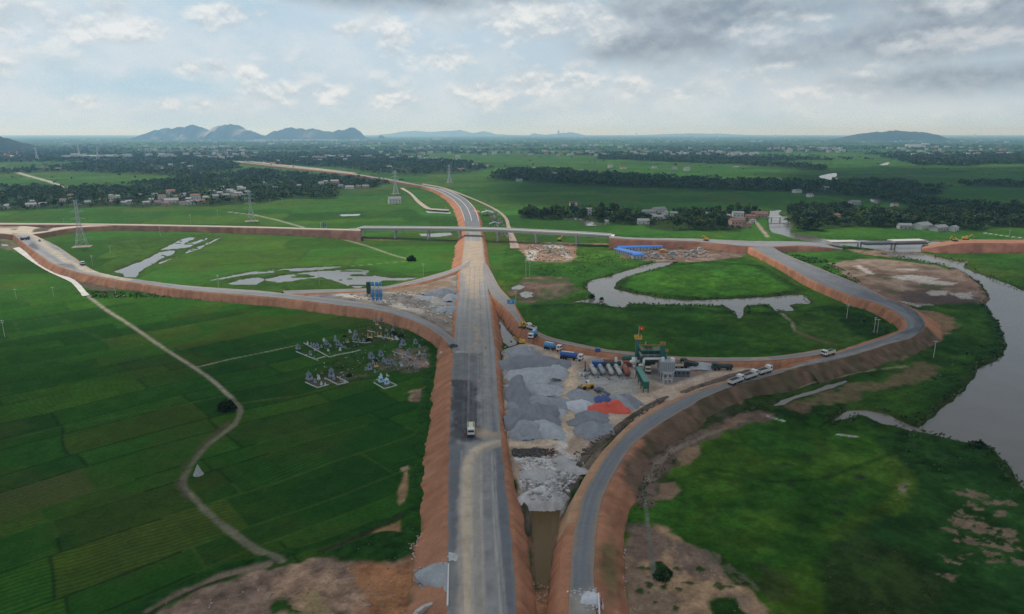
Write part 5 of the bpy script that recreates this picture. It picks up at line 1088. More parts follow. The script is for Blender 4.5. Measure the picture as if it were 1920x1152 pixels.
# ================================================================== MASTS, POLES, SIGNS
def pylon(px, py, H, label, half=4.6):
    x, y, _ = P(px, py, 0); o = thing("transmission_tower", label, "pylon", (x, y, 0), .35, "lattice transmission towers"); zs = [0, .14, .27, .38, .48, .58, .68, .78, .88, 1.0]
    w = lambda t: half*(1-t/.5)+1.25*(t/.5) if t < .5 else 1.25 - .35*(t-.5)/.5
    th = max(.15, y/1280*.42)
    for sx, sy in ((-1, -1), (1, -1), (1, 1), (-1, 1)):
        m = MB()
        for a, b in zip(zs, zs[1:]): m.beam((sx*w(a), sy*w(a), a*H), (sx*w(b), sy*w(b), b*H), th)
        m.build("leg", M_GALV, o)
    m = MB()
    for a, b in zip(zs, zs[1:]):
        for (s0, s1) in (((-1, -1), (1, -1)), ((1, -1), (1, 1)), ((1, 1), (-1, 1)), ((-1, 1), (-1, -1))):
            m.beam((s0[0]*w(a), s0[1]*w(a), a*H), (s1[0]*w(b), s1[1]*w(b), b*H), th*.6); m.beam((s1[0]*w(a), s1[1]*w(a), a*H), (s0[0]*w(b), s0[1]*w(b), b*H), th*.6)
            m.beam((s0[0]*w(b), s0[1]*w(b), b*H), (s1[0]*w(b), s1[1]*w(b), b*H), th*.6)
    m.build("bracing", M_GALV, o)
    for t, l in ((.60, 6.3), (.76, 6.0), (.90, 5.2), (.985, 3.0)):
        m = MB()
        for s in (-1, 1): m.beam((s*.9, -.9, t*H), (s*l, 0, t*H+.3), th*.8); m.beam((s*.9, .9, t*H), (s*l, 0, t*H+.3), th*.8); m.beam((s*.9, 0, t*H+1.8), (s*l, 0, t*H+.3), th*.7)
        ca_ = m.build("crossarm", M_GALV, o)
        if t < .95:
            for s in (-1, 1): MB().cyl((s*l, 0, t*H+.2), (s*l, 0, t*H-1.9), th*.7, n=6).build("insulator", M_STEEL, ca_)
    MB().box((0, 0, .05), (half*2+6, half*2+4, .5)).build("footing", mat("bare_soil", (.30, .22, .16), .95), o)
pylon(154, 463, 44, "tall grey lattice pylon in the paddy inside the left ramp", 4.8)
pylon(472, 415, 36, "lattice pylon in front of the village's right end")
pylon(742, 364, 40, "lattice pylon behind the lone white house")
pylon(843, 343, 38, "lattice pylon in the field right of the curving road")
pylon(184, 299, 60, "faint far lattice pylon over the pale roadside buildings", 6); pylon(70, 301, 50, "faint far lattice pylon left of the pale buildings", 6); pylon(149, 294, 55, "faint far lattice pylon between the two other far pylons", 6)
POLES = [(9,632,9.5,"thin pole in the rice at the very edge of the picture"),(31,561,7,"wooden-looking pole with crossarm left of the concrete path"),(101,557,7,"short pole between the concrete path and the picture edge"),(174,500,9.5,"pole beside the ramp under the tall pylon"),(207,475,6.5,"pole in the paddy right of the tall pylon"),(142,526,11,"pole on the ramp bank where the road narrows"),(217,554,12,"pole at the foot of the left ramp bank"),(410,540,9.5,"pole between the flooded field and the left ramp"),(599,535,12,"pole standing in the flooded field"),(794,521,11,"pole where the upper ramp meets the flooded field"),(301,443,10.5,"pole in front of the left highway bank"),(358,421,12,"pole behind the left highway bank, nearer the village"),(120,418,5.5,"short pole behind the junction"),(408,404,7,"short pole in the rice before the village"),(986,519,13,"left pole of the pair beside the muddy camp"),(993,519,12,"right pole of the pair beside the muddy camp"),(967,581,12,"pole carrying nothing beside the blue sign"),(529,379,6,"pole at the right end of the village field"),(506,380,5,"shorter pole at the right end of the village field"),(836,395,5,"post by the roadside pool"),(870,356,7,"post on the bank of the curving road"),(1587,600,10,"left pole in the scrub inside the loop"),(1638,628,10,"thin pole inside the loop near its bend"),(1644,628,9,"second thin pole inside the loop near its bend"),(1750,672,9,"pole in the scrub below the loop's outer bend"),(1892,444,7,"pole in the field beyond the far right bank"),(717,381,7,"thin post left of the lone white house")]
pm = {}
for px, py, h, l in POLES:
    x, y, _ = P(px, py, 0); o = thing("utility_pole", l, "pole", (x, y, 0), random.uniform(-.5, .5), "utility poles"); r = max(.16, y/1280*.26)
    MB().cyl((0, 0, -.5), (0, 0, h), r, r*.7, 8).build("shaft", M_CONC, o); m = MB().box((0, 0, h-.6), (2.2, r*1.2, r*1.2))
    if h > 9: m.box((0, 0, h-1.6), (1.8, r*1.2, r*1.2))
    m.build("crossarm", M_GALV, o)
def sign(px, py, w, h, ph, label, rz=0., two=True):
    x, y, _ = P(px, py, 0); o = thing("road_sign", label, "road sign", (x, y, 0), rz)
    for s in ((-1, 1) if two else (1,)): MB().cyl((s*w*.5, .15, -.3), (s*w*.5, .15, ph), .25, n=8).build("post", M_GALV, o)
    pn = MB().box((0, -.12, ph-h/2), (w if not two else w*.55, .16, h)) if not two else MB().box((w*.2, -.12, ph-h/2), (w*.55, .16, h))
    p_ = pn.build("panel", M_SKYB if not two else M_BLUE, o); x0 = w*.2 if two else 0
    MB().box((x0, -.215, ph-h*.3), (w*.28, .02, h*.12)).box((x0, -.215, ph-h*.62), (w*.2, .02, h*.12)).build("lettering", M_WHITE, p_)
sign(607, 431, 6.5, 4.0, 8.0, "blue gantry sign on two posts behind the left highway bank"); sign(958, 585, 4.6, 2.8, 7.6, "bright blue direction sign beside the right-hand ramp", -.2, False)

# ================================================================== VEHICLES
def wheels(o, xs, w, r=.52):
    for x in xs:
        for s in (-1, 1): MB().cyl((x, s*(w/2-.32), r), (x, s*(w/2), r), r, n=12).build("wheel", M_BLACK, o)
def cab(o, x, c, w=2.45, l=2.0, h=2.1):
    b = MB().box((x, 0, 1.0+h/2), (l, w, h), taper=.94).build("cab", c, o)
    MB().box((x+l/2*.985, 0, 1.0+h*.66), (.10, w*.82, h*.36)).build("windscreen", M_GLASS, b)
    for s in (-1, 1): MB().box((x+.2, s*w*.487, 1.0+h*.66), (l*.5, .06, h*.32)).build("side_window", M_GLASS, b)
    MB().box((x+l/2+.05, 0, .95), (.2, w, .5)).build("bumper", M_CHASSIS, b)
def dump_truck(label, cabc, bedc, L=8.2, load=None):
    o = thing("dump_truck", label, "dump truck"); MB().box((-.2, 0, .85), (L-1, .95, .4)).build("chassis", M_CHASSIS, o); cab(o, L/2-1.1, cabc)
    x0, x1, w, z0, z1 = -L/2, L/2-2.4, 1.22, 1.10, 2.25; t = .10
    m = MB().box(((x0+x1)/2, 0, z0), (x1-x0, w*2, .16))
    for s in (-1, 1): m.box(((x0+x1)/2, s*(w-t/2), (z0+z1)/2), (x1-x0-.21, t, z1-z0))
    m.box((x1-t/2, 0, (z0+z1)/2+.2), (t, w*2, z1-z0+.4)).box((x0+t/2, 0, (z0+z1)/2), (t, w*2, z1-z0), tilt=-.12)
    for q in range(5):
        for s in (-1, 1): m.box((x0+.7+q*(x1-x0-1.2)/4, s*(w+.045), (z0+z1)/2), (.14, .12, z1-z0-.1))
    b = m.build("bed", bedc, o)
    if not load: MB().box(((x0+x1)/2, 0, z0+.55), (x1-x0-.25, w*2-.24, 1.0), taper=.99).build("bed_fill", M_CHASSIS, b)  # solid black block filling the empty bed so its inside looks dark
    if load: MB().box(((x0+x1)/2, 0, 1.9), (x1-x0-.3, w*2-.3, 1.3), taper=.7).build("load", load, b)
    wheels(o, (L/2-1.3, L/2-3.0, -L/2+2.3, -L/2+.95), 2.5); return o
def tanker(label, cabc, tankc, L=11.0, stripe=None, semi=True, top=None):
    o = thing("tank_truck", label, "tank truck"); MB().box((-.2, 0, .85), (L-1, .9, .35)).build("chassis", M_CHASSIS, o); cab(o, L/2-1.1, cabc)
    k = MB().capsule((-L/2, 0, 2.35), (L/2-(3.4 if semi else 2.6), 0, 2.35), 1.22, 16).build("tank", tankc, o, True)
    if top: MB().box(((-L/2+L/2-3.4)/2, 0, 3.5), (L-5.2, .9, .2)).build("walkway", top, k)
    if semi: MB().cyl((-1.2, 0, .6), (-1.2, 0, 1.4), .8, .9, 10).build("discharge_hopper", tankc, k)
    wheels(o, (L/2-1.3, L/2-4.0, -L/2+3.4, -L/2+2.2, -L/2+1.0), 2.5); return o
def put(o, pr, pf, z0):
    """stand a vehicle on the ground with its nose towards pf (survey pixels)"""
    a, b = Vector(P(*pr, z0)), Vector(P(*pf, z0)); c = (a+b)/2; o.location = (c.x, c.y, z0); o.rotation_euler = (0, 0, math.atan2(b.y-a.y, b.x-a.x)); return o
zr = 5.12
put(dump_truck("white-cabbed truck with cream bed driving down the middle of the main road", M_WHITE, M_CREAM, 8.4, M_CREAM), (883, 800), (883.3, 824), zr)
put(tanker("white tank truck with sky-blue tank standing on the yard ramp", M_WHITE, M_SKYB, 9.5, semi=True, top=M_WHITE), (1018, 653), (1054, 660), 4.3)
put(tanker("dark blue tank truck with white cab and white stripe beside the gravel heaps", M_WHITE, M_BLUE, 11.2, semi=False, top=M_WHITE), (1049, 671.5), (1093, 677), 3.7)
put(tanker("white-and-blue bulk truck facing down the ramp behind the yellow machine", M_WHITE, M_SKYB, 9.0, semi=False, top=M_CONCW), (1005, 628), (993, 638.5), 5.1)
put(dump_truck("small white truck tucked behind the bulk truck on the ramp", M_WHITE, M_WHITE, 6.5), (1003, 621), (990, 616), 5.1)
ROWG = "white dump trucks queued on the lower ramp"
q1 = dump_truck("last of the three white dump trucks queued on the lower ramp, at the bottom", M_WHITE, M_CONCW, 8.4); q1["group"] = ROWG; put(q1, (1366, 724), (1392, 713.5), zr)
q2 = put(dup(q1, (0, 0, 0), 0, "middle one of the three white dump trucks queued on the lower ramp", ROWG), (1393, 714), (1418, 704.5), zr)
q3 = put(dup(q1, (0, 0, 0), 0, "first of the three white dump trucks queued on the lower ramp, at the top", ROWG), (1419, 704.5), (1446, 696), zr)
put(dump_truck("white dump truck driving alone round the loop", M_WHITE, M_CREAM, 8.2), (1564, 663), (1540, 670), zr)
put(dump_truck("dark green dump truck parked alone right of the asphalt plant", M_DGREEN, M_DGREEN, 9.0), (1373, 693), (1334, 693), 3.7)
put(dump_truck("dark green dump truck parked behind the cream truck at the plant", M_DGREEN, M_DGREEN, 8.0), (1304, 689.5), (1280, 684), 3.7)
put(dump_truck("cream-bedded dark truck parked against the plant's filter house", M_CHASSIS, M_CREAM, 8.0), (1257, 689.5), (1290, 690), 3.7)
put(dump_truck("small cream truck loading under the green mixing tower", M_CREAM, M_DGREY, 7.0), (1214, 692), (1215, 702), 3.7)
put(dump_truck("dark truck at the far end of the sandy junction", M_DGREY, M_DGREY, 8.0), (39, 450.5), (56, 449.5), 5.1)
put(dump_truck("white truck at the roadside on the wide left ramp", M_WHITE, M_WHITE, 8), (151, 494.5), (158, 499), 5.1)
def car(label, c, L=4.4):
    o = thing("car", label, "car"); MB().prism([(-L/2, .35), (L/2, .35), (L/2, .85), (L*.25, 1.0), (-L/2, 1.0)], -.88, .88).build("body", c, o)
    k = MB().prism([(-L*.42, 1.0), (L*.24, 1.0), (L*.08, 1.5), (-L*.34, 1.5)], -.78, .78).build("cabin_glass", M_GLASS, o); MB().prism([(-L*.34, 1.503), (L*.08, 1.503), (L*.07, 1.56), (-L*.33, 1.56)], -.77, .77).build("roof", c, k)
    wheels(o, (L*.31, -L*.31), 1.8, .33); return o
put(car("dark car turning where the left ramp joins the main road", M_DGREY), (846, 651), (853, 650), zr); put(car("black car on the sandy part of the left ramp", M_CHASSIS, 5), (73, 449.5), (76, 456), 5.1)
put(car("white car passing under the highway bridge", M_WHITE), (876, 437), (876.4, 440), 4.75)
def excavator(label, c, s=1.0, loader=False):
    o = thing("wheel_loader" if loader else "excavator", label, "wheel loader" if loader else "excavator")
    if loader:
        MB().box((-1.4, 0, 1.5), (3.4, 2.0, 1.2), taper=.9).box((1.2, 0, 1.1), (2.0, 1.3, .8)).build("body", c, o); k = MB().box((-.5, 0, 2.7), (1.5, 1.5, 1.5), taper=.9).build("cab", M_WHITE, o); MB().box((.22, 0, 2.75), (.1, 1.2, .8)).build("windscreen", M_GLASS, k)
        wheels(o, (1.6, -1.9), 2.6, .8); MB().beam((1.5, .6, 1.5), (3.3, .6, .8), .22).beam((1.5, -.6, 1.5), (3.3, -.6, .8), .22).build("arm", c, o); MB().prism([(3.1, .1), (4.3, .1), (3.5, .5), (3.3, 1.3), (3.1, 1.3)], -1.4, 1.4).build("bucket", M_DGREY, o)
    else:
        for sg in (-1, 1): MB().prism([(-2, 0), (2, 0), (2.3, .45), (2, .9), (-2, .9), (-2.3, .45)], sg*1.2-.3, sg*1.2+.3).build("track", M_BLACK, o)
        MB().box((-.6, 0, 1.7), (3.6, 2.5, 1.3), taper=.92).build("body", c, o); k = MB().box((.7, .7, 2.5), (1.5, 1.0, 1.7), taper=.9).build("cab", c, o); MB().box((1.4, .7, 2.6), (.1, .8, 1.0)).build("windscreen", M_GLASS, k)
        MB().beam((1.0, -.3, 1.9), (4.0, -.3, 4.6), .40).build("boom", c, o); MB().beam((3.9, -.3, 4.7), (5.6, -.3, 2.2), .32).build("arm", c, o); MB().prism([(5.2, 2.3), (6.0, 2.2), (5.9, 1.2), (5.1, 1.3)], -.9, .3).build("bucket", M_DGREY, o)
    o.scale = (s, s, s); return o
put(excavator("yellow wheel loader beside the tarped heaps in the yard", M_YEL, 1, True), (1106, 728), (1094, 730), 3.6); put(excavator("yellow excavator on the ramp next to the white truck", M_YEL), (983, 613), (979, 616.5), 5.1)
put(excavator("yellow excavator at the pond edge above the gravel heaps", M_YEL, .9), (984, 645), (970, 646), 3.0); put(excavator("yellow excavator working on the right highway bank", M_YEL), (1330, 452), (1318, 450.5), 6.7); put(excavator("yellow excavator on the far right bank by the river", M_YEL), (1795, 452), (1785, 452.5), 7.4); put(excavator("larger yellow excavator on the far right bank, farther from the bridge", M_YEL, 1.2), (1805, 450), (1815, 450.5), 7.4)
put(excavator("yellow excavator with raised boom under the highway bridge", M_YEL), (1046, 452), (1052, 451), .3)

# people on the road: one continuous body each
def person_mesh():
    J = [((0, 0, .95), .15), ((0, 0, 1.2), .14), ((0, 0, 1.42), .15), ((0, 0, 1.54), .06), ((.02, 0, 1.63), .095), ((.02, 0, 1.74), .07)]
    E = [(0, 1), (1, 2), (2, 3), (3, 4), (4, 5)]
    for s in (-1, 1):
        b = len(J); J += [((0, s*.19, 1.40), .065), ((-.02, s*.26, 1.13), .05), ((.08, s*.27, .90), .036), ((.12, s*.27, .80), .035)]; E += [(2, b), (b, b+1), (b+1, b+2), (b+2, b+3)]
        b = len(J); J += [((0, s*.10, .88), .095), ((s*.07, s*.11, .48), .065), ((s*.12, s*.11, .08), .045), ((s*.12+.14, s*.12, .04), .04)]; E += [(0, b), (b, b+1), (b+1, b+2), (b+2, b+3)]
    me = bpy.data.meshes.new("body"); me.from_pydata([j[0] for j in J], E, []); o = bpy.data.objects.new("body", me); COL.objects.link(o)
    md = o.modifiers.new("skin", "SKIN"); sl = me.skin_vertices[0].data
    for i, j in enumerate(J): sl[i].radius = (j[1], j[1]); sl[i].use_root = (i == 0)
    o.modifiers.new("sub", "SUBSURF").levels = 1
    dg = bpy.context.evaluated_depsgraph_get(); m2 = bpy.data.meshes.new_from_object(o.evaluated_get(dg)); bpy.data.objects.remove(o); m2.materials.clear()
    for m in (M_SKIN, M_CLOTH, M_TARPO): m2.materials.append(m)
    for p in m2.polygons: p.material_index = 0 if p.center.z > 1.5 or (abs(p.center.y) > .2 and p.center.z < .95 and p.center.z > .7) else 2 if p.center.z > .95 else 1
    return m2
try:
    pmesh = person_mesh(); hm = MB().capsule((.02, 0, 1.70), (.02, 0, 1.84), .12, 10, 1.0).mesh("hard_hat", M_YEL)
    for px, py, l, rz in ((855, 799, "person in orange top standing left of the white truck on the road", 0), (872, 817, "person in orange top close beside the white truck's cab", 1.6), (911, 655, "person on the main road near the dusty turn", 2.5), (870, 719, "person by the dark fresh patch of the main road", 1.2)):
        o = thing("person", l, "person", P(px, py, 5.07), rz, "people working on the road"); link_obj("body", pmesh, o); link_obj("hard_hat", hm, o)
except Exception as e: print("person failed", e)

# ================================================================== ASPHALT PLANT
ZY = 3.5
def pl(px, py): x, y, _ = P(px, py, ZY); return Vector((x, y, ZY))
def railing(m, x0, x1, y0, y1, z, h=1.1, r=.09):
    for a, b in (((x0, y0), (x1, y0)), ((x1, y0), (x1, y1)), ((x1, y1), (x0, y1)), ((x0, y1), (x0, y0))):
        for hh in (h, h*.5): m.beam((*a, z+hh), (*b, z+hh), r)
        for t in (0, .33, .66): m.beam((a[0]+(b[0]-a[0])*t, a[1]+(b[1]-a[1])*t, z), (a[0]+(b[0]-a[0])*t, a[1]+(b[1]-a[1])*t, z+h), r)
    return m
o = thing("mixing_tower", "green asphalt mixing tower with railed deck in the middle of the plant", "asphalt plant", tuple(pl(1220, 697)))
m = MB()
for sx in (-4.3, 4.3):
    for sy in (0, 5): m.box((sx, sy, 2.2), (.5, .5, 4.4))
m.build("frame", M_GREEN, o); MB().box((0, 2.5, 5.6), (9.2, 5.6, 2.2)).box((-.5, 2.5, 3.8), (4.5, 4, 1.6), taper=1.15).build("mixer_floor", M_DGREEN, o)
m = MB(); 
for sx in (-4.2, -1.4, 1.4, 4.2):
    for sy in (.2, 4.8): m.box((sx, sy, 8.1), (.35, .35, 2.7))
m.box((0, 2.6, 9.55), (9.2, 5.6, .3)).build("screen_deck", M_GREEN, o); railing(MB(), -4.5, 4.5, -.2, 5.2, 6.72).build("railing", M_WHITE, o); railing(MB(), -4.5, 4.5, -.2, 5.2, 9.72).build("railing", M_ORANGE, o)
MB().box((0, 2.8, 8.0), (7.6, 3.4, 2.2)).box((-1, 2.8, 10.4), (3, 2.4, 1.4)).build("screen_box", M_DGREEN, o)
MB().box((4.6, -.6, 6.2), (2.0, 1.0, 12.4)).build("hot_elevator", M_GREEN, o)
m = MB(); railing(m, 3.6, 5.6, -1.1, .3, 12.45, 1.2); [m.beam((1.0, 1, 9.8), (3.6, -.3, 12.6), .14), m.beam((3.6, -.3, 12.6), (4.4, -.3, 13.8), .14)]; m.build("catwalk", M_ORANGE, o)
o = thing("filler_silo", "slim green filler silo with yellow top platform under the flag", "silo", tuple(pl(1194, 686))); MB().cyl((0, 0, 0), (0, 0, 12.6), 1.15, n=16).build("shell", M_GREEN, o, True); railing(MB().box((0, 0, 12.7), (3.0, 2.6, .2)), -1.5, 1.5, -1.3, 1.3, 12.8, 1.3, .13).box((-.6, 0, 13.5), (1.2, 1, 1.2)).build("platform", M_YEL, o)
o = thing("flag", "red flag with yellow star flying above the green filler silo", "flag", tuple(pl(1194, 686) + Vector((.2, 0, 12.9)))); MB().cyl((0, 0, 0), (0, 0, 5.6), .09, n=6).build("pole", M_GALV, o)
me = MB(); n = 9; vs = [(t*2.2, .22*math.sin(t*6), 3.8+s*1.6) for s in (0, 1) for t in [i/(n-1) for i in range(n)]]; vs += [(a, b+.03, c) for a, b, c in vs]
fs = [(i, i+1, n+i+1, n+i) for i in range(n-1)] + [(2*n+n+i, 2*n+n+i+1, 2*n+i+1, 2*n+i) for i in range(n-1)]; fl = me.add(vs, fs).build("cloth", mat("flag_red", (.72, .05, .03), .7), o)
st = MB()
for yy in (-.30, .33):
    pts = [(1.1 + (.5 if i % 2 == 0 else .19)*math.sin(i*math.pi/5), yy, 4.6 + (.5 if i % 2 == 0 else .19)*math.cos(i*math.pi/5)) for i in range(10)]; st.add(pts + [(1.1, yy, 4.6)], [(i, (i+1) % 10, 10) for i in range(10)])
st.build("star", mat("flag_yellow", (.85, .62, .05), .7), fl)
o = thing("filler_elevator", "second short green silo at the right shoulder of the mixing tower", "silo", tuple(pl(1245, 690))); MB().cyl((0, 0, 0), (0, 0, 7.2), 1.05, n=14).cyl((0, 0, 7.2), (0, 0, 8.0), 1.05, .4, 14).build("shell", M_GREEN, o, True); railing(MB(), -1.2, 1.2, -1.1, 1.1, 7.4).build("railing", M_ORANGE, o)
o = thing("access_ladder", "thin white sloping ladder rising left of the mixing tower", "ladder", tuple(pl(1198, 690))); m = MB()
for s in (-.3, .3): m.beam((0, s, .1), (2.6, s, 12.2), .14)
for q in range(14): m.beam((.18*q+.1, -.3, .85*q+.4), (.18*q+.1, .3, .85*q+.4), .07)
m.build("rail", M_CREAM, o)
o = thing("dust_duct", "fat white duct running across the front of the mixing tower", "duct", tuple(pl(1206, 700))); MB().cyl((0, 0, 6.6), (8.2, 0, 6.6), .55, n=12).cyl((0, 0, 6.6), (0, 0, 3.8), .5, n=12).cyl((0, 0, 3.9), (-2.2, .2, 3.6), .5, n=12).build("pipe", M_CONCW, o, True)
o = thing("cyclone", "white cyclone vessel left of the mixing tower", "cyclone", tuple(pl(1189, 692))); MB().cyl((0, 0, 2.0), (0, 0, 5.2), 1.0, 1.3, 14).cyl((0, 0, .2), (0, 0, 2.0), .3, 1.0, 14).capsule((-2.2, 0, 3.4), (2.6, 0, 3.6), .75, 12).build("shell", M_WHITE, o, True); [MB().box((q, .9, 1.4), (.2, .2, 2.8)).build("support", M_STEEL, o) for q in (-.9, .9)]
o = thing("filter_house", "pale grey filter house on stilts at the right of the plant", "filter house", tuple(pl(1249, 706)))
m = MB()
for sx in (-2.8, 0, 2.8):
    for sy in (-1.6, 1.8): m.beam((sx, sy, 0), (sx, sy, 3.2), .24)
m.build("stilt", M_GALV, o); MB().box((0, .1, 5.2), (6.4, 4.2, 3.6)).build("housing", M_STEEL, o); MB().box((-1.6, .1, 2.7), (2.8, 3.6, 1.3), taper=1.15).box((1.6, .1, 2.7), (2.8, 3.6, 1.3), taper=1.15).build("hopper", M_GALV, o); MB().box((2.4, .2, 7.6), (1.6, 2.4, 1.2)).cyl((-1.8, 0, 7.0), (-1.8, 0, 8.6), .7, n=12).build("fan", M_WHITE, o)
m = MB(); [m.beam((-3.3+q*.8, -2.05, 3.5), (-3.3+q*.8, -2.05, 6.9), .1) for q in range(9)]; m.build("rib", M_GALV, o)
o = thing("hopper_stand", "small white stilted frame in front of the filter house", "frame", tuple(pl(1251, 717))); m = MB()
for sx in (-1.8, 0, 1.8):
    for sy in (-.9, .9): m.beam((sx, sy, 0), (sx, sy, 3.6), .17)
for zz in (1.6, 3.6): m.beam((-1.8, -.9, zz), (1.8, -.9, zz), .15).beam((-1.8, .9, zz), (1.8, .9, zz), .15)
m.beam((-1.8, -.9, 0), (0, -.9, 3.6), .12).beam((1.8, -.9, 0), (0, -.9, 3.6), .12).build("frame", M_WHITE, o); MB().box((0, 0, 3.9), (4, 2.2, .5)).build("platform", M_STEEL, o)
o = thing("control_cabin", "long dark grey cabin right of the stilted frame", "cabin", tuple(pl(1277, 707))); MB().box((0, 1.2, 1.4), (7.4, 2.4, 2.8)).build("wall", M_DGREY, o); MB().box((0, 1.2, 2.87), (7.7, 2.7, .14)).build("roof", M_STEEL, o)
m = MB(); [m.box((-2.7+q*1.8, -.03, 1.7), (1.0, .08, .9)) for q in range(4)]; m.build("window", M_GLASS, o)
# cold feed conveyor: long green trussed bin line coming towards the road
a, b = pl(1196, 709), pl(1211, 738); d = b-a; L = d.length; rz = math.atan2(d.y, d.x); o = thing("feed_conveyor", "long green trussed feed conveyor sloping out from the plant", "conveyor", tuple(a), rz)
MB().box((L/2, 0, 5.0), (L, 2.3, .3)).build("cover", mat("green_cover", (.10, .25, .21), .5), o); m = MB()
for s in (-1, 1):
    m.beam((0, s*1.05, 2.2), (L, s*1.05, 2.2), .26).beam((0, s*1.05, 4.7), (L, s*1.05, 4.7), .26)
    for q in range(9): m.beam((q*L/8, s*1.05, 2.2), (q*L/8, s*1.05, 4.7), .2)
    for q in range(8): m.beam((q*L/8, s*1.05, 2.2 if q % 2 else 4.7), ((q+1)*L/8, s*1.05, 4.7 if q % 2 else 2.2), .16)
m.box((L-.15, 0, 3.4), (.25, 2.3, 3.0)); m.build("truss", M_GREEN, o); m = MB()
for q in (.3, L*.35, L*.68, L-.4):
    for s in (-1, 1): MB().box((q, s*1.0, 1.1), (.32, .32, 2.2)).build("leg", M_GREEN, o)
MB().box((L/2, 0, 2.9), (L-1, 1.3, .9)).build("belt", M_CHASSIS, o)
M_TANK = mat("dusty_white_tank", (.42, .42, .40), .6, var=.45, scale=.7)
TK = "horizontal bitumen tanks"
for q, (p0, p1, l, c) in enumerate((((1108, 692), (1116, 707), "white horizontal tank leftmost in the plant's tank row", M_TANK), ((1124, 692), (1131, 706), "grey-white tank second in the plant's tank row", M_STEEL), ((1140, 692), (1147, 707), "white tank third in the plant's tank row", M_TANK), ((1154, 692), (1163, 708), "white tank fourth in the tank row, next to the rust-red one", M_TANK), ((1170, 693), (1177, 708), "rust-red tank at the right end of the tank row", M_RUST))):
    a, b = pl(*p0), pl(*p1); a.z = b.z = 0; d = b-a; o = thing("storage_tank", l, "tank", (a.x, a.y, ZY), math.atan2(d.y, d.x), TK); L = d.length
    k = MB().capsule((0, 0, 1.65), (L, 0, 1.65), 1.02 if q < 4 else 1.3, 16).build("shell", c, o, True); MB().cyl((L*.5, 0, 2.7), (L*.5, 0, 3.15), .35, n=10).build("manhole", M_STEEL, k)
    for t in (.2, .8): MB().box((L*t, 0, .45), (.4, 1.9, .9)).build("saddle", M_DGREY, o)
def container(px, py, l, c, L=6.0, h=2.6, rz=0.0, z0=ZY):
    x, y, _ = P(px, py, z0); o = thing("shipping_container", l, "container", (x, y, z0), rz); MB().box((0, 1.2, h/2), (L, 2.4, h)).build("shell", c, o); m = MB(); n = int(L/.5)
    for q in range(n): m.box((-L/2+.25+q*.5, -.03, h/2), (.22, .07, h*.86))
    m.build("side_rib", c, o); MB().box((L/2+.03, 1.2, h/2), (.06, 2.1, h*.9)).build("door", c, o)
container(1121, 690, "blue container behind the white tank row", M_BLUE, 5.2, 2.8, -.05); container(1142, 686, "dusty red container behind the white tank row", M_RUST, 5.2, 2.5, -.03); container(1178, 689, "red container beside the filler silo", M_RUST, 3.8, 2.5); container(1121, 660, "dark blue box on the verge of the ring ramp", M_BLUE, 2.2, 1.5, 0, 5.1)
o = thing("storage_tank", "dark green horizontal tank behind the red container", "tank", tuple(pl(1178, 681))); MB().capsule((-3.2, 0, 2.2), (3.2, 0, 2.2), 1.2, 14).build("shell", M_GREEN, o, True); MB().box((-2, 0, .5), (.4, 2, 1)).box((2, 0, .5), (.4, 2, 1)).build("saddle", M_DGREY, o)
o = thing("burner_drum", "dark drying drum between the tank row and the tower", "drum", tuple(pl(1147, 690))); MB().cyl((-3.5, 0, 1.8), (4.0, 0, 2.1), 1.1, n=14).build("drum", M_DGREEN, o, True); MB().box((-2, 0, .4), (.5, 2, .8)).box((2, 0, .4), (.5, 2, .8)).build("base", M_DGREY, o); MB().cyl((1.8, 0, 2.2), (1.8, 0, 5.0), .8, .5, 12).build("hood", M_CONCW, o, True)
o = thing("chimney", "thin black standing pipe at the left end of the plant", "chimney", tuple(pl(1097, 696))); MB().cyl((0, 0, 0), (0, 0, 4.4), .22, n=8).build("pipe", M_CHASSIS, o); MB().box((0, 0, .15), (1.2, 1.2, .3)).build("base", M_CHASSIS, o)
o = thing("burner_skid", "low clutter of pipes and drums beside the black standing pipe", "machinery", tuple(pl(1096, 704))); MB().box((0, 0, .5), (3, 1.4, .8)).box((1.8, 1.2, .4), (1.2, 1, .8)).build("frame", M_STEEL, o); MB().cyl((-2, -.5, .1), (-2, -.5, 1.2), .5, n=10).cyl((-.6, -1.4, .1), (-.6, -1.4, 1.1), .4, n=10).build("drum", M_WHITE, o)
o = thing("hopper_conveyor", "dark inclined loading hopper beside the orange tarps", "conveyor", tuple(pl(1124, 738)), -.9); MB().box((2.5, 0, 1.6), (6, 1.4, .4), tilt=.18).build("belt", M_DGREY, o); MB().box((-.6, 0, 1.4), (2.4, 2.6, 1.2), taper=1.3).build("hopper", M_DGREY, o); MB().box((-.5, 0, .4), (1.4, 1.6, .8)).box((4.5, 0, .5), (.3, 1, 1)).build("leg", M_STEEL, o)
# cement silos in the left yard
for q, px in enumerate((700, 707.5, 714.5)):
    x, y, _ = P(px, 566, 4.7); o = thing("cement_silo", ("leftmost blue cement silo with white band, touching the green bin", "middle blue cement silo with white band", "rightmost blue cement silo with white band")[q], "silo", (x, y, 4.7), 0, "blue cement silos"); r = 1.02
    MB().cyl((0, 0, 3.2), (0, 0, 7.6), r, n=16).cyl((0, 0, 1.2), (0, 0, 3.2), .3, r, 16).build("lower_shell", M_SKYB, o, True); MB().cyl((0, 0, 7.6), (0, 0, 10.0), r, n=16).build("white_band", M_CONCW, o, True); MB().cyl((0, 0, 10.0), (0, 0, 12.0), r, n=16).cyl((0, 0, 12), (0, 0, 12.6), r, .3, 16).build("upper_shell", M_SKYB, o, True)
    for a in range(4): MB().cyl((.85*math.cos(a*1.57+.78), .85*math.sin(a*1.57+.78), 0), (.85*math.cos(a*1.57+.78), .85*math.sin(a*1.57+.78), 4), .12, n=6).build("leg", M_SKYB, o)
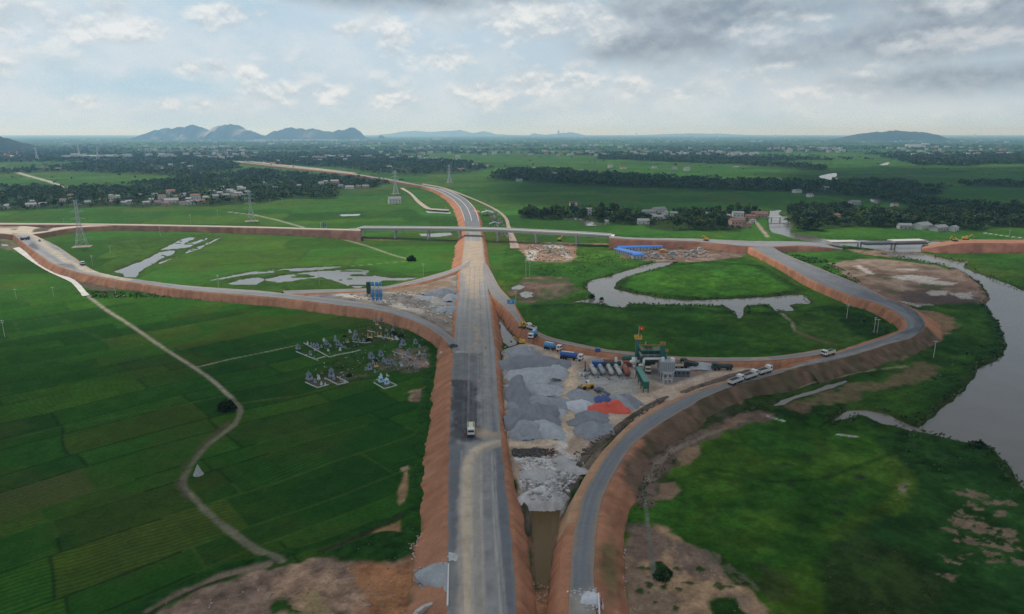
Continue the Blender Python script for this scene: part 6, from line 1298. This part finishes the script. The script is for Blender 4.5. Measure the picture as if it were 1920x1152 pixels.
x, y, _ = P(692, 556, 4.7); o = thing("storage_bin", "dark green bin standing behind the blue silos", "bin", (x, y, 4.7)); MB().box((0, 0, 6.2), (2.4, 2.4, 6.4)).box((0, 0, 2.3), (1.2, 1.2, 1.6), taper=1.9).build("shell", M_DGREEN, o); m = MB(); [m.box((sx, sy, 1.6), (.2, .2, 3.2)) for sx in (-1.1, 1.1) for sy in (-1.1, 1.1)]; m.build("leg", M_DGREEN, o)
# site camp under blue sheet roofs
def barrack(pa, pb, w, h, l, hip=.9):
    a, b = Vector(P(*pa, .1)), Vector(P(*pb, .1)); d = b-a; L = d.length; o = thing("site_barrack", l, "barrack", tuple(a), math.atan2(d.y, d.x), "blue-roofed site barracks"); MB().box((L/2, w/2, h/2), (L, w, h)).build("wall", mat("camp_wall", (.42, .46, .52), .6), o)
    MB().add([(-.5, -.6, h-.05), (L+.5, -.6, h-.05), (L+.5, w/2, h+hip), (-.5, w/2, h+hip), (-.5, w+.6, h-.05), (L+.5, w+.6, h-.05), (-.5, -.6, h+.12), (L+.5, -.6, h+.12), (L+.5, w/2, h+hip+.17), (-.5, w/2, h+hip+.17), (-.5, w+.6, h+.12), (L+.5, w+.6, h+.12)], [(0, 1, 2, 3), (3, 2, 5, 4), (6, 9, 8, 7), (9, 10, 11, 8), (0, 6, 7, 1), (4, 5, 11, 10), (0, 3, 9, 6), (3, 4, 10, 9), (1, 7, 8, 2), (2, 8, 11, 5)]).build("roof", M_BROOF, o)
    for q in range(int(L/3.2)): MB().box((1.6+q*3.2, -.03, 1.5), (.95, .08, 1.3 if q % 2 else 2.2)).build("window" if q % 2 else "door", M_DGREY, o)
barrack((1152, 473), (1195, 484), 8, 3.0, "front blue-roofed barrack with long pale side wall"); barrack((1160, 471), (1242, 468.5), 8, 3.0, "rear blue-roofed barrack running along the highway bank"); barrack((1187, 486.5), (1207, 485.5), 4.5, 3.4, "short all-blue barrack end block nearest the creek")
for px, py, c, l in ((1243, 474, M_ORANGE, "orange tarp-covered shed in the cluttered camp"), (1262, 478, M_GWALL, "grey hut in the camp clutter"), (1275, 467, M_WALL, "white hut behind the camp clutter"), (1313, 470, M_WALL, "white hut at the right end of the camp"), (1228, 481, M_GWALL, "low grey hut in front of the orange shed"), (1300, 475, M_GWALL, "low grey stack shed beside the highway bank")):
    x, y, _ = P(px, py, 0); o = thing("site_hut", l, "hut", (x, y, 0), random.uniform(-.3, .3), "small huts of the camp"); MB().box((0, 0, 1.2), (5, 4, 2.4)).build("wall", c, o); MB().prism([(-2.8, 2.35), (2.8, 2.35), (0, 3.2)], -2.3, 2.3).build("roof", c if c is M_ORANGE else M_GROOF, o)
for px, py, w, d, h, l in ((927, 428, 12, 10, 5, "dark roofed stilt shelter beside the track at the bridge"), (914, 404, 16, 12, 4, "wide grey tarp shelter beside the new road")):
    x, y, _ = P(px, py, 0); o = thing("work_shelter", l, "shelter", (x, y, 0)); m = MB(); [m.box((sx*w*.45, sy*d*.45, h/2), (.4, .4, h)) for sx in (-1, 0, 1) for sy in (-1, 1)]; m.build("post", M_STEEL, o); MB().prism([(-w/2, h), (w/2, h), (0, h+2.2)], -d/2, d/2).build("roof", M_STEEL if w > 13 else mat("slate_sheet", (.12, .16, .19), .6), o)
o = thing("tarp_sheet", "bright red tarp draped on the bank of the new road", "tarp", P(893, 397, 4.2)); MB().box((0, 0, .4), (7, 16, 1.0), .35, taper=.7).build("cloth", M_TARPO, o)

# ================================================================== GRAVEL HEAPS, SPOIL, RUBBLE
def heap(name, cat, px, py, rx, ry, h, rz, col, label, z0=ZY, mt=None, seed=0, group=None, ridge=.0):
    x, y, _ = P(px, py, z0); n = 34; u = np.linspace(-1.12, 1.12, n); U, V_ = np.meshgrid(u, u); ux, vy = U.ravel()*rx, V_.ravel()*ry
    th_ = np.arctan2(V_, U).ravel(); r = np.sqrt((np.maximum(np.abs(U)-ridge, 0)/(1-ridge))**2 + V_**2).ravel()*(1 + .22*np.sin(th_*2+seed) + .14*np.sin(th_*3+seed*1.7)) + (vn(ux, vy, max(rx, ry)*.45, seed, 4)-.5)*.8
    zz = np.clip(1-r, 0, 1); zz = (zz**.85)*h*1.1 + (vn(ux, vy, 1.1, seed+1, 3)-.5)*.22 - .12; zz = np.where(1-r < -.02, -.25, zz) - np.clip(r-1, 0, 1)*6
    c = np.array(col)[None]*(.74 + .36*vn(ux, vy, 2.6, seed+2, 4) + .16*vn(ux*3, vy*.6, 1.2, seed+3, 2))[:, None]
    me = np_mesh(name, np.stack([ux, vy, zz], 1), grid_faces(n, n), c); me.materials.append(mt or M_PILE); o = link_obj(name, me); o.location = (x, y, z0); o.rotation_euler = (0, 0, rz); return tag(o, label, cat, group)
GRY, LGT, DRK = (.29, .305, .325), (.38, .39, .41), (.22, .23, .25)
HP = [(977,664,7,8,2.8,.2,GRY,"grey gravel heap at the top corner of the yard, nearest the pond"),(984,661,2.6,3.4,3.4,.1,LGT,"small pale cone on top of the yard's topmost heap"),(1000,682,13.5,8,3.4,.05,DRK,"broad dark gravel heap behind the pale ones"),(1003,707,10.5,9,3.6,-.1,LGT,"pale broad gravel heap beside the white tarp"),(1044,701,4.6,6.5,3.8,.1,LGT,"pale rounded gravel cone at the right end of the heaps"),(974,742,5.2,15,5.0,.05,DRK,"long dark gravel heap hard against the main road"),(1004,732,9.5,6,2.4,.2,LGT,"pale low gravel tongue below the pale broad heap"),(1013,756,10,8,2.6,-.1,GRY,"grey flat gravel heap beside the haul track"),(1003,786,9.5,9,5.4,.15,DRK,"biggest dark gravel heap in the lower yard"),(1026,775,6,6,2.0,-.3,LGT,"pale skirt of gravel right of the biggest dark heap"),(988,810,7,5,3.6,.2,GRY,"lowest grey gravel heap next to the crossing track"),(1021,807,8,5.5,3.2,-.15,LGT,"lowest pale gravel heap next to the crossing track"),
      (1111,808,5.6,6,3.0,.1,(.26,.275,.295),"lone blue-grey gravel cone below the orange tarps"),(1105,786,7,5.5,2.6,.1,DRK,"dark gravel heap in front of the orange tarps"),(1162,758,6,6,2.6,.1,GRY,"grey gravel heap right of the orange tarps"),(1180,754,5,5,2.4,.0,DRK,"dark gravel heap farthest right in the yard"),(1090,742,5,6,1.8,.0,GRY,"low gravel heap behind the pale tarp"),(1312,688,4,7,1.8,1.5,LGT,"pale gravel heap between the dark green trucks")]
for i, (px, py, rx, ry, h, rz, c, l) in enumerate(HP): heap("gravel_heap", "gravel heap", px, py, rx*1.12, ry*1.25, h*1.1, rz, c, l, seed=20+i*5, group="gravel heaps of the yard")
heap("tarped_heap", "tarped heap", 1091, 766, 5, 6.5, 3.4, .2, (.5, .52, .56), "heap under a pale grey tarp left of the orange tarps", mt=M_TARPW, seed=301); heap("tarped_heap", "tarped heap", 972, 708, 2.6, 4, 2.2, .1, (.5, .5, .5), "small heap under white tarp beside the main road", mt=M_TARPW, seed=303)
heap("tarped_heap", "tarped heap", 1122, 771, 7.0, 4.2, 3.0, .25, (.6, .1, .06), "long heap under an orange tarp, left of the taller orange one", mt=M_TARPO, seed=305, ridge=.3); heap("tarped_heap", "tarped heap", 1151, 768, 4.6, 5.6, 3.6, .3, (.6, .1, .06), "taller heap under an orange tarp", mt=M_TARPO, seed=307); heap("tarped_heap", "tarped heap", 1134, 756, 4.2, 4.6, 3.2, .3, (.06, .1, .26), "heap under a dark blue tarp behind the orange ones", mt=M_TARPB, seed=309)
heap("rubble_heap", "rubble heap", 1016, 932, 7.5, 4.5, 3.2, 0, (.56, .55, .54), "white broken-stone heap above the muddy pond", z0=1.2, seed=311); heap("rubble_heap", "rubble heap", 1010, 892, 5, 5, 1.4, .3, (.40, .39, .38), "low pale rubble heap behind the white stone heap", seed=313); heap("rubble_heap", "rubble heap", 1065, 875, 5, 6, 1.5, .3, (.40, .38, .37), "pale rubble heap beside the ramp's spoil ridge", seed=315)
for i, (px, py, rx, ry, h, c, l) in enumerate(((828,552,9,12,4.2,DRK,"dark gravel heap in the silo yard"),(845,560,7,9,2.6,GRY,"grey gravel heap next to the main road bank in the silo yard"),(820,566,5,9,2.4,(.34,.32,.29),"pale stone heap in front of the dark heap in the silo yard"),(800,560,7,6,1.4,GRY,"low grey heap left of the dark heap in the silo yard"),(838,580,6,9,1.6,GRY,"flat grey gravel heap at the lower end of the silo yard"))): heap("gravel_heap", "gravel heap", px, py, rx, ry, h, .1, c, l, z0=4.7, seed=330+i*5, group="gravel heaps of the silo yard")
heap("rubble_heap", "rubble heap", 1108, 1122, 2.2, 3.0, 1.0, 0, (.55, .56, .58), "bright white rubble tipped on the near end of the ramp", z0=5.1, seed=351); heap("rubble_heap", "rubble heap", 850, 1044, 1.8, 1.6, .6, 0, (.50, .49, .47), "small white rubble patch on the road edge", z0=5.08, seed=353)
# dark spoil ridge on the ramp's inner side
def ridge(name, pts, z0, w, h, col, seed, label, cat, shrink=True, mt=None):
    c = spline([P(a, b, z0) for a, b in pts], 14)[:, :2]; n = len(c); t = np.gradient(c, axis=0); t /= np.linalg.norm(t, axis=1)[:, None]; nr = np.stack([-t[:, 1], t[:, 0]], 1); k = 11; u = np.linspace(-1, 1, k)
    pt = c[:, None, :] + nr[:, None, :]*(u*w)[None, :, None]; x, y = pt[:, :, 0].ravel(), pt[:, :, 1].ravel(); s = np.repeat(np.linspace(0, 1, n), k)
    prof = np.repeat((1-np.abs(u)**1.5)[None], n, 0).ravel(); zz = z0 - .3 + prof*h*(.35 + 1.2*vn(x, y, 3.2, seed, 4)) + (vn(x, y, .9, seed+1, 2)-.5)*.6*prof
    if shrink: zz = z0 - .3 + (zz-z0+.3)*np.clip(np.minimum(s, 1-s)*12, 0, 1)
    cc_ = np.array(col)[None]*(.4 + 1.2*vn(x, y, 1.2, seed+2, 4))[:, None]; gr = sstep(vn(x, y, 5, seed+3, 3), .55, .7)[:, None]*.7; cc_ = cc_*(1-gr) + np.array((.04, .055, .025))*gr
    me = np_mesh(name, np.stack([x, y, zz], 1), grid_faces(n, k), cc_); me.materials.append(mt or mat_attr("spoil", 1.5, .5, .95, .3, 1.8)); return tag(link_obj(name, me), label, cat)
ridge("spoil_ridge", [(1070,893),(1090,868),(1120,836),(1150,808),(1182,783),(1218,760),(1258,740)], 3.5, 1.5, 1.0, (.135, .105, .08), 401, "dark brown spoil ridge along the inner side of the lower ramp", "spoil ridge"); ridge("spoil_ridge", [(1275,737),(1305,726),(1340,714),(1380,701),(1440,688)], 3.6, 1.5, .9, (.15, .115, .09), 411, "dark spoil ridge continuing behind the queued dump trucks", "spoil ridge")
ridge("spoil_ridge", [(964,850),(985,848),(1012,846)], 3.5, 2.6, 1.3, (.08, .07, .065), 421, "short dark heap of rock at the yard's crossing track", "spoil ridge"); ridge("spoil_ridge", [(978,930),(988,965),(992,1000)], 1.0, .9, .7, (.13, .10, .08), 431, "dark tumbled stones along the muddy pond's left side", "spoil ridge")
# loose stones
V, F, CL, off = [], [], [], 0
def stones(poly, z0, n, s0, s1, c, seed):
    global off
    p = PX(poly, z0); rs = np.random.RandomState(seed); x0, y0 = p.min(0); x1, y1 = p.max(0); k = 0
    while k < n:
        x, y = rs.uniform(x0, x1, 400), rs.uniform(y0, y1, 400); ok = sd_poly(x, y, p) < 0
        for a, b in zip(x[ok], y[ok]):
            if k >= n: break
            s = rs.uniform(s0, s1)**1.0; q = bx_*np.array([s/2, s*rs.uniform(.35, .6), s*.6])*rs.uniform(.6, 1.1, (8, 1)); t = rs.uniform(0, 3); q = np.stack([q[:, 0]*math.cos(t)-q[:, 1]*math.sin(t)+a, q[:, 0]*math.sin(t)+q[:, 1]*math.cos(t)+b, q[:, 2]+z0-.05], 1)
            V.append(q); F.append(bf+off); CL.append(np.repeat(np.array(c)[None]*rs.uniform(.6, 1.2), 8, 0)); off += 8; k += 1
stones([(975,865),(1050,848),(1092,862),(1090,885),(1058,936),(1000,940),(978,915)], 3.4, 420, .25, 1.1, (.46, .44, .43), 1); stones([(960,844),(1040,842),(1040,858),(965,858)], 3.5, 160, .3, 1.1, (.10, .095, .09), 2)
stones([(1160,1030),(1178,1030),(1175,1152),(1162,1152)], .4, 110, .15, .5, (.42, .33, .28), 3); stones([(765,1020),(790,1000),(800,1045),(775,1060)], .5, 60, .15, .5, (.45, .36, .30), 4); stones([(1000,1090),(1030,1100),(1025,1130),(990,1125)], .3, 40, .15, .5, (.40, .28, .2), 5)
stones([(640,553),(790,585),(850,610),(840,560),(760,545)], 4.7, 260, .3, 1.6, (.46, .43, .39), 6); stones([(1150,462),(1320,465),(1330,485),(1220,488)], .1, 220, .5, 2.2, (.30, .29, .28), 7); stones([(985,460),(1070,460),(1070,490),(990,490)], .1, 140, .5, 2.4, (.44, .42, .39), 8)
stones([(1090,690),(1180,690),(1185,712),(1095,712)], 3.5, 120, .3, 1.0, (.30, .28, .26), 9); stones([(930,395),(950,430),(966,460),(940,440),(905,392)], .3, 200, .6, 2.2, (.36, .32, .29), 10); stones([(1075,850),(1130,815),(1240,745),(1250,752),(1130,835),(1085,880)], 3.6, 300, .25, .9, (.16, .13, .115), 11)
stones([(1060,1110),(1118,1100),(1125,1150),(1110,1152)], 5.08, 90, .12, .5, (.55, .55, .55), 12); stones([(300,1135),(480,1075),(640,1060),(820,1060),(830,1152),(300,1160)], .05, 220, .12, .5, (.36,.27,.21), 24); stones([(1180,1000),(1280,1020),(1420,1130),(1400,1152),(1180,1152)], .05, 160, .12, .45, (.34,.25,.18), 25); stones([(790,1062),(802,1062),(786,1076),(788,1090),(812,1112),(800,1112),(776,1090),(776,1072)], 1.9, 90, .2, .55, (.34,.36,.38), 23); stones([(790,920),(835,900),(836,1040),(785,1040)], 1.5, 0, .1, .3, (.4, .3, .25), 13); stones([(940,650),(948,650),(952,800),(946,830)], 3.9, 40, .3, .8, (.45, .40, .36), 14); stones([(560,650),(800,600),(808,690),(600,715)], .05, 200, .2, .7, (.38, .38, .38), 15)
me = np_mesh("rubble", np.vstack(V), np.vstack(F), np.vstack(CL), False); me.materials.append(mat_attr("stone", 2, .2, .95)); tag(link_obj("rubble", me), "loose pale and dark stones strewn over the site", "rubble", kind="stuff")
# stone apron, headwalls and channel at the near left bank
ap = PX([(837,1062),(836,1110),(815,1103),(795,1096),(780,1083),(779,1072),(795,1066),(815,1062)], 2.5)
def slab(name, px_top, z_top, px_low, z_low, mt, label, cat, col):
    """sloping stone-faced apron between an upper and a lower edge"""
    a = spline([P(*p, z_top) for p in px_top], 8); b = spline([P(*p, z_low) for p in px_low], 8); n = len(a); k = 10; t = np.linspace(0, 1, k); pt = a[:, None]*(1-t)[None, :, None] + b[:, None]*t[None, :, None]
    x, y = pt[:, :, 0].ravel(), pt[:, :, 1].ravel(); z_ = pt[:, :, 2].ravel() + (vn(x, y, .7, 5, 2)-.5)*.18 + .55*np.sin(np.pi*np.tile(t, n)) + .15; c = np.array(col)[None]*(.7 + .5*vn(x, y, 1.6, 9, 4))[:, None]
    me = np_mesh(name, np.stack([x, y, z_], 1), grid_faces(n, k), c); me.materials.append(mt); return tag(link_obj(name, me), label, cat)
slab("stone_apron", [(839,1056),(838.5,1075),(838,1095),(837.5,1112)], 5.0, [(800,1064),(781,1074),(782,1088),(812,1112)], 2.0, M_PILE, "grey stone-faced slope apron beside the white headwall", "stone apron", (.36, .375, .385))
def wall(name, pts, z0, h, w, mt, label, cat):
    m = MB()
    for p, q in zip(pts, pts[1:]):
        a, b = Vector(P(*p, z0)), Vector(P(*q, z0)); d = b-a; m.box((a+b)/2 + Vector((0, 0, h/2)), (d.length, w, h), math.atan2(d.y, d.x))
    o = m.build(name, mt); return tag(o, label, cat)
wall("headwall", [(841,1062),(839,1140)], 4.7, .75, .38, M_CONCW, "white concrete headwall along the near road edge", "wall"); wall("channel_wall", [(837,1133),(815,1139),(795,1146),(780,1157),(776,1180)], 2.2, 1.3, .9, M_CONC, "curved grey concrete channel wall below the headwall", "wall")
wall("guard_post_row", [(1122,1118),(1124,1160)], 5.0, .9, .3, M_WHITE, "short white concrete barrier at the ramp's near end", "barrier"); wall("red_barrier", [(1127,1122),(1128,1136)], 5.0, 1.0, .3, M_RED, "small red barrier beside the white one at the ramp's near end", "barrier")
o = thing("manhole_frame", "square white concrete frame lying on the red bank", "concrete frame", P(812.5, 1011, 1.9), .1); m = MB(); [m.box((sx, sy, .15), (dx, dy, .4)) for sx, sy, dx, dy in ((-.55, 0, .2, 1.2), (.55, 0, .2, 1.2), (0, .5, .88, .2), (0, -.5, .88, .2))]; m.build("ring", M_CONCW, o)
for px, py, l in ((827, 663, "white marker block on the red bank near the left ramp"), (973, 1102, "white block on the soil between the two roads"), (1037, 697, "white block")): 
    if px != 1037: o = thing("concrete_block", l, "concrete block", P(px, py, 2.2 if px < 900 else .4), .4); MB().box((0, 0, .4), (1.4, .9, .8), taper=.85).build("block", M_CONCW, o)
o = thing("haystack", "pale pointed heap of sacks beside the bend of the field path", "haystack", P(372, 890, 0), .3); MB().cyl((0, 0, -.1), (0, 0, 1.3), 1.7, 1.0, 9).cyl((0, 0, 1.3), (.1, 0, 3.4), 1.0, .12, 9).build("straw", mat("weathered_straw", (.34, .36, .36), .95, var=.4, scale=1.5, bump=.5), o)
# median and edge barriers on the finished road beyond the bridge
Lm, Rm = road_lines(MAIN); Lm, Rm, sm_ = resample(Lm, Rm, 6); sel = (Lm[:, 1] > 800) & (Lm[:, 1] < 1600); 
for t, l in ((.03, "white edge barrier on the left side of the finished road"), (.5, "white median barrier of the finished road"), (.97, "white edge barrier on the right side of the finished road")):
    c = (Lm*(1-t)+Rm*t)[sel]; m = MB()
    for a, b in zip(c, c[1:]):
        d = b-a; m.box(((a+b)/2 + np.array([0, 0, .5])), (np.linalg.norm(d)+.1, .55 if t == .5 else .4, .9), math.atan2(d[1], d[0]))
    tag(m.build("road_barrier", M_CONCW), l, "barrier", "barriers of the finished road")

# ================================================================== GRAVEYARD
TB = [  # crop pixels of the graveyard survey, kind, size
 (130,500,'s',1.1),(285,570,'s',.85),(250,440,'w',.8),(300,455,'g',.9),(375,500,'s',1.25),(340,470,'g',1.0),(430,480,'g',.8),(465,400,'w',1.0),(500,440,'s',1.0),(545,470,'g',.8),(610,400,'t',1.1),(640,450,'s',1.1),(700,480,'g',1.0),(740,490,'g',.7),
 (800,290,'w',1.0),(870,320,'s',1.1),(850,380,'s',1.1),(915,400,'g',.9),(975,400,'g',.9),(765,415,'y',.8),(1055,360,'y',1.4),(1180,340,'y',1.3),(1115,150,'t',1.2),(1145,190,'y',.8),(1200,150,'s',1.1),(1260,170,'g',.9),(1350,200,'g',.8),(1190,240,'w',.8),(1270,270,'g',.8),(1350,300,'s',1.2),(1400,380,'w',1.2),(1300,370,'y',.8),(1230,375,'g',.7),
 (1480,450,'s',1.35),(1440,480,'g',1.0),(1640,430,'s',1.2),(1700,480,'g',1.0),(1540,540,'g',.9),(1690,560,'w',.8),(1420,540,'g',.8),(1770,540,'g',.8),(1070,620,'s',1.4),(1195,590,'s',1.3),(1100,680,'g',.9),(1230,660,'g',1.1),(1280,690,'s',1.1),(1330,690,'s',1.1),(1380,710,'g',.9),(1520,650,'t',1.3),(1460,700,'g',1.0),(1560,720,'g',.9),(1640,720,'g',.9),(1790,700,'w',.9),(1050,760,'s',1.3),(1000,770,'g',.8),(1120,800,'g',.8),(1200,840,'w',.7),(1280,850,'w',.7),
 (275,890,'s',1.4),(395,890,'w',1.1),(350,930,'g',.9),(430,960,'w',.8),(480,970,'w',.7),(560,850,'s',1.5),(590,890,'g',.9),(690,920,'g',.8),(730,930,'w',.7),(1195,920,'p',1.2),(1270,945,'p',1.2)]
_r = random.Random(77)
for q in range(34):
    cx, cy = (_r.uniform(1080, 1800), _r.uniform(560, 760)) if q < 18 else (_r.uniform(780, 1400), _r.uniform(190, 400)) if q < 27 else (_r.uniform(220, 740), _r.uniform(440, 560))
    if min(math.hypot(a-cx, (b-cy)*1.6) for a, b, _, _ in TB) > 34: TB.append((int(cx), int(cy), _r.choice('gggwsy'), _r.uniform(.6, .95)))
M_TOMBB = mat("pale_blue_plaster", (.42, .58, .72), .7)
KN = dict(s=('blue-grey shrine tomb', M_TOMB, M_TOMBD), g=('grey box tomb', M_TOMB, M_TOMBD), w=('white tomb', M_TOMBW, M_TOMB), y=('ochre gateway tomb', M_TOMBY, M_TOMBY), t=('slender stepped tomb', M_TOMB, M_TOMB), p=('pale blue tomb', M_TOMBB, M_TOMBB))
proto = {}
def tomb(kind):
    o = thing("tomb", "tomb", "tomb"); _, a, b = KN[kind]
    if kind in "sp":
        MB().box((0, 0, .25), (2.2, 2.6, .5)).build("plinth", a, o); s = MB().box((0, .3, 1.2), (1.5, 1.5, 1.5)).build("shrine", a, o); MB().box((0, -.47, 1.15), (.6, .06, .9)).build("niche", M_CHASSIS, s)
        MB().box((0, .3, 2.1), (2.0, 2.0, .35), taper=.8).box((0, .3, 2.6), (1.3, 1.3, .7), taper=.35).cyl((0, .3, 2.9), (0, .3, 3.5), .16, .05, 6).build("roof", b, o); [MB().box((sx, -1.0, .9), (.22, .22, 1.1)).build("pillar", a, o) for sx in (-.9, .9)]
    elif kind == 'g' or kind == 'w':
        MB().box((0, 0, .2), (1.7, 2.8, .5)).build("plinth", a, o); MB().box((0, .1, .75), (1.1, 2.0, .6), taper=.9).build("chest", b if kind == 'g' else a, o); MB().box((0, 1.2, 1.1), (1.3, .3, 1.5), taper=.7).build("headstone", a, o)
    elif kind == 'y':
        MB().box((0, 0, .15), (2.4, 2.6, .4)).build("plinth", a, o); [MB().box((sx, .8, 1.3), (.4, .4, 2.2)).build("pillar", a, o) for sx in (-.9, .9)]; MB().box((0, .8, 2.55), (2.7, .7, .35), taper=.85).box((0, .8, 2.9), (1.4, .5, .4), taper=.7).build("lintel", M_TILE, o)
    else:
        MB().box((0, 0, .3), (1.6, 1.6, .7)).build("plinth", a, o); MB().box((0, 0, 1.3), (1.1, 1.1, 1.4), taper=.85).box((0, 0, 2.4), (.8, .8, 1.0), taper=.8).build("shaft", a, o); MB().box((0, 0, 3.1), (1.0, 1.0, .3), taper=.5).cyl((0, 0, 3.2), (0, 0, 3.9), .14, .04, 6).build("roof", b, o)
    return o
def tw(cx, cy): return P(540 + cx*280/1920, 580 + cy*160/1097 + 1.5, 0)
zone = lambda cx, cy: "the front left plot" if cy > 800 and cx < 900 else "the front walled plot" if cy > 860 else "the left walled plots" if cx < 760 and cy > 380 else "the near-embankment cluster" if cx > 960 and cy > 420 else "the rear cluster"
cnt = {}; tot = {}
for cx, cy, k, s in TB: tot[(k, zone(cx, cy))] = tot.get((k, zone(cx, cy)), 0) + 1
for cx, cy, k, s in sorted(TB):
    zn = (k, zone(cx, cy)); q = cnt.get(zn, 0); cnt[zn] = q+1; x, y, _ = tw(cx, cy)
    l = f"{ORD[q]} {KN[k][0]} from the left in {zn[1]} of the graveyard" if tot[zn] > 1 else f"only {KN[k][0]} in {zn[1]} of the graveyard"
    if k not in proto: o = proto[k] = tomb(k)
    else: o = dup(proto[k], (0, 0, 0))
    o["label"] = l; o["group"] = "tombs of the graveyard"; o.location = (x, y, 0); o.rotation_euler = (0, 0, .45 + random.uniform(-.3, .3)); s *= .78; o.scale = (s, s, s*random.uniform(.9, 1.1))
for pts, l in (([(105,540),(350,640),(470,605)], "low pale wall round the leftmost grave plot"), ([(205,430),(530,610),(660,580)], "low pale wall crossing the left grave plots"), ([(590,590),(840,545),(930,520)], "broken low wall closing the left grave plots"), ([(830,412),(1000,430),(1060,415)], "low wall in front of the rear grave row"), ([(1105,940),(1240,1018),(1400,975),(1275,915),(1140,900)], "low white wall round the pale blue tomb pair"), ([(225,935),(380,1005),(520,965)], "white wall of the front left plot"), ([(475,880),(640,965),(775,935),(630,865)], "low wall round the ochre front plot"), ([(1640,580),(1790,570)], "short white kerb by the embankment graves"), ([(1340,540),(1600,620)], "pinkish low wall in the near-embankment cluster"), ([(1110,345),(1340,370)], "ochre low wall beside the gateway tombs"), ([(1020,270),(1120,290)], "short pale wall at the rear of the graveyard")):
    m = MB()
    for p, q in zip(pts, pts[1:]):
        a, b = Vector(tw(*p)), Vector(tw(*q)); d = b-a; m.box((a+b)/2 + Vector((0, 0, .2)), (d.length+.15, .26, .5), math.atan2(d.y, d.x))
    tag(m.build("low_wall", M_TOMBW), l, "wall", "low walls of the graveyard")
